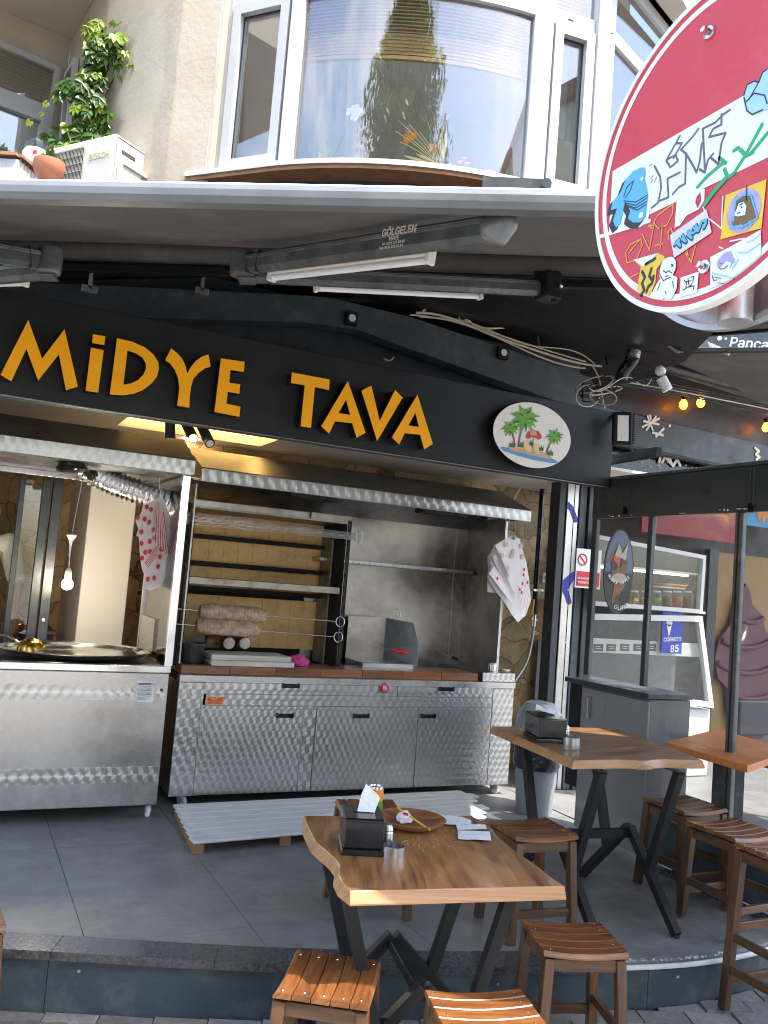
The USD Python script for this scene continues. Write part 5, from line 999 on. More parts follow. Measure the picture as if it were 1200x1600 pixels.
part(w2, 'bag_behind', paper_sheet(Polygon(fpx([(762, 870), (772, 858), (778, 925), (782, 928), (762, 925)], yw+.06)).buffer(0), yw+.06, .02, 5), 'plastic_white', smooth=True)

# ================================================================ grill counter
YG = 5.408; GX0, GX1 = spot(282, 1048, y=YG)[0], spot(804, 1060, y=YG)[0]
gb = .078; gm = spot(540, 1060, y=YG)[2]; gm0 = gm-.045; gw = gm+.055
gg = thing('grill_counter', 'engine turned stainless steel grill counter with hood, cupboards, drawers and wooden worktop', 'grill', (2.6, YG, 0))
YGB = 6.1
part(gg, 'carcass', bx(GX0, GX1, YG+.006, YGB, gb, gm0, .002), 'swirl_steel')
def fl_(x0, x1, z0, z1, nm, m='swirl_steel', pr=.0): return part(gg, nm, bx(x0, x1, YG-.004-pr, YG+.005, z0, z1, .0015), m)
def X(px, py): return spot(px, py, y=YG)[0]
def Z(px, py): return spot(px, py, y=YG)[2]
xA, xB = X(318, 1080), X(769, 1090)
part(gg, 'top_band', bx(GX0-.004, GX1+.004, YG-.016, YG+.05, gm0, gm, .003), 'brushed_steel')
fl_(GX0, X(316, 1150), gb, gm0-.004, 'end_panel'); fl_(xB+.004, GX1, gb, gm0-.004, 'end_panel', 'swirl_steel_fine')
zd1, zd0 = Z(450, 1059), Z(450, 1085); zr0 = Z(450, 1103)-.002
fl_(xA, xB, zd1+.004, gm0-.003, 'upper_rail')
dA, dB = X(577, 1070), X(621, 1070)
d1 = fl_(xA, dA-.003, zd0, zd1, 'drawer', pr=.004); kp = fl_(dA, dB, zd0, zd1, 'knob_panel'); d2 = fl_(dB+.003, xB-.004, zd0, zd1, 'drawer', pr=.004)
fl_(xA, xB, zr0+.003, zd0-.004, 'middle_rail')
c1, c2, c3 = X(468, 1170), X(490, 1170), X(649, 1170)
o1 = fl_(xA-.01, c1, gb+.004, zr0, 'door', 'swirl_steel_fine', .005); fl_(c1+.003, c2-.006, gb+.004, zr0, 'door_post'); o2 = fl_(c2, c3-.002, gb+.004, zr0, 'door', 'swirl_steel_fine', .005); o3 = fl_(c3+.003, xB-.004, gb+.004, zr0, 'door', 'swirl_steel_fine', .005)
for pr_, (px, py) in ((d1, (455, 1072)), (d2, (699, 1077)), (o1, (446, 1118.5)), (o2, (565, 1119)), (o3, (670, 1119))):
    c = spot(px, py, y=YG-.02); m = [bx(-.058, .058, -.012, .012, -.012, .014, .006), bx(-.062, -.044, -.004, .02, -.016, .018, .005), bx(.044, .062, -.004, .02, -.016, .018, .005)]
    part(pr_, 'handle', cat([q.apply_translation(c) for q in m]), 'gloss_black', smooth=30)
kc = spot(600, 1074, y=YG-.004)
part(kp, 'knob', lathe([(0, 0), (.036, 0), (.036, .012), (.030, .016), (.024, .017), (.024, .012), (0, .012)], kc, 28, axis=(0, -1, 0)), 'plastic_red', smooth=40); part(kp, 'knob_cap', [lathe([(0, .012), (.023, .012), (.021, .02), (0, .021)], kc, 24, axis=(0, -1, 0)), bx(-.005, .005, -.036, -.018, -.018, .018, .002).apply_translation(kc)], 'shiny_steel', smooth=30)
q = frect((322.5, 1088), (349, 1101.5), YG); pls = part(gg, 'orange_plate', bx(q[0], q[2], YG-.006, YG-.0042, q[1], q[3], .001), 'sticker_orange')
part(pls, 'print', [text('ALTUNEL', .019, V(q[0]+.006, YG-.0062, q[3]-.024), (1, 0, 0), (0, 0, 1), .0006, True)]+[bx(q[0]+.008, q[2]-.01-.012*(k % 2), YG-.0068, YG-.0062, q[1]+.008+.007*k, q[1]+.0115+.007*k, 0) for k in range(4)], 'red_print')
for x in (GX0+.09, GX1-.09): caster(gg, (x, YG+.06, 0), V(.5, -.85, 0)); 
caster(gg, (GX0+.09, YGB-.1, 0)); caster(gg, (GX1-.09, YGB-.1, 0))
xw1 = X(752, 1040)
for i in range(7):
    xa2, xb2 = GX0+.01+(xw1-GX0-.01)*i/7, GX0+.01+(xw1-GX0-.01)*(i+1)/7
    m = bx(xa2+.0006, xb2-.0006, YG+.03, YG+.34, gm+.001, gw, .003); part(gg, 'worktop_board', m, 'counter_wood', uv=grain(m, (1, 0, 0)))
part(gg, 'worktop_tray', bx(GX0+.01, GX1, YG+.342, YGB-.02, gm+.001, gm+.03, .002), 'greasy_steel')
q1 = frect((763, 1030), (807, 1048), YG); part(gg, 'end_box', bx(xw1+.02, GX1+.006, YG+.0, YGB-.05, gm+.001, gw+.012, .003), 'swirl_steel_fine')
# back and hood
YB = 6.05; ZH0, ZH1 = 2.035, 2.118
part(gg, 'back_panel', bx(X(532, 900), GX1-.08, YB, YB+.02, gm+.03, ZH0+.25, 0), 'brushed_steel_tall'); part(gg, 'back_panel', bx(GX0, X(532, 900), YB+.03, YB+.05, gm+.03, ZH0+.25, 0), 'smoky_steel')
xs_ = spot(705, 950, y=YB)[0]
part(gg, 'panel_joint', bx(xs_-.006, xs_+.006, YB-.006, YB-.0005, gm+.03, ZH0+.1, .001), 'brushed_steel'); part(gg, 'side_panel', bx(GX1-.10, GX1-.09, YG+.12, YB-.001, gw, ZH0+.02, 0), 'smoky_steel'); part(gg, 'side_panel_edge', bx(GX1-.105, GX1-.082, YG+.10, YG+.122, gw, ZH0+.005, .002), 'swirl_steel_fine')
part(gg, 'left_side_panel', bx(GX0+.012, GX0+.022, YG+.12, YB, gw, ZH0, 0), 'smoky_steel')
part(gg, 'hood_front', bx(GX0-.005, GX1-.0, YG-.075, YG-.06, ZH0, ZH1, .002), 'swirl_steel_large')
part(gg, 'hood_slope', slope(GX0-.005, GX1, YG-.068, ZH1+.001, YG+.36, spot(600, 743, y=YG+.36)[2], 0), 'dark_steel'); part(gg, 'hood_end', extr([(-YG+.06, ZH0+.01), (-YG-.36, spot(600, 743, y=YG+.36)[2]-.004), (-YB, spot(600, 743, y=YG+.36)[2]-.004), (-YB, ZH0+.01)], (GX1-.008, 0, 0), (0, -1, 0), (0, 0, 1), .006), 'brushed_steel')
part(gg, 'hood_inside', slope(GX0+.005, GX1-.01, YG-.055, ZH0+.005, YG+.30, ZH0+.05), 'brushed_steel'); part(gg, 'hood_inside_back', slope(GX0+.005, GX1-.01, YG+.301, ZH0+.05, YB+.001, ZH0-.06), 'brushed_steel'); part(gg, 'hood_rib', bar(V(GX0+.03, YG+.30, ZH0+.044), V(GX1-.02, YG+.30, ZH0+.044), .012, .012), 'shiny_steel')
for px in (487, 690):
    c = spot(px, 778, y=YG+.08); c[2] = ZH0+.015; part(gg, 'hood_lamp', [bx(-.17, .09, -.05, .09, -.03, .005, .008).apply_translation(c), lathe([(0, -.035), (.07, -.03), (.085, 0), (0, 0)], c+V(.16, .03, 0), 24)], 'matt_black', smooth=30)
part(gg, 'rear_shelf', bx(X(540, 878)+.0, spot(740, 893, y=YB-.16)[0], YB-.16, YB-.001, spot(640, 886, y=YB-.16)[2]-.014, spot(640, 886, y=YB-.16)[2]+.014, .002), 'swirl_steel_fine')
# charcoal grill: firebrick lining, bars, combs with pegs
ox0, ox1 = GX0+.05, spot(535, 900, y=YG+.2)[0]; yf = YG+.20; yk = YB-.005
def rows(py): return spot(420, py, y=yk)[2]
zlist = [(rows(848), rows(812)), (rows(888), rows(851)), (rows(926), rows(892)), (rows(1012), rows(935))]
oz1 = spot(420, 806, y=yf)[2]
br = random.Random(2)
nb_ = 10
for (za, zb2) in zlist:
    for i in range(nb_):
        xa2 = ox0+(ox1-ox0)*i/nb_; part(gg, 'firebrick', bx(xa2+.0006, xa2+(ox1-ox0)/nb_-.0006, yk-.02-br.random()*.002, yk+.02, za, zb2-.003, .001), 'firebrick')
part(gg, 'grill_lining', bx(ox0, ox1, yk+.021, yk+.025, gm+.03, oz1, 0), 'soot')
part(gg, 'grill_side', bx(ox1, ox1+.012, yf+.01, yk, gm+.03, oz1, 0), 'soot'); part(gg, 'grill_side', bx(ox0-.012, ox0, yf+.01, yk, gm+.03, oz1, 0), 'soot')
part(gg, 'grill_side_brick', bx(ox1-.014, ox1-.001, yf+.2, yk-.03, gm+.05, oz1-.04, .002), 'greasy_steel')
part(gg, 'grill_top', bx(ox0-.012, ox1+.012, yf, yk, oz1+.001, oz1+.015, .002), 'greasy_steel')
part(gg, 'comb_plate', bx(ox0-.075, ox0-.013, yf-.004, yf+.006, gm+.03, oz1+.03, .001), 'black_paint'); part(gg, 'comb_plate', bx(ox1+.013, ox1+.04, yf-.004, yf+.006, gm+.03, oz1+.03, .001), 'black_paint')
for zz in np.linspace(gm+.10, oz1-.02, 13):
    for xx, s in ((ox0-.02, -1), (ox1+.022, -1)): part(gg, 'comb_peg', bar(V(xx, yf-.006, zz+.03), V(xx+.024*s, yf-.055, zz-.012), .005, .005), 'shiny_steel')
for (za, zb2), nm in zip(zlist[:-1], ('bar',)*3): part(gg, 'grill_bar', bar(V(ox0, yk-.06, za-.002), V(ox1, yk-.06, za-.002), .06, .03), 'soot')
zl = spot(420, 914, y=yf+.1)[2]; part(gg, 'drip_ledge', bx(ox0, ox1+.01, yf+.02, yf+.2, zl-.028, zl+.02, .003), 'greasy_steel')
zsk = spot(420, 822, y=yf)[2]
rods = thing('skewer_bundle', 'bundle of long bright empty skewers resting across the top of the grill', 'skewers', (2, yf, zsk))
for k in range(9): p, q = V(ox0-.09, yf-.035+.012*(k % 3), zsk+.03-.009*k+.0), V(ox1+.06, yf-.045+.012*((k+1) % 3), zsk+.012-.006*k); part(rods, 'skewer', bar(p, q, .004, .004), 'shiny_steel'); part(rods, 'ring', tube([q+V(.026*(1-math.cos(a)), 0, .024*math.sin(a)-.002*k) for a in np.linspace(0, 6.28, 14)[:-1]], .0025, 5, True), 'shiny_steel', smooth=True)
# rolls of meat on skewers
def roll(nm, lab, pa, pb, r, ring, seed):
    t = thing(nm, lab, 'meat skewer', pa); d = unit(pb-pa); ln = np.linalg.norm(pb-pa); n = 56
    c = [pa+d*ln*i/(n-1) for i in range(n)]; rr = [r*(min(1, .62+2.6*min(i, n-1-i)/n)**.7)*(1+.03*math.sin(i*2.4+seed)+.03*((i*7+seed) % 3-1)) for i in range(n)]
    part(t, 'meat', tube(c, rr, 22), 'meat', smooth=True)
    sp = [pa+d*ln*i/420 for i in range(421)]; s = unit(np.cross(d, (0, 0, 1))); u = np.cross(s, d); R_ = lambda i: r*(min(1, .62+2.6*min(i, 420-i)/420)**.7)*1.02
    part(t, 'winding', tube([p+(s*math.cos(i*.62)+u*math.sin(i*.62))*R_(i) for i, p in enumerate(sp)], .0026, 5), 'meat', smooth=True)
    part(t, 'skewer', bar(pa-d*.16, ring, .006, .006), 'shiny_steel'); e = unit(ring-pa); part(t, 'handle_ring', tube([ring+e*.032+(e*math.cos(a)+V(0, 0, 1)*math.sin(a)*1.1)*.032 for a in np.linspace(0, 6.28, 20)[:-1]], .0035, 6, True), 'shiny_steel', smooth=True)
ym = yf-.05
roll('meat_skewer', 'upper roll of wound offal on a long skewer in front of the grill', spot(312, 954, y=ym), spot(414, 962, y=ym), .052, spot(525, 971, y=ym), 1)
roll('meat_skewer', 'lower roll of wound offal on a skewer, nearer the cutting boards', spot(307, 977, y=ym-.03), spot(404, 984, y=ym-.03), .052, spot(522, 995, y=ym-.03), 2)
for i, (px, lb) in enumerate(((358, 'left white cut end of a meat roll behind the pale cutting boards'), (383, 'right browner cut end of a meat roll behind the pale cutting boards'))):
    c = spot(px, 1005, y=YG+.24); t = thing('cut_meat_roll', lb, 'meat', c); part(t, 'meat', tube([c, c+V(0, .1, .0), c+V(0, .22, 0)], [.042, .046, .04], 18), 'meat_dark', smooth=True); part(t, 'cut_face', lathe([(0, .004), (.03, .003), (.041, -.002), (.041, -.008), (0, -.008)], c-V(0, .001, 0), 18, axis=(0, -1, 0)), 'meat_fat', smooth=True)
c = spot(336, 1003, y=YG+.3); solo('roast_meat', tri(hullball([(c+V(-.05, .0, 0), .045), (c+V(.05, .05, .005), .05)]).refine_to_length(.02)), 'meat_dark', 'dark browned lump of meat beside the two cut roll ends', 'meat', smooth=True)
for i, (py0, py1, dx, lb) in enumerate(((1031, 1022, 0, 'lower pale plastic cutting board on the worktop edge'), (1021, 1009, .0, 'upper pale plastic cutting board on top of the other one'))):
    p0, p1 = spot(331, 1026, y=YG+.02), spot(459, 1026, y=YG+.02); z = gw+.002+.036*i; m = bx(p0[0], p1[0]-.02*i+.01, YG+.02+.01*i, YG+.30, z, z+.034, .005); solo('cutting_board', m, 'pale_board', lb, 'cutting board', uv=grain(m, (1, 0, 0)))
bk = thing('black_bucket', 'black plastic bucket with a cut out lip at the left end of the worktop', 'bucket', spot(300, 1016, y=YG+.15)); c = spot(301, 1015, y=YG+.16); c[2] = gw+.002
part(bk, 'body', lathe([(0, 0), (.062, 0), (.082, .12), (.086, .12), (.086, .128), (.078, .128), (.058, .006), (0, .006)], c, 28), 'bucket', smooth=40); part(bk, 'lip', [extr([(-.088, 0), (.088, 0), (.088, .05), (.05, .04), (-.02, .01), (-.06, .035), (-.088, .03)], c+V(0, .07, .12), (1, 0, 0), (0, 0, 1), .005)], 'bucket')
def blob(name, lab, c, sx, sy, sz, m, catg, seed, amp=.35):
    g = trimesh.creation.icosphere(4, 1.0); v = np.array(g.vertices); v *= (1+amp*(meshkit.fbm(v*1.9+seed, 4, seed)-.5)*2)[:, None]; v *= V(sx, sy, sz); v[:, 2] = np.maximum(v[:, 2], -sz*.6); return solo(name, trimesh.Trimesh(v+c, g.faces), m, lab, catg, smooth=True)
c = spot(468, 1014, y=YG+.2); c[2] = gw+.03; blob('pink_cloth', 'crumpled bright pink cloth right of the pale cutting boards', c, .07, .06, .045, 'pink_cloth', 'cloth', 4)
# steel fryer tray with folded splash guard, red handled tool, tins
st = thing('steel_cooker', 'low steel cooking plate with folded splash guard right of the grill', 'cooker', spot(600, 1015, y=YG+.35))
yA, yB2 = YG+.30, YG+.56
a, b = spot(545, 962, y=yB2), spot(604, 965, y=yB2); e = spot(646, 1000, y=yA)
part(st, 'guard_back', bx(a[0], b[0], yB2, yB2+.004, gm+.03, a[2], 0), 'brushed_steel_tall')
part(st, 'guard_wing', extr([(0, 0), (.30, 0), (.30, .20), (.24, a[2]-gm-.045), (0, a[2]-gm-.03)], V(b[0], yB2, gm+.03), V(.55, -.85, 0), (0, 0, 1), .004), 'galvanised')
part(st, 'plate', bx(a[0]+.0, b[0]+.10, yA-.05, yB2-.002, gm+.032, gm+.085, .004), 'brushed_steel'); part(st, 'hook', tube([b+V(.05, -.03, -.01), b+V(.05, -.03, .06), b+V(.06, -.03, .07), b+V(.09, -.03, .07), b+V(.1, -.03, .05), b+V(.1, -.03, -.02)], .003, 6), 'shiny_steel', smooth=True)
p, q = spot(611, 1015, y=YG+.12), spot(637, 1020, y=YG+.08); rt = thing('scraper', 'metal scraper with bright red handle on the worktop', 'scraper', p)
part(rt, 'handle', tube([p, (p+q)/2, q], [.008, .014, .016], 14), 'plastic_red', smooth=True); part(rt, 'blade', bar(p, p+(p-q)*1.4, .05, .002), 'brushed_steel')
p, q = spot(706, 1027, y=YG+.1), spot(716, 1031, y=YG+.07); sp_ = thing('spatula', 'flat black handled spatula lying at the right of the worktop', 'spatula', p); part(sp_, 'handle', tube([p, q], .011, 10), 'gloss_black', smooth=40); part(sp_, 'blade', bar(p, p+(p-q)*2.5, .03, .003), 'cast_steel')
c = spot(770, 1028, y=YG+.12); c[2] = gw+.013; t = thing('small_tin', 'small round metal tin on the right end box of the grill counter', 'tin', c); part(t, 'body', lathe([(0, 0), (.03, 0), (.031, .004), (.031, .05), (0, .05)], c, 22), 'shiny_steel', smooth=40); part(t, 'lid', lathe([(0, .051), (.032, .051), (.032, .06), (.028, .063), (0, .063)], c, 22), 'brushed_steel', smooth=40)
c = spot(792, 1031, y=YG+.15); c[2] = gw+.013; t = thing('small_dish', 'shallow cream dish beside the small tin', 'dish', c); part(t, 'dish', lathe([(0, 0), (.025, 0), (.035, .012), (.032, .012), (.024, .004), (0, .004)], c, 20), 'plastic_white', smooth=40)

# duckboard of grey slats on the floor before the grill
pal = thing('duckboard', 'light grey slatted duckboard lying on the floor in front of the grill counter', 'duckboard', (2.2, 4.9, 0))
Fl, Fr, Bl, Br = spot(300, 1318, z=.06), spot(757, 1278, z=.06), spot(270, 1258, z=.06), spot(722, 1236, z=.06)
nsl = 7
for i in range(nsl):
    t0, t1 = i/nsl, (i+.9)/nsl; st_ = (0, .055)[i % 2]*0
    p, q = Fl+(Bl-Fl)*(t0+t1)/2, Fr+(Br-Fr)*(t0+t1)/2
    w = np.linalg.norm(Bl-Fl)*(t1-t0); part(pal, 'slat', bar(p, q+V(.04*(i % 3), 0, 0), w, .018, bev=.008), 'pallet_grey')
for t in (.02, .28, .52, .76, .97): p, q = Fl+(Fr-Fl)*t, Bl+(Br-Bl)*t; p[2] = q[2] = .025; part(pal, 'runner', bar(p, q, .06, .048), 'raw_wood')

# ================================================================ right of the grill
jb = thing('shutter_jamb', 'dark door jamb with a bright steel guide strip sprayed with blue graffiti', 'door jamb', spot(890, 1000, y=5.5))
yj = 5.5
def jx(px, py=900): return spot(px, py, y=yj)[0]
part(jb, 'dark_post', bx(jx(867), jx(877), yj, yj+.12, 0, 2.55, .003), 'door_frame'); part(jb, 'steel_strip', bx(jx(878.2), jx(896), yj-.01, yj+.1, 0, 2.55, .003), 'brushed_steel'); part(jb, 'strip_groove', bx(jx(888.5), jx(889.7), yj-.0115, yj-.0095, 0, 2.55, 0), 'matt_black')
part(jb, 'dark_post', bx(jx(897), jx(908), yj-.02, yj+.1, 0, 2.55, .003), 'fascia_paint'); part(jb, 'dark_post', bx(jx(909), jx(926), yj-.04, yj+.1, 0, 2.55, .003), 'door_frame')
gf = [strokes([fpx(p, yj-.0105)], .05) for p in ([(886, 788), (893, 795), (899, 812)], [(896, 898), (878, 914)], [(878, 914), (886, 930), (889, 940)], [(894, 902), (884, 918)])]
cl_ = sbox(jx(878.4), 0, jx(895.8), 2.5)
part(jb, 'blue_graffiti', front(unary_union(gf).intersection(cl_), yj-.0102, .0012), 'graffiti_blue')
sc = spot(884, 1004, y=yj-.01); part(jb, 'screw', lathe([(0, 0), (.008, 0), (.006, .004), (0, .005)], sc, 10, axis=(0, -1, 0)), 'trim_white')
gp = thing('gas_pipe', 'black gas pipe with yellow valve lever on the stone wall right of the grill', 'pipe', spot(840, 880, y=6.0))
yp = 6.05
t_, b_ = spot(849, 750, y=yp), spot(833.5, 960, y=yp); xp = (t_[0]+b_[0])/2
part(gp, 'pipe', tube([V(xp, yp, b_[2]), V(xp, yp, 2.55)], .022, 14), 'gloss_black', smooth=True); part(gp, 'coupling', tube([V(xp, yp, b_[2]+.0), V(xp, yp, b_[2]+.12)], .028, 14), 'rubber', smooth=40)
part(gp, 'pipe_clip', [bar(V(xp-.05, yp-.02, spot(838, 922, y=yp)[2]), V(xp+.05, yp-.02, spot(838, 922, y=yp)[2]), .05, .02)], 'shiny_steel')
part(gp, 'valve_lever', bar(V(xp-.035, yp-.03, b_[2]+.13), V(xp-.045, yp-.03, b_[2]-.0), .02, .02, bev=.005), 'plastic_yellow'); part(gp, 'valve_body', [tube([V(xp, yp, b_[2]), V(xp, yp, b_[2]-.1)], .02, 12), tube([V(xp-.03, yp, b_[2]-.04), V(xp+.03, yp, b_[2]-.04)], .014, 10)], 'shiny_steel', smooth=40)
part(gp, 'flexible_hose', tube(spline([V(xp, yp, b_[2]-.1), spot(831, 1000, y=yp-.03), spot(824, 1030, y=yp-.1), spot(808, 1058, y=yp-.25), spot(790, 1085, y=yp-.3)], 24), .012, 8), 'galvanised', smooth=True)
sw = thing('wall_switch', 'white switch box with white cable conduit rising from it beside the door jamb', 'switch', spot(857, 903, y=6.15))
q = frect((847, 894), (867, 912), 6.15); part(sw, 'box', bx(q[0], q[2], 6.14, 6.199, q[1], q[3], .006), 'plastic_white'); part(sw, 'rocker', bx(q[0]+.025, q[0]+.06, 6.13, 6.1405, q[1]+.025, q[3]-.025, .003), 'trim_white'); xq = (q[0]+q[2])/2+.035; part(sw, 'conduit', bx(xq-.014, xq+.018, 6.17, 6.199, q[3], 2.5, .004), 'plastic_white')
q = spot(836, 752, y=6.15); jbx = thing('junction_box', 'small white junction box with loose lead high on the stone wall', 'box', q); part(jbx, 'box', bx(q[0]-.05, q[0]+.05, 6.12, 6.199, q[2]-.06, q[2]+.08, .008), 'plastic_white'); part(jbx, 'cover', bx(q[0]-.045, q[0]+.005, 6.115, 6.1195, q[2]-.03, q[2]+.07, .002), 'matt_black'); part(jbx, 'lead', tube(spline([V(q[0]-.04, 6.13, q[2]-.03), spot(818, 758, y=6.14), spot(808, 770, y=6.14), spot(803, 780, y=6.14)], 14), .008, 6), 'lamp_white', smooth=True)
# bin
c = spot(838, 1272, z=0); c = V(c[0]+.02, c[1]+.06, 0)
bn = thing('waste_bin', 'pale grey waste bin with swing lid and black bag behind the rear table', 'bin', c)
part(bn, 'body', lathe([(0, 0), (.125, 0), (.15, .42), (0, .42)], c, 30), 'bin_grey', smooth=40); part(bn, 'bag', lathe([(.152, .30), (.165, .34), (.158, .42), (.172, .5), (.168, .56), (0, .565)], c, 40), 'bin_bag', smooth=True)
part(bn, 'lid', lathe([(.16, .565), (.163, .6), (.15, .68), (.1, .745), (0, .765)], c, 30), 'bin_grey', smooth=40)

# plastic film screen along the right side (plane x = XP)
XP = 3.757; yfar = spot(922, 900, x=XP)[1]; ynear = 2.96
ps_ = thing('plastic_screen', 'clear plastic film screen in dark grey frame along the right side of the terrace', 'screen', (XP, 3.6, 0))
zt0, zt1 = spot(1080, 738, x=XP)[2], spot(1080, 804, x=XP)[2]
part(ps_, 'top_beam', bx(XP-.015, XP+.02, ynear, yfar, zt1, zt0, .004), 'anthracite'); part(ps_, 'top_ledge', bx(XP-.035, XP+.03, ynear, yfar, zt0+.001, zt0+.018, .003), 'awning_metal')
def py_(px, yy=930): return spot(px, yy, x=XP)[1]
for pa, pb, z0 in ((1009, 1016, 1.0), (1146, 1158, .03), (921, 928, 1.0)):
    y1, y0 = py_(pa), py_(pb); part(ps_, 'post', bx(XP-.014, XP+.02, y0, y1, z0, zt1-.002, .003), 'awning_metal' if pa > 1100 else 'anthracite')
part(ps_, 'post_rib', bx(XP-.018, XP-.0145, py_(1152)-.003, py_(1152)+.003, .03, zt1-.01, 0), 'black_paint')
yfr = 3.80
def film(y0, y1, z0, z1, seed, amp=.03):
    n1, n2 = 30, 30; yy, zz = np.meshgrid(np.linspace(y0, y1, n1), np.linspace(z0, z1, n2), indexing='ij'); w = (meshkit.fbm(np.stack([yy*3, zz*1.3, np.full_like(yy, seed)], -1), 3, seed)-.5)*amp*np.clip((zz-z0)*4, 0, 1)*np.clip((z1-zz)*4, 0, 1)
    v = np.stack([XP+.005+w, yy, zz], -1).reshape(-1, 3); i = np.arange(n1*n2).reshape(n1, n2); f = np.vstack([np.stack([i[:-1, :-1], i[1:, :-1], i[1:, 1:]], -1).reshape(-1, 3), np.stack([i[:-1, :-1], i[1:, 1:], i[:-1, 1:]], -1).reshape(-1, 3)])
    return trimesh.Trimesh(v, f, process=False)
part(ps_, 'film', film(py_(1017), py_(929)-.002, 1.0, zt1, 1), 'plastic_film', smooth=True); part(ps_, 'film', film(py_(1147)+.01, py_(1017)-.012, .97 if False else .28, zt1, 2), 'plastic_film', smooth=True); part(ps_, 'film', film(ynear, py_(1159)-.002, .28, zt1, 3), 'plastic_film', smooth=True)
part(ps_, 'lower_panel', bx(XP-.01, XP+.02, ynear, yfr-.02, .03, .27, .003), 'fascia_paint'); part(ps_, 'lower_rail', bx(XP-.02, XP+.03, ynear, yfr-.02, .271, .285, .002), 'anthracite'); part(ps_, 'floor_strip', bx(XP-.06, XP-.011, ynear, yfr-.02, .0, .026, .003), 'granite')
for px, pt_, pb_ in ((983, 752, 803), (1179, 730, 800)):
    y = py_(px, 770); za, zb2 = spot(px, pt_, x=XP)[2], spot(px, pb_, x=XP)[2]
    part(ps_, 'strap', [bar(V(XP-.022, y-.012, za), V(XP-.022, y-.012, zb2+.03), .004, .003), bar(V(XP-.022, y+.012, za), V(XP-.022, y+.012, zb2+.03), .004, .003)], 'awning_metal'); part(ps_, 'buckle', bar(V(XP-.024, y, zb2+.045), V(XP-.024, y, zb2-.005), .03, .014), 'gloss_black')
hd = [extr(affinity.scale(Point(0, 0).buffer(1, resolution=5), random.uniform(.006, .02), .0035), spot(px, py, x=XP-.016), (0, -1, 0), (0, 0, 1), .002) for px, py in ((952, 806), (957, 807), (967, 806), (987, 805), (1063, 802), (1068, 802), (1125, 797), (1132, 797), (1138, 797), (1155, 795), (1165, 795))]
part(ps_, 'shiny_tape_scraps', cat(hd), 'foil', kind='stuff')
# grey cabinet under the screen
xf = 3.625; yfe = spot(905, 1075, x=xf)[1]; zc_ = spot(1013, 1084, y=yfr)[2]
cbn = thing('grey_cabinet', 'grey cabinet with glossy door and long steel handle behind the rear table', 'cabinet', (xf, 4.1, 0))
xr_ = spot(1080, 1083, y=yfr)[0]
part(cbn, 'body', bx(xf+.022, xr_, yfr+.001, yfe, .07, zc_-.035, .003), 'cabinet_grey'); part(cbn, 'door', bx(xf, xf+.02, yfr-.004, yfe-.03, .075, zc_-.045, .003), 'cabinet_door'); part(cbn, 'top', bx(xf-.012, xr_+.008, yfr-.012, spot(885, 1050, x=xf)[1], zc_-.03, zc_, .003), 'cabinet_top')
yh = spot(924, 1100, x=xf)[1]; z1h, z0h = spot(924, 1087, x=xf)[2], spot(924, 1123, x=xf)[2]
part(cbn, 'handle', [bar(V(xf-.022, yh, z0h), V(xf-.022, yh, z1h), .018, .012, up=(0, 1, 0)), bar(V(xf, yh, z0h+.01), V(xf-.022, yh, z0h+.01), .01, .01), bar(V(xf, yh, z1h-.01), V(xf-.022, yh, z1h-.01), .01, .01)], 'shiny_steel'); part(cbn, 'rear_box', bx(xf+.03, xr_-.02, yfe+.002, spot(886, 1060, x=xf)[1], .3, zc_-.032, .002), 'black_paint')
for x in (xf+.06, xr_-.05): caster(cbn, (x, yfr+.05, 0), V(-.8, -.6, 0), .03)

# ================================================================ the neighbour's stall behind the screen
nf_ = struct('neighbour_floor', bx(3.951, 14, 3.05, 12, -.2, -.004, 0), 'slate')
FZ = spot(1105, 1212, z=0); yz = FZ[1]; fzx1 = spot(1108, 1150, y=yz)[0]; fzx0 = spot(925, 1000, y=yz)[0]-.25
fz = thing('display_freezer', 'white dessert display freezer with glazed upper case behind the plastic screen', 'freezer', (fzx0, yz, 0))
case = Polygon(fpx([(905, 832), (925, 835), (1097, 868), (1091, 958), (905, 944)], yz)).buffer(0); low = Polygon(fpx([(905, 958), (1091, 962), (1109, 1105), (905, 1080)], yz)).buffer(0)
part(fz, 'case_frame', front(case.difference(case.buffer(-.035)), yz, .05), 'freezer_white'); part(fz, 'case_glass', front(case.buffer(-.03), yz-.02, .005), 'clear_glass'); part(fz, 'case_back', bx(fzx0, fzx1-.12, yz+.5, yz+.52, 1.0, 2.05, 0), 'trousers')
zsv = spot(1050, 893, y=yz)[2]; zj = spot(1050, 945, y=yz)[2]
part(fz, 'case_shelf', bx(fzx0+.05, fzx1-.15, yz+.02, yz+.45, zsv-.008, zsv+.008, .002), 'freezer_white'); part(fz, 'case_light', bx(fzx0+.3, fzx1-.3, yz+.05, yz+.07, zsv-.03, zsv-.012, 0), 'freezer_led'); part(fz, 'case_floor', bx(fzx0, fzx1-.12, yz+.0, yz+.5, zj-.06, zj-.04, 0), 'freezer_white')
part(fz, 'display_frame', front(low.difference(low.buffer(-.05)), yz, .05), 'freezer_white'); part(fz, 'display_glass', front(low.buffer(-.045), yz-.02, .005), 'clear_glass'); part(fz, 'display_back', bx(fzx0, fzx1-.05, yz+.4, yz+.42, .3, 1.1, 0), 'cabinet_grey')
zr_ = spot(1000, 1012, y=yz)[2]; part(fz, 'label_rail', bx(fzx0+.1, fzx1-.1, yz+.02, yz+.05, zr_-.06, zr_+.06, .004), 'freezer_white')
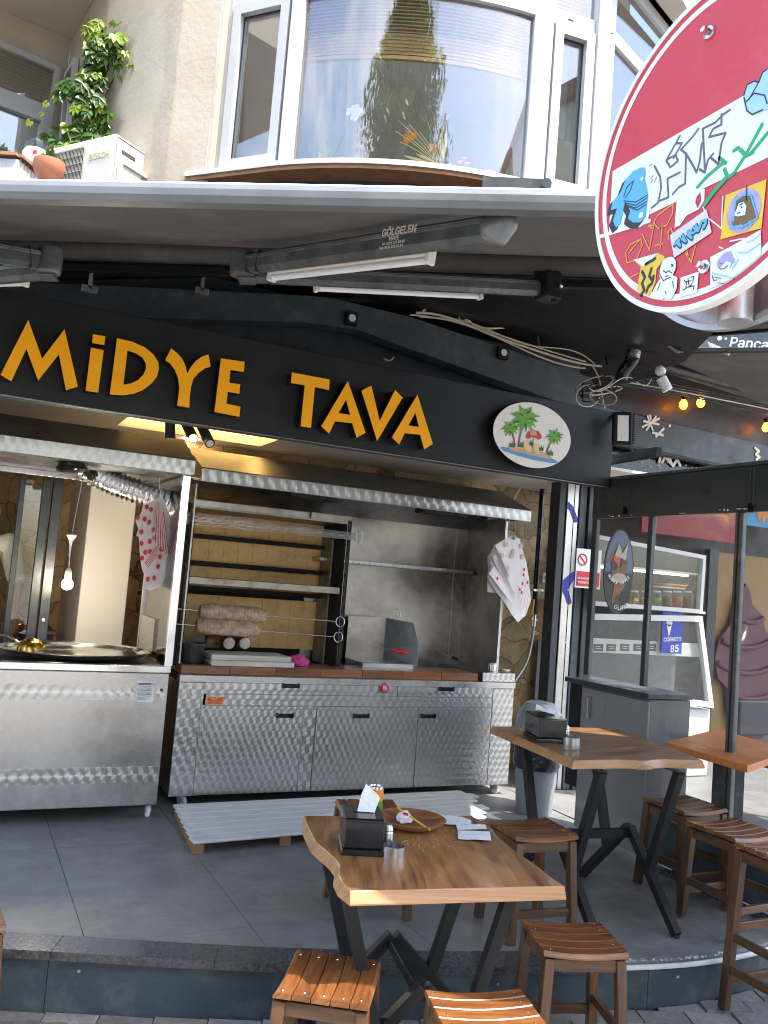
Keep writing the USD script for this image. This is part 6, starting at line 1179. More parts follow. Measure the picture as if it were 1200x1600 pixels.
for k, px in enumerate((937, 957, 978, 999, 1020, 1041, 1058)):
    p = spot(px, 1012, y=yz); lp = part(fz, 'price_label', bx(p[0]-.05, p[0]+.05, yz+.014, yz+.0195, p[2]-.03, p[2]+.03, .001), 'label_dark'); part(lp, 'print', [bx(p[0]-.03, p[0]+.02+.01*(k % 3), yz+.012, yz+.0138, p[2]+.004, p[2]+.01, 0), bx(p[0]-.02, p[0]+.03, yz+.012, yz+.0138, p[2]-.012, p[2]-.006, 0)], 'lamp_white')
part(fz, 'base', bx(fzx0, fzx1, yz-.005, yz+.75, 0, spot(1108, 1108, y=yz)[2], .01), 'freezer_white'); part(fz, 'right_side', bx(fzx1-.1, fzx1-.08, yz+.05, yz+.72, .5, 1.9, 0), 'clear_glass')
for k, px in enumerate((990, 1008, 1025, 1042, 1058, 1074)):
    jl = ('leftmost', 'second', 'third', 'fourth', 'fifth', 'rightmost')[k]
    p = spot(px, 938, y=yz+.08); j = thing('topping_jar', f'{jl} glass jar from the left in the row of topping jars inside the freezer case', 'jar', p, group='jars in a row inside the display freezer'); part(j, 'glass', lathe([(0, -.07), (.045, -.07), (.05, -.06), (.05, .05), (.035, .07), (0, .07)], p, 18), 'clear_glass', smooth=40)
    part(j, 'filling', lathe([(0, -.065), (.042, -.065), (.045, .02), (0, .03)], p, 16), ('brass', 'straw_tan', 'straw_green', 'trousers', 'petal_red', 'stem_brown')[k], smooth=40); part(j, 'sticker', extr(Point(0, 0).buffer(.022), p+V(0, -.051, -.03), (1, 0, 0), (0, 0, 1), .002), 'sticker_brown'); part(j, 'lid', lathe([(0, .071), (.036, .071), (.036, .085), (0, .085)], p, 16), 'freezer_white')
pq = thing('plastic_bags', 'folded bags with coloured stripes on the freezer shelf', 'bags', spot(1060, 915, y=yz+.2)); 
for k, m in enumerate(('plastic_white', 'red_print', 'plastic_yellow', 'graffiti_blue')): p = spot(1045+4*k, 918-2.2*k, y=yz+.2); part(pq, 'bag', bx(p[0]-.14, p[0]+.16-.02*k, p[1]-.05, p[1]+.1, p[2]-.006, p[2]+.006, .002), m)
pos = thing('price_poster', 'blue poster with white cone drawing and numbers inside the freezer window', 'poster', spot(1048, 1000, y=yz+.06)); q = spot(1048, 985, y=yz-.03); part(pos, 'sheet', bx(q[0]-.10, q[0]+.14, yz-.03, yz-.027, q[2]-.20, q[2]+.16, 0), 'graffiti_blue'); part(pos, 'print', [text('CORNETS', .032, V(q[0]-.08, yz-.031, q[2]-.10), (1, 0, .08), (0, 0, 1), .001, True), text('85₺' if False else '85', .06, V(q[0]-.0, yz-.031, q[2]-.19), (1, 0, .08), (0, 0, 1), .001, True), extr([(-.03, .0), (.03, .0), (.0, -.11)], V(q[0]-.02, yz-.031, q[2]+.05), (1, 0, 0), (0, 0, 1), .001), extr(Point(0, .02).buffer(.035), V(q[0]-.02, yz-.031, q[2]+.05), (1, 0, 0), (0, 0, 1), .001)], 'paper_white')
# oval waffle board
ob_ = spot(967, 893, y=5.3); ow = thing('oval_advert', 'dark oval advertisement for waffle and churros with fruit picture behind the screen', 'advertisement', ob_)
ell = affinity.scale(Point(ob_[0], ob_[2]).buffer(1, resolution=24), .15, .335); Ob = V(0, 5.3, 0)
part(ow, 'board', front(ell, 5.31, .01), 'label_dark'); up_ = ell.intersection(sbox(0, ob_[2]-.02, 9, 4)).buffer(-.012); part(ow, 'blue_field', front(up_, 5.2995, .001), 'advert_blue'); 
for k in range(16): a = random.uniform(-.075, .055); h = random.uniform(-.01, .14); part(ow, 'fruit', front(affinity.scale(Point(ob_[0]+a, ob_[2]+h).buffer(.03, resolution=5), 1, 1.2), 5.298-.0003*k, .001), ('petal_red', 'sticker_brown', 'purple_ice')[k % 3])
part(ow, 'cream', front(Polygon([(ob_[0]-.06, ob_[2]+.12), (ob_[0]-.02, ob_[2]+.22), (ob_[0]+.02, ob_[2]+.14), (ob_[0]+.07, ob_[2]+.23), (ob_[0]+.06, ob_[2]+.09), (ob_[0], ob_[2]+.11)]), 5.292, .001), 'cable_beige'); part(ow, 'bowl', front(affinity.scale(Point(ob_[0]+.0, ob_[2]-.05).buffer(.075), 1, .5), 5.291, .001), 'cable_beige')
for k in range(5): part(ow, 'churro', front(strokes([[(ob_[0]-.05+.012*k, ob_[2]-.25+.01*k), (ob_[0]-.03+.022*k, ob_[2]-.1)]], .016), 5.2985, .001), 'raw_wood')
part(ow, 'sauce_cup', front(Point(ob_[0]+.07, ob_[2]-.19).buffer(.05), 5.298, .001), 'brown_black')
def arc_text(t, c, r, a0, a1, h): return cat([put(meshkit.text_mesh(ch, h, .001, True), frame(c+V(r*math.sin(a), 0, -r*math.cos(a)), (math.cos(a), 0, math.sin(a)), (-math.sin(a), 0, math.cos(a)))) for ch, a in zip(t, np.linspace(a0, a1, len(t))) if ch != ' '])
part(ow, 'lettering', [arc_text('BUBBLE WAFFLE', V(ob_[0]-.005, 5.288, ob_[2]+.03), .13, -1.05, .85, .024), arc_text('CHURROS', V(ob_[0]+.015, 5.288, ob_[2]-.16), .14, -.45, .55, .03)], 'paper_white')
ns_ = spot(921, 890, y=4.7); nsg = thing('no_smoking_sign', 'white and red no smoking sign on the glass at the left of the oval advert', 'sign', ns_); q = frect((909, 857), (937, 921), 4.7)
part(nsg, 'card', bx(q[0]-.04, q[2], 4.7, 4.705, q[1], q[3], .001), 'paper_white'); part(nsg, 'red_field', bx(q[0]-.03, q[2]-.01, 4.697, 4.6995, q[1]+.012, q[1]+(q[3]-q[1])*.42, 0), 'red_print'); cxn, czn = q[0]+.012, q[1]+(q[3]-q[1])*.72
part(nsg, 'red_ring', front(Point(cxn, czn).buffer(.042).difference(Point(cxn, czn).buffer(.032)).union(strokes([[(cxn-.028, czn+.028), (cxn+.028, czn-.028)]], .01)), 4.6995, .002), 'red_print'); part(nsg, 'lettering', [text('SİGARA İÇMEK', .012, V(q[0]-.025, 4.6965, q[1]+.06), (1, 0, 0), (0, 0, 1), .001, True), text('YASAKTIR', .015, V(q[0]-.02, 4.6965, q[1]+.03), (1, 0, 0), (0, 0, 1), .001, True)], 'paper_white')
# tan wall with ice cream cut-out, red and blue panels
yt = 7.4; nb2 = thing('neighbour_shop', 'dark neighbouring shop front with tan wall, red panel and black fascia', 'shop', (8, yt, 0))
q = spot(1115, 862, y=yt); part(nb2, 'tan_wall', bx(q[0], q[0]+4, yt, yt+.05, 0, q[2], 0), 'tan_wall'); part(nb2, 'dark_wall', bx(4.8, q[0], yt+.06, yt+.1, 0, 4.2, 0), 'brown_black'); part(nb2, 'upper_dark_wall', bx(q[0]-.001, q[0]+4, yt+.06, yt+.1, q[2]-.1, 4.2, 0), 'brown_black')
a, b = frect((1000, 800), (1152, 850), yt-.3), 0; part(nb2, 'red_panel', bx(a[0], a[2]+.05, yt-.34, yt-.3, a[1], a[3]+.35, 0), 'red_panel'); part(nb2, 'red_panel', bx(spot(900, 820, y=yt-.25)[0], a[0]-.02, yt-.25, yt-.21, a[1]+.2, a[3]+.3, 0), 'red_panel')
a = frect((1163, 780), (1230, 830), yt-.3); part(nb2, 'blue_panel', bx(a[0], a[2]+.3, yt-.34, yt-.3, a[1], a[3], 0), 'blue_panel'); part(nb2, 'orange_drawing', front(Polygon(fpx([(1183, 800), (1187, 815), (1190, 806), (1194, 820), (1198, 808), (1205, 815), (1210, 795)], yt-.35)).buffer(0), yt-.342, .002), 'petal_orange'); part(nb2, 'post', bx(q[0]-.16, q[0]-.02, yt-.1, yt-.01, 0, q[2]+.02, 0), 'door_frame')
ice = [(1166, 912), (1172, 925), (1176, 945), (1190, 960), (1196, 985), (1210, 1000), (1222, 1030), (1218, 1060), (1205, 1085), (1205, 1120), (1195, 1150), (1170, 1165), (1150, 1150), (1138, 1110), (1136, 1075), (1122, 1060), (1117, 1030), (1124, 1000), (1142, 975), (1150, 945), (1160, 925)]
icd = thing('ice_cream_cutout', 'large dark purple soft ice cream cone cut-out on the tan wall behind the screen', 'cut-out', spot(1165, 1040, y=yt)); g = Polygon(fpx(ice, yt-.08)).buffer(0); part(icd, 'board', front(g, yt-.03, .05), 'purple_ice')
for k, pts in enumerate(([(1150, 960), (1175, 972), (1192, 966)], [(1128, 1000), (1160, 1012), (1204, 1000)], [(1120, 1035), (1165, 1052), (1218, 1035)], [(1138, 1080), (1170, 1092), (1205, 1085)], [(1142, 1110), (1170, 1122), (1203, 1115)])): part(icd, 'swirl_ridge', tube(spline([spot(*p, y=yt-.085) for p in pts], 14), .035, 8), 'purple_ice', smooth=True)
part(nb2, 'ceiling', bx(4.82, 13, 5.0, 12, 4.2, 4.26, 0), 'brown_black')
# table, beige stool and grey floor things of the neighbour
T3 = zpx([(1040, 1160), (1120, 1139), (1240, 1172), (1168, 1196)], .75)
nt = thing('neighbour_table', 'orange topped square table on a dark pedestal behind the plastic screen', 'table', (T3[2][0], T3[2][1], 0))
g = Polygon(T3); m = floorp(g, .715, .035); part(nt, 'tabletop', m, 'orange_table', uv=grain(m, (1, -.2, 0))); cx_, cy_ = g.centroid.x, g.centroid.y
part(nt, 'pedestal', bx(cx_-.06, cx_+.06, cy_-.06, cy_+.06, .03, .714, .004), 'trousers'); part(nt, 'foot_plate', bx(cx_-.2, cx_+.2, cy_-.2, cy_+.2, 0, .03, .01), 'black_paint')
c = spot(1088, 1252, z=0); c = V(c[0]-.1, c[1]+.6, 0); bs_ = thing('beige_stool', 'round beige pouffe stool under the neighbouring table', 'stool', c); part(bs_, 'body', lathe([(0, 0), (.17, 0), (.19, .06), (.175, .3), (.16, .36), (0, .36)], c, 28), 'freezer_white', smooth=True); part(bs_, 'cushion', lathe([(0, .361), (.16, .361), (.165, .38), (.14, .40), (0, .41)], c, 28), 'stool_beige', smooth=True)
ch = thing('dark_chair', 'dark chair edge behind the screen at the right picture edge', 'chair', spot(1190, 1260, z=.45)); p = spot(1184, 1236, y=4.3); 
part(ch, 'seat', bx(p[0]-.02, p[0]+.42, 4.1, 4.5, .43, .46, .01), 'trousers'); [part(ch, 'leg', bar(V(p[0]+a, 4.12+b, .43), V(p[0]+a-.02+.06*(a > .1), 4.1+b*1.1, 0), .035, .035), 'trousers') for a in (.01, .38) for b in (0, .36)]; part(ch, 'backrest', bx(p[0]-.0, p[0]+.42, 4.48, 4.51, .6, .85, .01), 'trousers')
# black fascia, graffiti window band and lamps above the screen
yv = 6.6
fa = thing('black_fascia', 'black neighbouring fascia with glazed band sprayed with pale graffiti above the screen', 'fascia', (6, yv, 2.5))
part(fa, 'upper_board', front(Polygon(fpx([(940, 585), (1260, 655), (1260, 712), (940, 634)], yv)).buffer(0), yv+.03, .03), 'brown_black'); part(fa, 'middle_board', front(Polygon(fpx([(930, 633), (1260, 712), (1260, 760), (930, 690)], yv)).buffer(0), yv+.01, .02), 'anthracite'); part(fa, 'glazed_band', front(Polygon(fpx([(930, 680), (1260, 750), (1260, 790), (930, 770)], yv+.1)).buffer(0), yv+.13, .01), 'gloss_black'); part(fa, 'ledge', bar(spot(930, 688, y=yv), spot(1260, 756, y=yv), .08, .03), 'black_paint')
part(fa, 'frame_bar', [bar(spot(935, 722, y=yv-.3), spot(1030, 706, y=yv-1.2), .06, .08)], 'black_paint')
def graf(lines, y, w, nm='graffiti'): part(fa, nm, front(unary_union([strokes([fpx(l, y)], w) for l in lines]), y+.002, .003), 'graffiti_white')
graf([[(1004, 667), (1030, 654)], [(1012, 650), (1020, 672)], [(1025, 651), (1010, 672)], [(1006, 658), (1029, 663)], [(1016, 649), (1017, 655)]], yv-.018, .022); graf([[(1020, 676), (1036, 680)], [(1025, 682), (1037, 670)], [(1046, 666), (1047, 665)]], yv-.018, .025); graf([[(1180, 700), (1186, 705), (1181, 710), (1187, 714), (1182, 718)]], yv-.018, .03)
graf([[(985, 682), (996, 686), (994, 700), (985, 712)], [(990, 684), (997, 705)]], yv+.1, .045); graf([[(1058, 696), (1066, 703), (1078, 708)], [(1070, 702), (1088, 704), (1078, 709)]], yv+.1, .035); graf([[(1030, 722), (1033, 709), (1040, 705), (1046, 714), (1050, 726)], [(1035, 722), (1040, 713), (1048, 724)], [(1052, 728), (1058, 718), (1063, 727)]], yv+.1, .03); graf([[(1146, 726), (1150, 719), (1154, 725), (1158, 720), (1160, 727)]], yv+.1, .022)
sr = np.random.default_rng(8); part(fa, 'paint_specks', cat([front(Point(0, 0).buffer(sr.uniform(.003, .008), resolution=3), 0, .002).apply_translation(spot(sr.uniform(1000, 1160), sr.uniform(695, 735), y=yv+.099)) for _ in range(90)]), 'graffiti_white', kind='stuff')
wire = [spot(930, 596, y=yv-.1), spot(1000, 607, y=yv-.1), spot(1065, 619, y=yv-.1), spot(1100, 619, y=yv-.1), spot(1200, 660, y=yv-.1), spot(1280, 690, y=yv-.1)]
solo('light_string_wire', tube(spline(wire, 40), .007, 6), 'cable_black', 'sagging black wire that carries the lit bulbs before the black fascia', 'wire', smooth=True)
for (px, py), lb in zip(((1068, 632), (1095, 629), (1197, 668)), ('left of the pair of glowing amber bulbs on the black fascia', 'right of the pair of glowing amber bulbs on the black fascia', 'single glowing amber bulb at the right picture edge')):
    c = spot(px, py, y=yv-.12); t = thing('string_bulb', lb, 'bulb', c); part(t, 'glass', lathe([(0, -.05), (.025, -.045), (.042, -.015), (.04, .015), (.022, .045), (.016, .055), (0, .055)], c, 22), 'amber_glass', smooth=True); part(t, 'filament', [tube([c+V(dx, 0, -.02), c+V(dx*.5, 0, .03)], .004, 5) for dx in (-.015, 0, .015)], 'filament'); part(t, 'socket', lathe([(0, .052), (.018, .052), (.02, .1), (0, .105)], c, 16), 'gloss_black')
cbl = thing('cable_run', 'bundle of black cables strung along the top of the neighbouring black fascia', 'cables', spot(1100, 600, y=6.2))
for k in range(6): part(cbl, 'cable', tube(spline([spot(960, 585+3*k, y=6.3), spot(1040, 598+3.2*k+2*math.sin(k), y=6.3), spot(1120, 614+3*k, y=6.3), spot(1260, 640+4*k, y=6.3)], 24), .008, 6), 'cable_beige' if k == 3 else 'cable_black', smooth=True)
# neighbour's awnings and the Pancake board
na = thing('neighbour_awning', 'black neighbouring awning sloping down under the grey lettered board', 'awning', (5.5, 4.2, 2.8))
q0, q1, q2, q3 = spot(955, 556, y=5.6), spot(985, 549, y=4.7), spot(1290, 546, y=3.9), spot(1290, 660, y=5.9)
def quad(a, b, c, d, th=.02):
    n = unit(np.cross(b-a, d-a))*th; v = np.array([a, b, c, d, a+n, b+n, c+n, d+n]); return trimesh.Trimesh(v, np.array([(0, 2, 1), (0, 3, 2), (4, 5, 6), (4, 6, 7), (0, 1, 5), (0, 5, 4), (1, 2, 6), (1, 6, 5), (2, 3, 7), (2, 7, 6), (3, 0, 4), (3, 4, 7)]), process=False)
part(na, 'fabric', quad(q0, q1, q2, q3), 'awning_fabric'); part(na, 'front_edge', bar(q1, q2, .04, .03), 'black_paint'); part(na, 'roller', tube([spot(1000, 562, y=5.2), spot(1250, 628, y=5.9)], .05, 12), 'black_paint', smooth=True)
part(na, 'side_valance', quad(spot(1010, 510, y=4.4), spot(1100, 512, y=4.6), spot(1110, 549, y=4.65), spot(1060, 549, y=4.4)), 'awning_metal')
pk = thing('lettered_board', 'grey board with white Pancake lettering under the round road sign', 'sign', spot(1150, 530, w=6.6)); o_ = spot(1138, 541, w=6.3); ux_ = unit(spot(1200, 546, w=6.15)-o_); uy_ = unit(V(0, 0, 1)-ux_*ux_[2]); nz_ = np.cross(ux_, uy_)
part(pk, 'board', extr([(-.24, .0), (-.02, -.02), (.9, -.06), (.9, .30), (-.3, .30)], o_-nz_*.03, ux_, uy_, .03), 'awning_metal'); part(pk, 'lettering', text('Pancake', .070, o_+ux_*.0, ux_, uy_, .003, True), 'paper_white'); part(pk, 'lettering_dot', [extr(Point(-.03, .055).buffer(.010), o_, ux_, uy_, .003), extr(Point(-.075, .055).buffer(.018), o_, ux_, uy_, .003)], 'paper_white'); part(pk, 'white_edge', bar(o_+ux_*-.24+uy_*.03, o_+ux_*.02-uy_*.055, .03, .03), 'trim_white')
sl = thing('side_beam', 'black folded steel canopy edge beneath the round road sign', 'beam', spot(1050, 515, y=4.4)); part(sl, 'panel', quad(spot(940, 500, y=4.8), spot(1060, 470, y=3.6), spot(1235, 510, y=3.6), spot(990, 531, y=4.8)), 'awning_metal'); part(sl, 'roof', bx(3.86, 5.4, 1.7, 3.16, 3.03, 3.07, .002), 'black_paint'); part(sl, 'edge', bar(spot(990, 531, y=4.8), spot(1235, 512, y=3.62), .03, .03), 'black_paint')

# ================================================================ tables
def slab(top_px, z, grow, th, mt, me, t):
    P = np.array(zpx(top_px, z)); c = P.mean(0)
    if Polygon(P).exterior.is_ccw is False: P = P[::-1]
    n = len(P); tg = np.roll(P, -1, 0)-np.roll(P, 1, 0); nr = np.c_[tg[:, 1], -tg[:, 0]]; nr /= np.linalg.norm(nr, axis=1)[:, None]
    lay = [(0, 0.0), (grow*.25, -.004), (grow, -th*.86), (grow*.9, -th)]
    rings = [np.c_[P+nr*g, np.full(n, z+dz)] for g, dz in lay]
    v = np.vstack(rings); f = []
    for k in range(len(lay)-1):
        for i in range(n):
            j = (i+1) % n; a, b, c2, d = k*n+i, k*n+j, (k+1)*n+j, (k+1)*n+i; f += [(a, c2, b), (a, d, c2)]
    edge = trimesh.Trimesh(v, np.array(f), process=False)
    tv, tf = trimesh.creation.triangulate_polygon(Polygon(P), engine='earcut')
    topm = trimesh.Trimesh(np.c_[tv, np.full(len(tv), z)], tf, process=False); botm = trimesh.Trimesh(np.c_[tv*1.0, np.full(len(tv), z-th+.001)], tf[:, ::-1], process=False)
    return topm, edge, botm, P
def base(t, c, span, H, sep, st, sf, zf):
    span = unit(V(*span, 0)); oth = V(-span[1], span[0], 0); ap = .52*H
    for s in (-1, 1):
        o = V(c[0], c[1], zf)+oth*sep/2*s; q = lambda a, h: o+span*a+V(0, 0, h)
        for e in (-1, 1):
            part(t, 'upper_leg', bar(q(e*st/2, H), q(e*sf/2*(1-.30*H/ap)*1.02, .30*H), .042, .042, up=tuple(oth)), 'black_paint'); part(t, 'lower_leg', bar(q(e*.006, ap), q(e*sf/2, .012), .04, .04, up=tuple(oth)), 'black_paint')
            part(t, 'foot_glide', lathe([(0, 0), (.014, 0), (.014, .014), (0, .014)], q(e*sf/2, .001), 12), 'rubber')
        part(t, 'top_plate', bar(q(-st/2-.02, H+.002), q(st/2+.02, H+.002), .05, .004), 'black_paint')
    part(t, 'cross_bar', bar(V(c[0], c[1], zf+ap-.03)-oth*sep/2, V(c[0], c[1], zf+ap-.03)+oth*sep/2, .04, .04), 'black_paint')
T1px = [(476, 1275), (482, 1291), (488, 1303), (493, 1314), (503, 1323), (514, 1332), (524, 1341), (532, 1352), (530, 1366), (537, 1380), (547, 1392), (881, 1384), (860, 1370), (840, 1354), (823, 1342), (806, 1331), (796, 1323), (784, 1313), (773, 1303), (766, 1292), (750, 1282), (737, 1275)]
ZT1 = .54; g1 = -.212
t1 = thing('wooden_table', 'sunlit brown wooden table with wavy natural edge in front, plate and napkins on it', 'table', (1.62, 2.78, g1), group=None)
tm, em, bm, P1p = slab(T1px, ZT1, .018, .040, 'table_oak', 'table_edge', t1); em = trimesh.graph.smooth_shade(em, angle=math.radians(35), facet_minarea=None)
part(t1, 'tabletop', tm, 'table_oak', uv=grain(tm, (.36, .93, 0), 2.3)); part(t1, 'tabletop_edge', em, 'table_edge', smooth=True, uv=grain(em, (.9, -.2, .0), 1.1)); part(t1, 'tabletop_underside', bm, 'stem_brown')
base(t1, (1.60, 2.80), (.975, -.22), ZT1-.042-g1, .42, .60, .72, g1)
ZT2 = .77
T2px = [(770, 1135), (800, 1147), (850, 1168), (897.5, 1188), (930, 1187.2), (965, 1186.5), (985, 1187.2), (1000, 1188.6), (1012, 1188.6), (1022, 1186.8), (1035, 1186), (1060, 1186.8), (1080, 1187.6), (1097, 1188), (1060, 1172), (1020, 1158), (985, 1147), (956, 1138), (900, 1136.6), (830, 1135.6)]
t2 = thing('wooden_table', 'rear brown wooden table on the terrace standing before the glossy grey cabinet', 'table', (2.95, 3.43, 0))
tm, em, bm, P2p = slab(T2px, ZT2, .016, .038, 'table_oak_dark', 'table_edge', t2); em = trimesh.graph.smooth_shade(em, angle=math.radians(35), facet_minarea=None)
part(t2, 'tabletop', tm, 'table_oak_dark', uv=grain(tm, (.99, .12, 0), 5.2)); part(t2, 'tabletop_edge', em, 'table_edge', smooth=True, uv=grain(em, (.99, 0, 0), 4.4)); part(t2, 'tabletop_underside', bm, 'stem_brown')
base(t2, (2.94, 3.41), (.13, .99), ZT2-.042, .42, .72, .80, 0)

# ================================================================ slatted stools
def stool(name, label, H, W_=.315, D_=.30, loc=(0, 0, 0), rz=0.0, group=None):
    t = thing(name, label, 'stool', loc, rz, group)
    n = 5; sr = random.Random(int(H*100)); sg = 10
    for i in range(n):
        y0 = -D_/2+D_*i/n+.0015; y1 = y0+D_/n-.0035; xs = np.linspace(-W_/2, W_/2, sg+1); dz = -.011*(1-(2*xs/W_)**2); off = sr.uniform(-.0007, .0007)
        c = .003; prof = [(y0, -c), (y0+c, 0), (y1-c, 0), (y1, -c), (y1, -.018), (y0, -.018)]
        if i in (0, n-1): prof = [(y0, -.012 if i == 0 else -c), (y0+(.009 if i == 0 else c), 0), (y1-(c if i == 0 else .009), 0), (y1, -c if i == 0 else -.012), (y1, -.018), (y0, -.018)]
        v = np.array([(x, y, H+z+d+off) for x, d in zip(xs, dz) for y, z in prof]); k = len(prof); f = []
        for a in range(sg):
            for b in range(k): b2 = (b+1) % k; f += [(a*k+b, (a+1)*k+b, (a+1)*k+b2), (a*k+b, (a+1)*k+b2, a*k+b2)]
        for b in range(1, k-1): f += [(0, b, b+1), (sg*k, sg*k+b+1, sg*k+b)]
        m = trimesh.Trimesh(v, np.array(f), process=False); m.fix_normals(); sp = local(t, 'seat_slat', m, 'stool_wood', smooth=25, uv=None if False else None) if False else None
        s_ = trimesh.graph.smooth_shade(m, angle=math.radians(25), facet_minarea=None)
        local(t, 'seat_slat', s_, 'stool_wood', smooth=True, uv=np.c_[np.asarray(s_.vertices)[:, 0]+i*1.7+H, np.asarray(s_.vertices)[:, 1]+np.asarray(s_.vertices)[:, 2]+i*.37])
        sc = [lathe([(0, 0), (.0038, 0), (.003, .0012), (0, .0014)], ((W_/2-.03)*e, (y0+y1)/2+sr.uniform(-.006, .006), H-.011*(1-((W_-.06)/W_)**2)+.0005), 8) for e in (-1, 1)]
        for q in sc: local(t, 'screw_head', q, 'shiny_steel')
    lx_, ly_ = W_/2-.025, D_/2-.022; sp_ = .022 if H < .5 else .03
    def L(m, ax, nm): local(t, nm, m, 'stool_leg_wood', uv=np.c_[grain(m, ax, sr.random()*5)])
    zt = H-.030
    for ex in (-1, 1):
        for ey in (-1, 1): L(bar((ex*(lx_+sp_), ey*(ly_+sp_), 0), (ex*lx_, ey*ly_, zt), .036, .040, up=(0, 1, 0), bev=.003), (0, 0, 1), 'leg')
    def at_(ex, ey, z): k = 1-z/zt; return V(ex*(lx_+sp_*k), ey*(ly_+sp_*k), z)
    for e in (-1, 1):
        L(bar(at_(-1, e, zt-.022), at_(1, e, zt-.022), .02, .044), (1, 0, 0), 'apron'); L(bar(at_(e, -1, zt-.022), at_(e, 1, zt-.022), .02, .044), (0, 1, 0), 'apron')
        L(bar(at_(-1, e, .12), at_(1, e, .12), .02, .034), (1, 0, 0), 'stretcher'); L(bar(at_(e, -1, .17), at_(e, 1, .17), .02, .034), (0, 1, 0), 'stretcher')
        if H > .6: L(bar(at_(-1, e, .34), at_(1, e, .34), .02, .034), (1, 0, 0), 'stretcher'); L(bar(at_(e, -1, .30), at_(e, 1, .30), .02, .034), (0, 1, 0), 'stretcher')
    return t
GRP = 'brown slatted wooden stools around the tables'
s0 = stool('slatted_stool', 'sunlit slatted stool at the front left corner of the nearer table', .45, loc=(1.207, 2.605, -.217), rz=math.radians(57), group=GRP)
for (x, y, z, a, lb) in ((1.57, 2.245, -.211, -15, 'slatted stool cut by the bottom picture edge in front of the nearer table'), (2.193, 2.62, -.2, -19, 'slatted stool standing on the street at the right of the nearer table'), (2.455, 3.265, 0, -6, 'slatted stool between the two wooden tables'), (1.85, 3.66, 0, 80, 'slatted stool behind the nearer table, half hidden by plate and can'), (3.575, 3.44, .015, 2, 'slatted stool beside the grey cabinet, rearmost of the row by the screen'), (3.47, 3.03, .01, 2, 'slatted stool in the middle of the row along the plastic screen'), (*(spot(5, 1421, z=.21)[:2]-np.array([.163, .02])), -.24, 4, 'corner of a slatted stool just showing at the left picture edge')):
    copy_of(s0, (x, y, z), math.radians(a), lb, GRP)
stool('bar_stool', 'tall slatted bar stool with double stretchers at the right picture edge', .69, W_=.32, D_=.30, loc=(3.245, 2.535, -.175), rz=math.radians(-2))

# ================================================================ on the tables
def napkin_box(lab, c, rz, w, d, h):
    t = thing('napkin_dispenser', lab, 'napkin dispenser', c, rz)
    local(t, 'body', rbox(w, d, h-.022, .006).apply_translation((0, 0, .022+(h-.022)/2)), 'gloss_black'); local(t, 'base', rbox(w+.006, d+.006, .02, .004).apply_translation((0, 0, .0105)), 'gloss_black')
    local(t, 'face_plate', rbox(w-.016, .003, h-.04, .001).apply_translation((0, -d/2-.001, .024+(h-.03)/2)), 'gloss_black'); local(t, 'emblem', put(lathe([(.009, 0), (.012, 0), (.012, .001), (.009, .001)], (0, 0, 0), 24), trimesh.transformations.translation_matrix((0, -d/2-.003, .045))@trimesh.transformations.rotation_matrix(math.pi/2, (1, 0, 0))), 'black_paint')
    local(t, 'slot', rbox(w*.5, .03, .002, 0).apply_translation((0, 0, h+.0005)), 'matt_black'); return t
def crumple(poly, amp, seed, fold=0.0):
    v, f = trimesh.creation.triangulate_polygon(Polygon(poly), engine='earcut'); m = trimesh.Trimesh(np.c_[v, np.zeros(len(v))], f, process=False)
    for _ in range(4): m = m.subdivide()
    v = np.array(m.vertices); s = np.ptp(v[:, 0]); w = (meshkit.fbm(np.c_[v[:, :2]/s*3, np.full(len(v), seed)], 3, seed)-.5)*amp; v[:, 2] = w+fold*np.abs(v[:, 0]/s); return trimesh.Trimesh(v, m.faces, process=False)
c = V(1.405, 2.862, ZT1); d1_ = napkin_box('large black napkin dispenser with upright napkin on the nearer table', c, math.radians(-20), .145, .185, .128)
nm = crumple([(-.036, -.012), (-.005, -.03), (.03, .0), (.047, .05), (.04, .06), (-.008, .098), (-.022, .06)], .03, 3); nm = put(nm, trimesh.transformations.translation_matrix((.012, .0, .128))@trimesh.transformations.rotation_matrix(math.radians(82), (1, 0, 0))); local(d1_, 'napkin', nm, 'paper_white', smooth=True)
q = spot(853, 1161, z=ZT2); c = V(2.755, 3.595, ZT2); d2_ = napkin_box('black napkin dispenser with folded napkin on the rear table', c, math.radians(-16), .15, .20, .125)
nm = crumple([(-.06, -.01), (.05, -.03), (.06, .02), (-.04, .045)], .02, 5); nm = put(nm, trimesh.transformations.translation_matrix((.0, .01, .143))@trimesh.transformations.rotation_matrix(math.radians(18), (1, .4, 0))); local(d2_, 'napkin', nm, 'paper_white', smooth=True)
def ashtray(lab, c):
    t = thing('ashtray', lab, 'ashtray', c); r, h = .043, .036
    m = lathe([(0, .003), (r-.003, .003), (r-.003, h), (r, h), (r, 0), (0, 0)], c, 40)
    for a in (.6, 2.7, 4.8): 
        try: m = trimesh.boolean.difference([m, bar(c+V(0, 0, h), c+V(math.cos(a)*.08, math.sin(a)*.08, h), .011, .016, bev=0)], engine='manifold')
        except Exception: pass
    part(t, 'bowl', m, 'brushed_steel', smooth=35)
c = spot(619, 1341, z=ZT1); ashtray('round steel ashtray beside the napkin dispenser on the nearer table', V(c[0], c[1]+.03, ZT1)); c = spot(895, 1164, z=ZT2); ashtray('round steel ashtray beside the napkin dispenser on the rear table', V(c[0], c[1]+.015, ZT2))
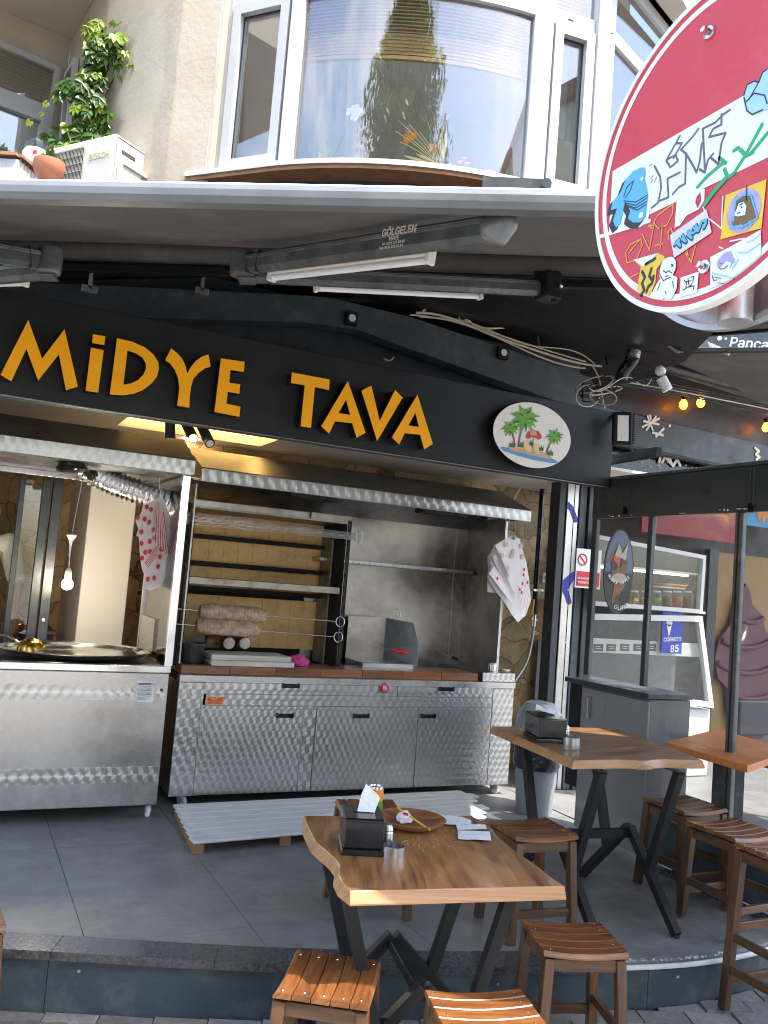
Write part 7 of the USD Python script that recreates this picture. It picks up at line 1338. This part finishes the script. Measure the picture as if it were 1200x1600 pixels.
def shaker(lab, c, h):
    t = thing('salt_shaker', lab, 'shaker', c); part(t, 'body', lathe([(0, .008), (.019, .008), (.02, h*.7), (.017, h*.76), (0, h*.76)], c, 22), 'shiny_steel', smooth=40); part(t, 'cap', lathe([(0, h*.76), (.0175, h*.76), (.0185, h*.8), (.0165, h*.93), (.01, h), (0, h)], c, 22), 'brushed_steel', smooth=40); part(t, 'red_foot', lathe([(0, 0), (.019, 0), (.019, .008), (0, .008)], c, 20), 'plastic_red')
c = spot(604, 1332, z=ZT1); shaker('steel salt shaker squeezed between napkin dispenser and ashtray on the nearer table', V(c[0]+.005, c[1]+.01, ZT1), .095); c = spot(885, 1160, z=ZT2); shaker('small steel shaker between napkin dispenser and ashtray on the rear table', V(c[0]+.0, c[1]+.01, ZT2), .085)
c = V(1.725, 3.075, ZT1+.002); pl_ = thing('wooden_plate', 'shallow brown wooden plate holding a straw and crumpled paper on the nearer table', 'plate', c)
m = lathe([(0, 0), (.085, 0), (.125, .016), (.142, .032), (.138, .034), (.12, .021), (.085, .009), (0, .007)], c, 56); s_ = trimesh.graph.smooth_shade(m, angle=math.radians(40), facet_minarea=None)
part(pl_, 'dish', s_, 'plate_wood', smooth=True, uv=grain(s_, (.8, -.6, 0), 1.0))
p, q = spot(621, 1262, z=ZT1+.045), spot(672, 1297, z=ZT1+.03); solo('drinking_straw', tube([p, q], .0034, 10), 'plastic_yellow', 'yellow drinking straw lying across the wooden plate', 'straw', smooth=True)
c = spot(632, 1278, z=ZT1+.03); blob('crumpled_paper', 'small crumpled white paper wrapper with red print on the plate', c, .03, .026, .024, 'paper_wrap', 'paper', 6, .5); solo('red_wrapper_print', [trimesh.creation.icosphere(2, .0125).apply_scale((1, 1, .7)).apply_translation(c+V(-.003, -.012, .016))], 'red_print', 'red printed patch of the crumpled wrapper on the plate', 'paper', smooth=True)
for px_, lb, sd in (([(690, 1274), (722, 1277), (736, 1283), (737, 1290), (694, 1289)], 'flat white napkin half under the wooden plate at the back of the nearer table', 3), ([(712, 1290), (758, 1289), (761, 1296), (715, 1298)], 'upper fold of the white napkins at the right side of the nearer table', 5), ([(715, 1299), (765, 1300), (768, 1315), (716, 1312)], 'lower folded white napkin at the right side of the nearer table', 7)):
    P = np.array(zpx(px_, ZT1+.004)); o = P.mean(0); m = crumple([tuple(a-o) for a in P], .008, sd); m.apply_translation((o[0], o[1], ZT1+.0065)); solo('paper_napkin', m, 'paper_white', lb, 'napkin', smooth=True)
cr = np.random.default_rng(4); P = [spot(cr.normal(655, 28), cr.normal(1318, 7), z=ZT1+.002) for _ in range(34)]; solo('bread_crumbs', [trimesh.creation.icosphere(0, cr.uniform(.0012, .0026)).apply_translation(p) for p in P], 'straw_tan', 'tiny bread crumbs scattered on the nearer table by the plate', 'crumbs', kind='stuff')
c = spot(572, 1269, z=ZT1); c = V(c[0]+.022, c[1]-.03, ZT1+.001); cn = thing('drink_can', 'orange and green drink can behind the napkin dispenser on the nearer table', 'can', c)
part(cn, 'body', lathe([(.031, .028), (.033, .04), (.033, .1), (.0315, .106)], c, 32), 'can_orange', smooth=40); part(cn, 'green_band', lathe([(.0265, .004), (.0325, .012), (.0331, .028), (.0331, .058), (.0325, .0581)], c, 32), 'can_green', smooth=40); part(cn, 'lid', lathe([(0, .107), (.024, .107), (.026, .112), (.027, .114), (.0285, .112), (.0315, .1065)], c, 32), 'shiny_steel', smooth=40); part(cn, 'pull_tab', bx(-.006, .012, -.007, .007, .1085, .1105, .001).apply_translation(c), 'shiny_steel')
part(cn, 'white_lettering', [put(meshkit.text_mesh('GAZOZ' if False else 'o', .018, .0008, True), frame(c+V(.0335*math.cos(a), .0335*math.sin(a), .05), (-math.sin(a), math.cos(a), 0), (0, 0, 1))) for a in (-2.6, -2.2)], 'paper_white')

# ================================================================ round no entry sign, close by (plane x = SX, facing -x)
SX, SY, SZ, SR = 1.129, 1.11, 2.332, .30
rs = thing('no_entry_sign', 'large round red no entry road sign with white bar covered in stickers and graffiti', 'road sign', (SX, SY, SZ))
UX, UZ = V(0, -1, 0), V(0, 0, 1); O = V(SX, SY, SZ)
disc = lambda r: Point(0, 0).buffer(r, resolution=48)
def on(poly, lay, th=.0005): return extr(poly, O+V(-.0003-.0006*lay, 0, 0), UX, UZ, th)
def spx2(pts): return [((q-O)@UX, q[2]-SZ) for q in (spot(*p, x=SX) for p in pts)]
part(rs, 'plate', extr(disc(SR-.002), O+V(.004, 0, 0), UX, UZ, .004), 'sign_red'); part(rs, 'rim', extr(disc(SR+.004).difference(disc(SR-.006)), O+V(.018, 0, 0), UX, UZ, .0205), 'sign_white'); part(rs, 'white_ring', on(disc(SR-.018).difference(disc(SR-.030)), 0), 'sign_white')
barp = sbox(-.256, -.083, .256, .052); part(rs, 'white_bar', on(barp, 0), 'sign_white')
Zq = lambda pts: [(930+a/4.444, 240+b/4.444) for a, b in pts]               # marks read off an enlargement
Zc = lambda pts: [(920+a/3.078, b/3.078) for a, b in pts]
def mark(pts_list, w, m, lay, nm, conv=Zc):
  for pts_list in ([[l] for l in pts_list] if nm == 'graffiti_yellow' else [pts_list]): part(rs, nm, on(unary_union([LineString(spx2(conv(l))).buffer(w/2, resolution=3) for l in pts_list]).intersection(disc(SR-.008)), lay), m)
mark([[(318, 800), (345, 850), (350, 905), (335, 975), (305, 1000)], [(345, 965), (385, 950)], [(385, 945), (380, 860), (440, 830)], [(375, 775), (395, 805), (430, 775), (420, 745), (375, 770), (440, 655), (420, 690), (450, 690), (410, 760)], [(405, 935), (435, 900), (465, 885), (470, 740), (445, 720), (500, 660), (530, 620)], [(470, 740), (505, 800), (520, 830), (535, 780), (545, 690)], [(535, 815), (560, 830), (575, 770), (600, 740)], [(560, 810), (550, 620), (610, 590), (650, 550), (680, 530)], [(640, 550), (640, 600), (600, 620), (580, 660), (660, 640), (640, 690), (625, 790), (590, 760)]], .0042, 'ink_grey', 1, 'graffiti_lettering')
mark([[(300, 880), (310, 862)], [(300, 860), (312, 845)], [(318, 875), (328, 852)], [(295, 800), (305, 790)]], .0015, 'ink_grey', 1, 'graffiti_ticks')
mark([[(525, 900), (570, 850), (640, 790), (655, 780)], [(630, 760), (660, 785)], [(655, 815), (670, 855), (700, 835), (760, 740), (835, 600)], [(780, 740), (862, 640)], [(730, 720), (760, 750), (790, 735)], [(700, 725), (720, 712)]], .007, 'ink_green', 1, 'graffiti_green'); mark([[(660, 860), (600, 930), (560, 985)]], .009, 'ink_green', 2, 'graffiti_green')
# blue rounded throw-up with drop shadow at the left, pale blue one at the right
blue = Polygon(spx2(Zq([(185, 270), (220, 180), (270, 125), (320, 100), (350, 98), (355, 130), (350, 180), (372, 290), (360, 380), (355, 440), (320, 480), (270, 480), (235, 455), (250, 400), (215, 330), (180, 490), (150, 515), (130, 470), (160, 380), (115, 395), (130, 330)]))).buffer(0)
part(rs, 'sticker', on(blue.buffer(.009, resolution=4).union(LineString(spx2(Zq([(25, 582), (150, 540), (380, 468)]))).buffer(.004)), 1), 'sign_white', label='white edged sticker of a blue rounded letter at the left end of the bar'); part(rs, 'sticker_shadow', on(affinity.translate(blue, -.010, -.006).buffer(.002), 2), 'ink_black'); part(rs, 'sticker_print', on(blue, 3), 'ink_blue')
mark([[(205, 330), (290, 340), (370, 290)], [(215, 345), (290, 362), (365, 310)], [(225, 360), (290, 380), (365, 335)], [(230, 370), (300, 395), (360, 355)], [(205, 300), (230, 230), (275, 190), (250, 260), (215, 310)]], .0018, 'ink_black', 4, 'sticker_lines', Zq); part(rs, 'sticker_highlight', on(unary_union([Point(*spx2(Zq([p]))[0]).buffer(r) for p, r in (((333, 178), .004), ((325, 430), .006))]), 4), 'sign_white'); 
pb_ = Polygon(spx2(Zc([(750, 460), (765, 410), (800, 392), (822, 398), (840, 350), (862, 335), (880, 330), (880, 520), (830, 540), (790, 552), (765, 535), (760, 490)]))).buffer(0); part(rs, 'pale_blue_bubble', on(pb_, 2), 'ink_pale_blue'); mark([[(750, 460), (765, 410), (800, 392), (822, 398), (840, 350), (862, 335)], [(750, 470), (765, 535), (790, 552), (840, 530)], [(775, 480), (820, 400)], [(762, 490), (800, 450), (850, 460), (862, 500)]], .0022, 'ink_black', 3, 'bubble_outline')
mark([[(545, 350), (540, 420), (500, 500), (440, 520), (410, 480), (440, 430), (545, 350)], [(330, 560), (380, 670), (410, 500), (375, 500), (400, 520)], [(450, 520), (470, 500), (455, 660)], [(420, 640), (475, 625)], [(310, 600), (250, 630), (215, 690), (225, 760), (290, 740), (330, 640), (320, 590), (240, 690), (260, 660)], [(515, 600), (510, 540), (530, 520), (545, 560)], [(630, 690), (670, 755), (700, 640)], [(250, 860), (300, 835)], [(640, 670), (650, 720)]], .0024, 'ink_yellow', 1, 'graffiti_yellow', Zq)
mark([[(890, 300), (880, 520), (790, 450), (750, 370)], [(940, 610), (1040, 590)], [(865, 650), (890, 660)]], .0025, 'sign_white', 1, 'graffiti_white', Zq)
def stk(pts, m, lay, lab, conv=Zq): part(rs, 'sticker', on(Polygon(spx2(conv(pts))).buffer(0).intersection(disc(SR-.02)), lay), m, label=lab)
def stp(pts, m, lay, nm='sticker_print', conv=Zq): part(rs, nm, on(Polygon(spx2(conv(pts))).buffer(0), lay), m)
stk([(570, 330), (620, 300), (700, 260), (765, 245), (760, 330), (720, 390), (640, 430), (590, 500), (555, 515)], 'sign_white', 1, 'torn white sticker remains under the graffiti lettering'); stp([(710, 300), (735, 270), (740, 330), (715, 380), (700, 340)], 'red_print', 2)
stk([(525, 570), (780, 390), (815, 550), (555, 725)], 'sticker_pale', 3, 'pale lilac sticker with blue block lettering'); mark([[(560, 640), (590, 600), (600, 650), (570, 620)], [(610, 600), (640, 620), (615, 570)], [(650, 570), (680, 595), (655, 545), (690, 560)], [(690, 560), (715, 540), (690, 520)], [(710, 500), (725, 545), (745, 490), (730, 530)], [(745, 480), (780, 470), (765, 520), (780, 490)]], .008, 'ink_black', 4, 'sticker_shadow', Zq); mark([[(562, 636), (590, 600), (600, 645), (570, 620)], [(610, 596), (640, 614), (615, 566)], [(650, 566), (680, 590), (655, 541), (690, 556)], [(690, 556), (715, 536), (690, 516)], [(710, 498), (725, 541), (745, 486), (730, 526)], [(745, 476), (780, 466), (765, 516), (780, 486)]], .0045, 'ink_blue', 5)if False else mark([[(562, 636), (590, 600), (600, 645), (570, 620)], [(610, 596), (640, 614), (615, 566)], [(650, 566), (680, 590), (655, 541), (690, 556)], [(690, 556), (715, 536), (690, 516)], [(710, 498), (725, 541), (745, 486), (730, 526)], [(745, 476), (780, 466), (765, 516), (780, 486)]], .0045, 'ink_blue', 5, 'sticker_print', Zq)
stk([(912, 290), (1195, 180), (1160, 520), (875, 598)], 'sticker_yellow', 2, 'yellow sticker with a lilac oval portrait'); ovp = [(1040+118*math.cos(a)+10*math.sin(a), 398-150*math.sin(a)-35*math.cos(a)) for a in np.linspace(0, 6.28, 30)]; stp(ovp, 'sticker_lilac', 3); stp([(975, 400), (985, 340), (1030, 300), (1085, 295), (1100, 350), (1130, 450), (1060, 490), (950, 505), (970, 450)], 'sticker_brown', 4); stp([(985, 400), (1005, 345), (1040, 335), (1060, 370), (1050, 430), (1000, 440), (975, 432)], 'sign_white', 5); mark([[(940, 515), (1000, 520), (1060, 495), (1135, 450)], [(960, 500), (975, 530)], [(1020, 495), (1030, 520)], [(1080, 475), (1095, 495)], [(970, 470), (985, 330), (1040, 292), (1090, 290), (1135, 440)]], .003, 'ink_blue', 5, 'sticker_lines', Zq); mark([[(985, 400), (1005, 345), (1040, 335)], [(1015, 360), (1035, 352)], [(1025, 372), (1030, 380)], [(1000, 420), (1015, 412)], [(1062, 225), (1060, 330)]], .0016, 'ink_black', 6, 'sticker_lines', Zq)
stk([(805, 720), (960, 640), (1155, 530), (1160, 720), (1000, 850), (805, 940)], 'sign_white', 2, 'large white sticker with faint lilac and blue doodle'); stp([(860, 740), (905, 690), (950, 680), (975, 740), (940, 800), (955, 760), (915, 745), (865, 800), (850, 770)], 'sticker_lilac', 3); mark([[(865, 790), (880, 805), (905, 800), (925, 780)], [(870, 760), (890, 770)], [(820, 850), (830, 885), (850, 880)], [(840, 860), (880, 870)], [(860, 900), (900, 905)]], .0014, 'ink_grey', 4, 'sticker_lines', Zq); mark([[(970, 760), (1000, 740), (960, 800)], [(1000, 690), (1060, 690), (1150, 630)], [(1060, 620), (1110, 600), (1150, 560)], [(820, 830), (900, 850), (960, 870)]], .003, 'ink_pale_blue', 3, 'sticker_lines', Zq)
stk([(600, 862), (724, 822), (712, 965), (590, 1000)], 'sign_white', 2, 'small white sticker with black scribble')
mark([[(625, 880), (640, 900), (635, 940)], [(650, 870), (660, 930), (680, 900)], [(670, 860), (690, 855), (685, 890)], [(615, 950), (650, 930), (690, 920), (690, 945)], [(640, 890), (670, 885)]], .0016, 'ink_black', 3, 'sticker_lines', Zq)
stk([(270, 740), (440, 692), (480, 712), (490, 730), (430, 800), (420, 900), (380, 990), (285, 1000), (320, 790)], 'sticker_yellow', 1, 'torn black and yellow sticker with a white peeled top'); stp([(270, 740), (440, 692), (345, 785)], 'sign_white', 2); mark([[(330, 820), (350, 860), (330, 900), (345, 950), (320, 985)], [(395, 800), (380, 850), (400, 880)], [(370, 930), (400, 900), (410, 850)], [(355, 770), (420, 730)], [(360, 960), (375, 920)]], .006, 'ink_black', 2, 'sticker_print', Zq)
doll = unary_union([Point(*spx2(Zq([(508, 800)]))[0]).buffer(.0185), Polygon(spx2(Zq([(470, 880), (540, 870), (560, 880), (555, 940), (530, 990), (500, 985), (490, 970), (470, 995), (435, 985), (425, 950)]))).buffer(.003)]); part(rs, 'sticker', on(doll.buffer(.003), 3), 'sign_white', label='white cut-out sticker of a plain little figure'); mark([[(465, 760), (450, 830), (480, 885), (530, 860)], [(480, 815), (500, 830), (515, 815), (540, 830)], [(535, 770), (550, 785)], [(550, 770), (537, 785)], [(495, 855), (515, 850)], [(460, 900), (440, 950)], [(545, 890), (552, 930)], [(495, 960), (500, 975)]], .0016, 'ink_black', 4, 'sticker_lines', Zq)
for px, py in ((1108, 51), (1101, 417)):
    c = spot(px, py, x=SX-.001); part(rs, 'bolt', [lathe([(0, 0), (.013, 0), (.012, .003), (0, .004)], c, 16, axis=(-1, 0, 0)), lathe([(0, .004), (.0065, .004), (.0065, .016), (0, .017)], c, 6, axis=(-1, .05, .1))], 'shiny_steel')
part(rs, 'clamp', [bar(O+V(.02, .0, z), O+V(.06, 0, z), .05, .03) for z in (-.235, .22)], 'galvanised')
r2 = thing('road_sign_back', 'plain grey back of a second round road sign mounted behind the red one', 'road sign', (SX+.12, SY, SZ)); part(r2, 'plate', extr(disc(SR), O+V(.125, .0, -.012), UX, UZ, .004), 'galvanised'); part(r2, 'rim', extr(disc(SR+.004).difference(disc(SR-.008)), O+V(.121, 0, -.012), UX, UZ, .018), 'galvanised')
pp_ = thing('sign_pole', 'short galvanised pole end between the two round road signs', 'pole', O+V(.075, 0, -.3)); part(pp_, 'tube', tube([O+V(.078, -.01, -.318), O+V(.078, -.01, 1.3)], .03, 20), 'galvanised', smooth=40); part(pp_, 'bracket_arm', tube(spline([O+V(.078, -.01, 1.28), O+V(.4, -.3, 1.45), O+V(1.2, -1.2, 1.5), O+V(1.6, -1.7, 1.3)], 20), .03, 14), 'galvanised', smooth=True); part(pp_, 'post', tube([O+V(1.6, -1.7, 1.3), O+V(1.6, -1.7, -2.7)], .04, 16), 'galvanised', smooth=40)

# ================================================================ across the street (seen in the window panes and the steel)
def facade(name, lab, c, w, h, d, deg, m, floors, cols):
    t = thing(name, lab, 'building', (c[0], c[1], -.4), math.radians(deg))
    local(t, 'wall', trimesh.creation.box((w, d, h)).apply_translation((0, 0, h/2)), m); local(t, 'roof', rbox(w+.5, d+.5, .35, .05).apply_translation((0, 0, h+.18)), 'brick_red')
    for i in range(floors):
        for j in range(cols):
            x = -w/2+w*(j+.5)/cols; z = 1.6+i*3.0
            p = local(t, 'window', rbox(1.3, .08, 1.6, .01).apply_translation((x, d/2+.02, z+.6)), 'pvc'); local(p, 'glass', trimesh.creation.box((1.1, .03, 1.4)).apply_translation((x, d/2+.065, z+.6)), 'gloss_black')
        if i: local(t, 'balcony', rbox(w*.9, .9, .14, .02).apply_translation((0, d/2+.45, i*3.0+1.1)), 'render_beige'); local(t, 'balcony_rail', rbox(w*.9, .05, .06, .01).apply_translation((0, d/2+.88, i*3.0+2.1)), 'black_paint')
    return t
def cpl(a, b): q = W(a, b, 0); return (q[0], q[1])
d0 = -math.degrees(YAW)
facade('beige_building', 'beige balcony building across the street, seen only in reflections', cpl(15, -6), 9, 12.5, 6, d0, 'render_beige', 4, 3); facade('grey_building', 'grey rendered house across the street, seen only in reflections', cpl(-9.5, -10), 8, 5.2, 6, d0, 'render_grey', 2, 3); facade('low_building', 'low brick red house across the street, seen only in reflections', cpl(-1.0, -13), 8, 5.0, 5, d0, 'brick_red', 1, 3)
tx, ty = cpl(-.55, -5.5); tr_ = thing('poplar_tree', 'tall slender dark green poplar across the street, seen in the bow window', 'tree', (tx, ty, -.4)); part(tr_, 'trunk', tube([V(tx, ty, -.5), V(tx+.1, ty, 3), V(tx, ty, 10)], [.25, .2, .05], 12), 'stem_brown', smooth=True)
tr2 = np.random.default_rng(12); n = 36000; hh = tr2.uniform(0, 1, n)**.85; rad_ = (4.6*np.minimum(1, hh*5+.2)*(1-hh)**.55+.12)*np.sqrt(tr2.uniform(.05, 1, n)); an = tr2.uniform(0, 6.283, n); lump = 1+.35*np.sin(an*3+hh*23)*np.sin(hh*41); cen = np.c_[tx+rad_*lump*np.cos(an), ty+rad_*lump*np.sin(an), 1.6+hh*12.0]
u_ = tr2.normal(size=(n, 3)); u_ /= np.linalg.norm(u_, axis=1)[:, None]; w_ = np.cross(u_, tr2.normal(size=(n, 3))); w_ /= np.linalg.norm(w_, axis=1)[:, None]; s_ = tr2.uniform(.07, .16, n)[:, None]
vv = np.stack([cen-u_*s_, cen+w_*s_*.55, cen+u_*s_, cen-w_*s_*.55], 1).reshape(-1, 3); b4 = np.arange(n)[:, None]*4; ff = np.vstack([b4+np.array([[0, 1, 2]]), b4+np.array([[0, 2, 3]])])
part(tr_, 'crown', trimesh.Trimesh(vv, ff, process=False), 'leaf_green', kind='stuff')
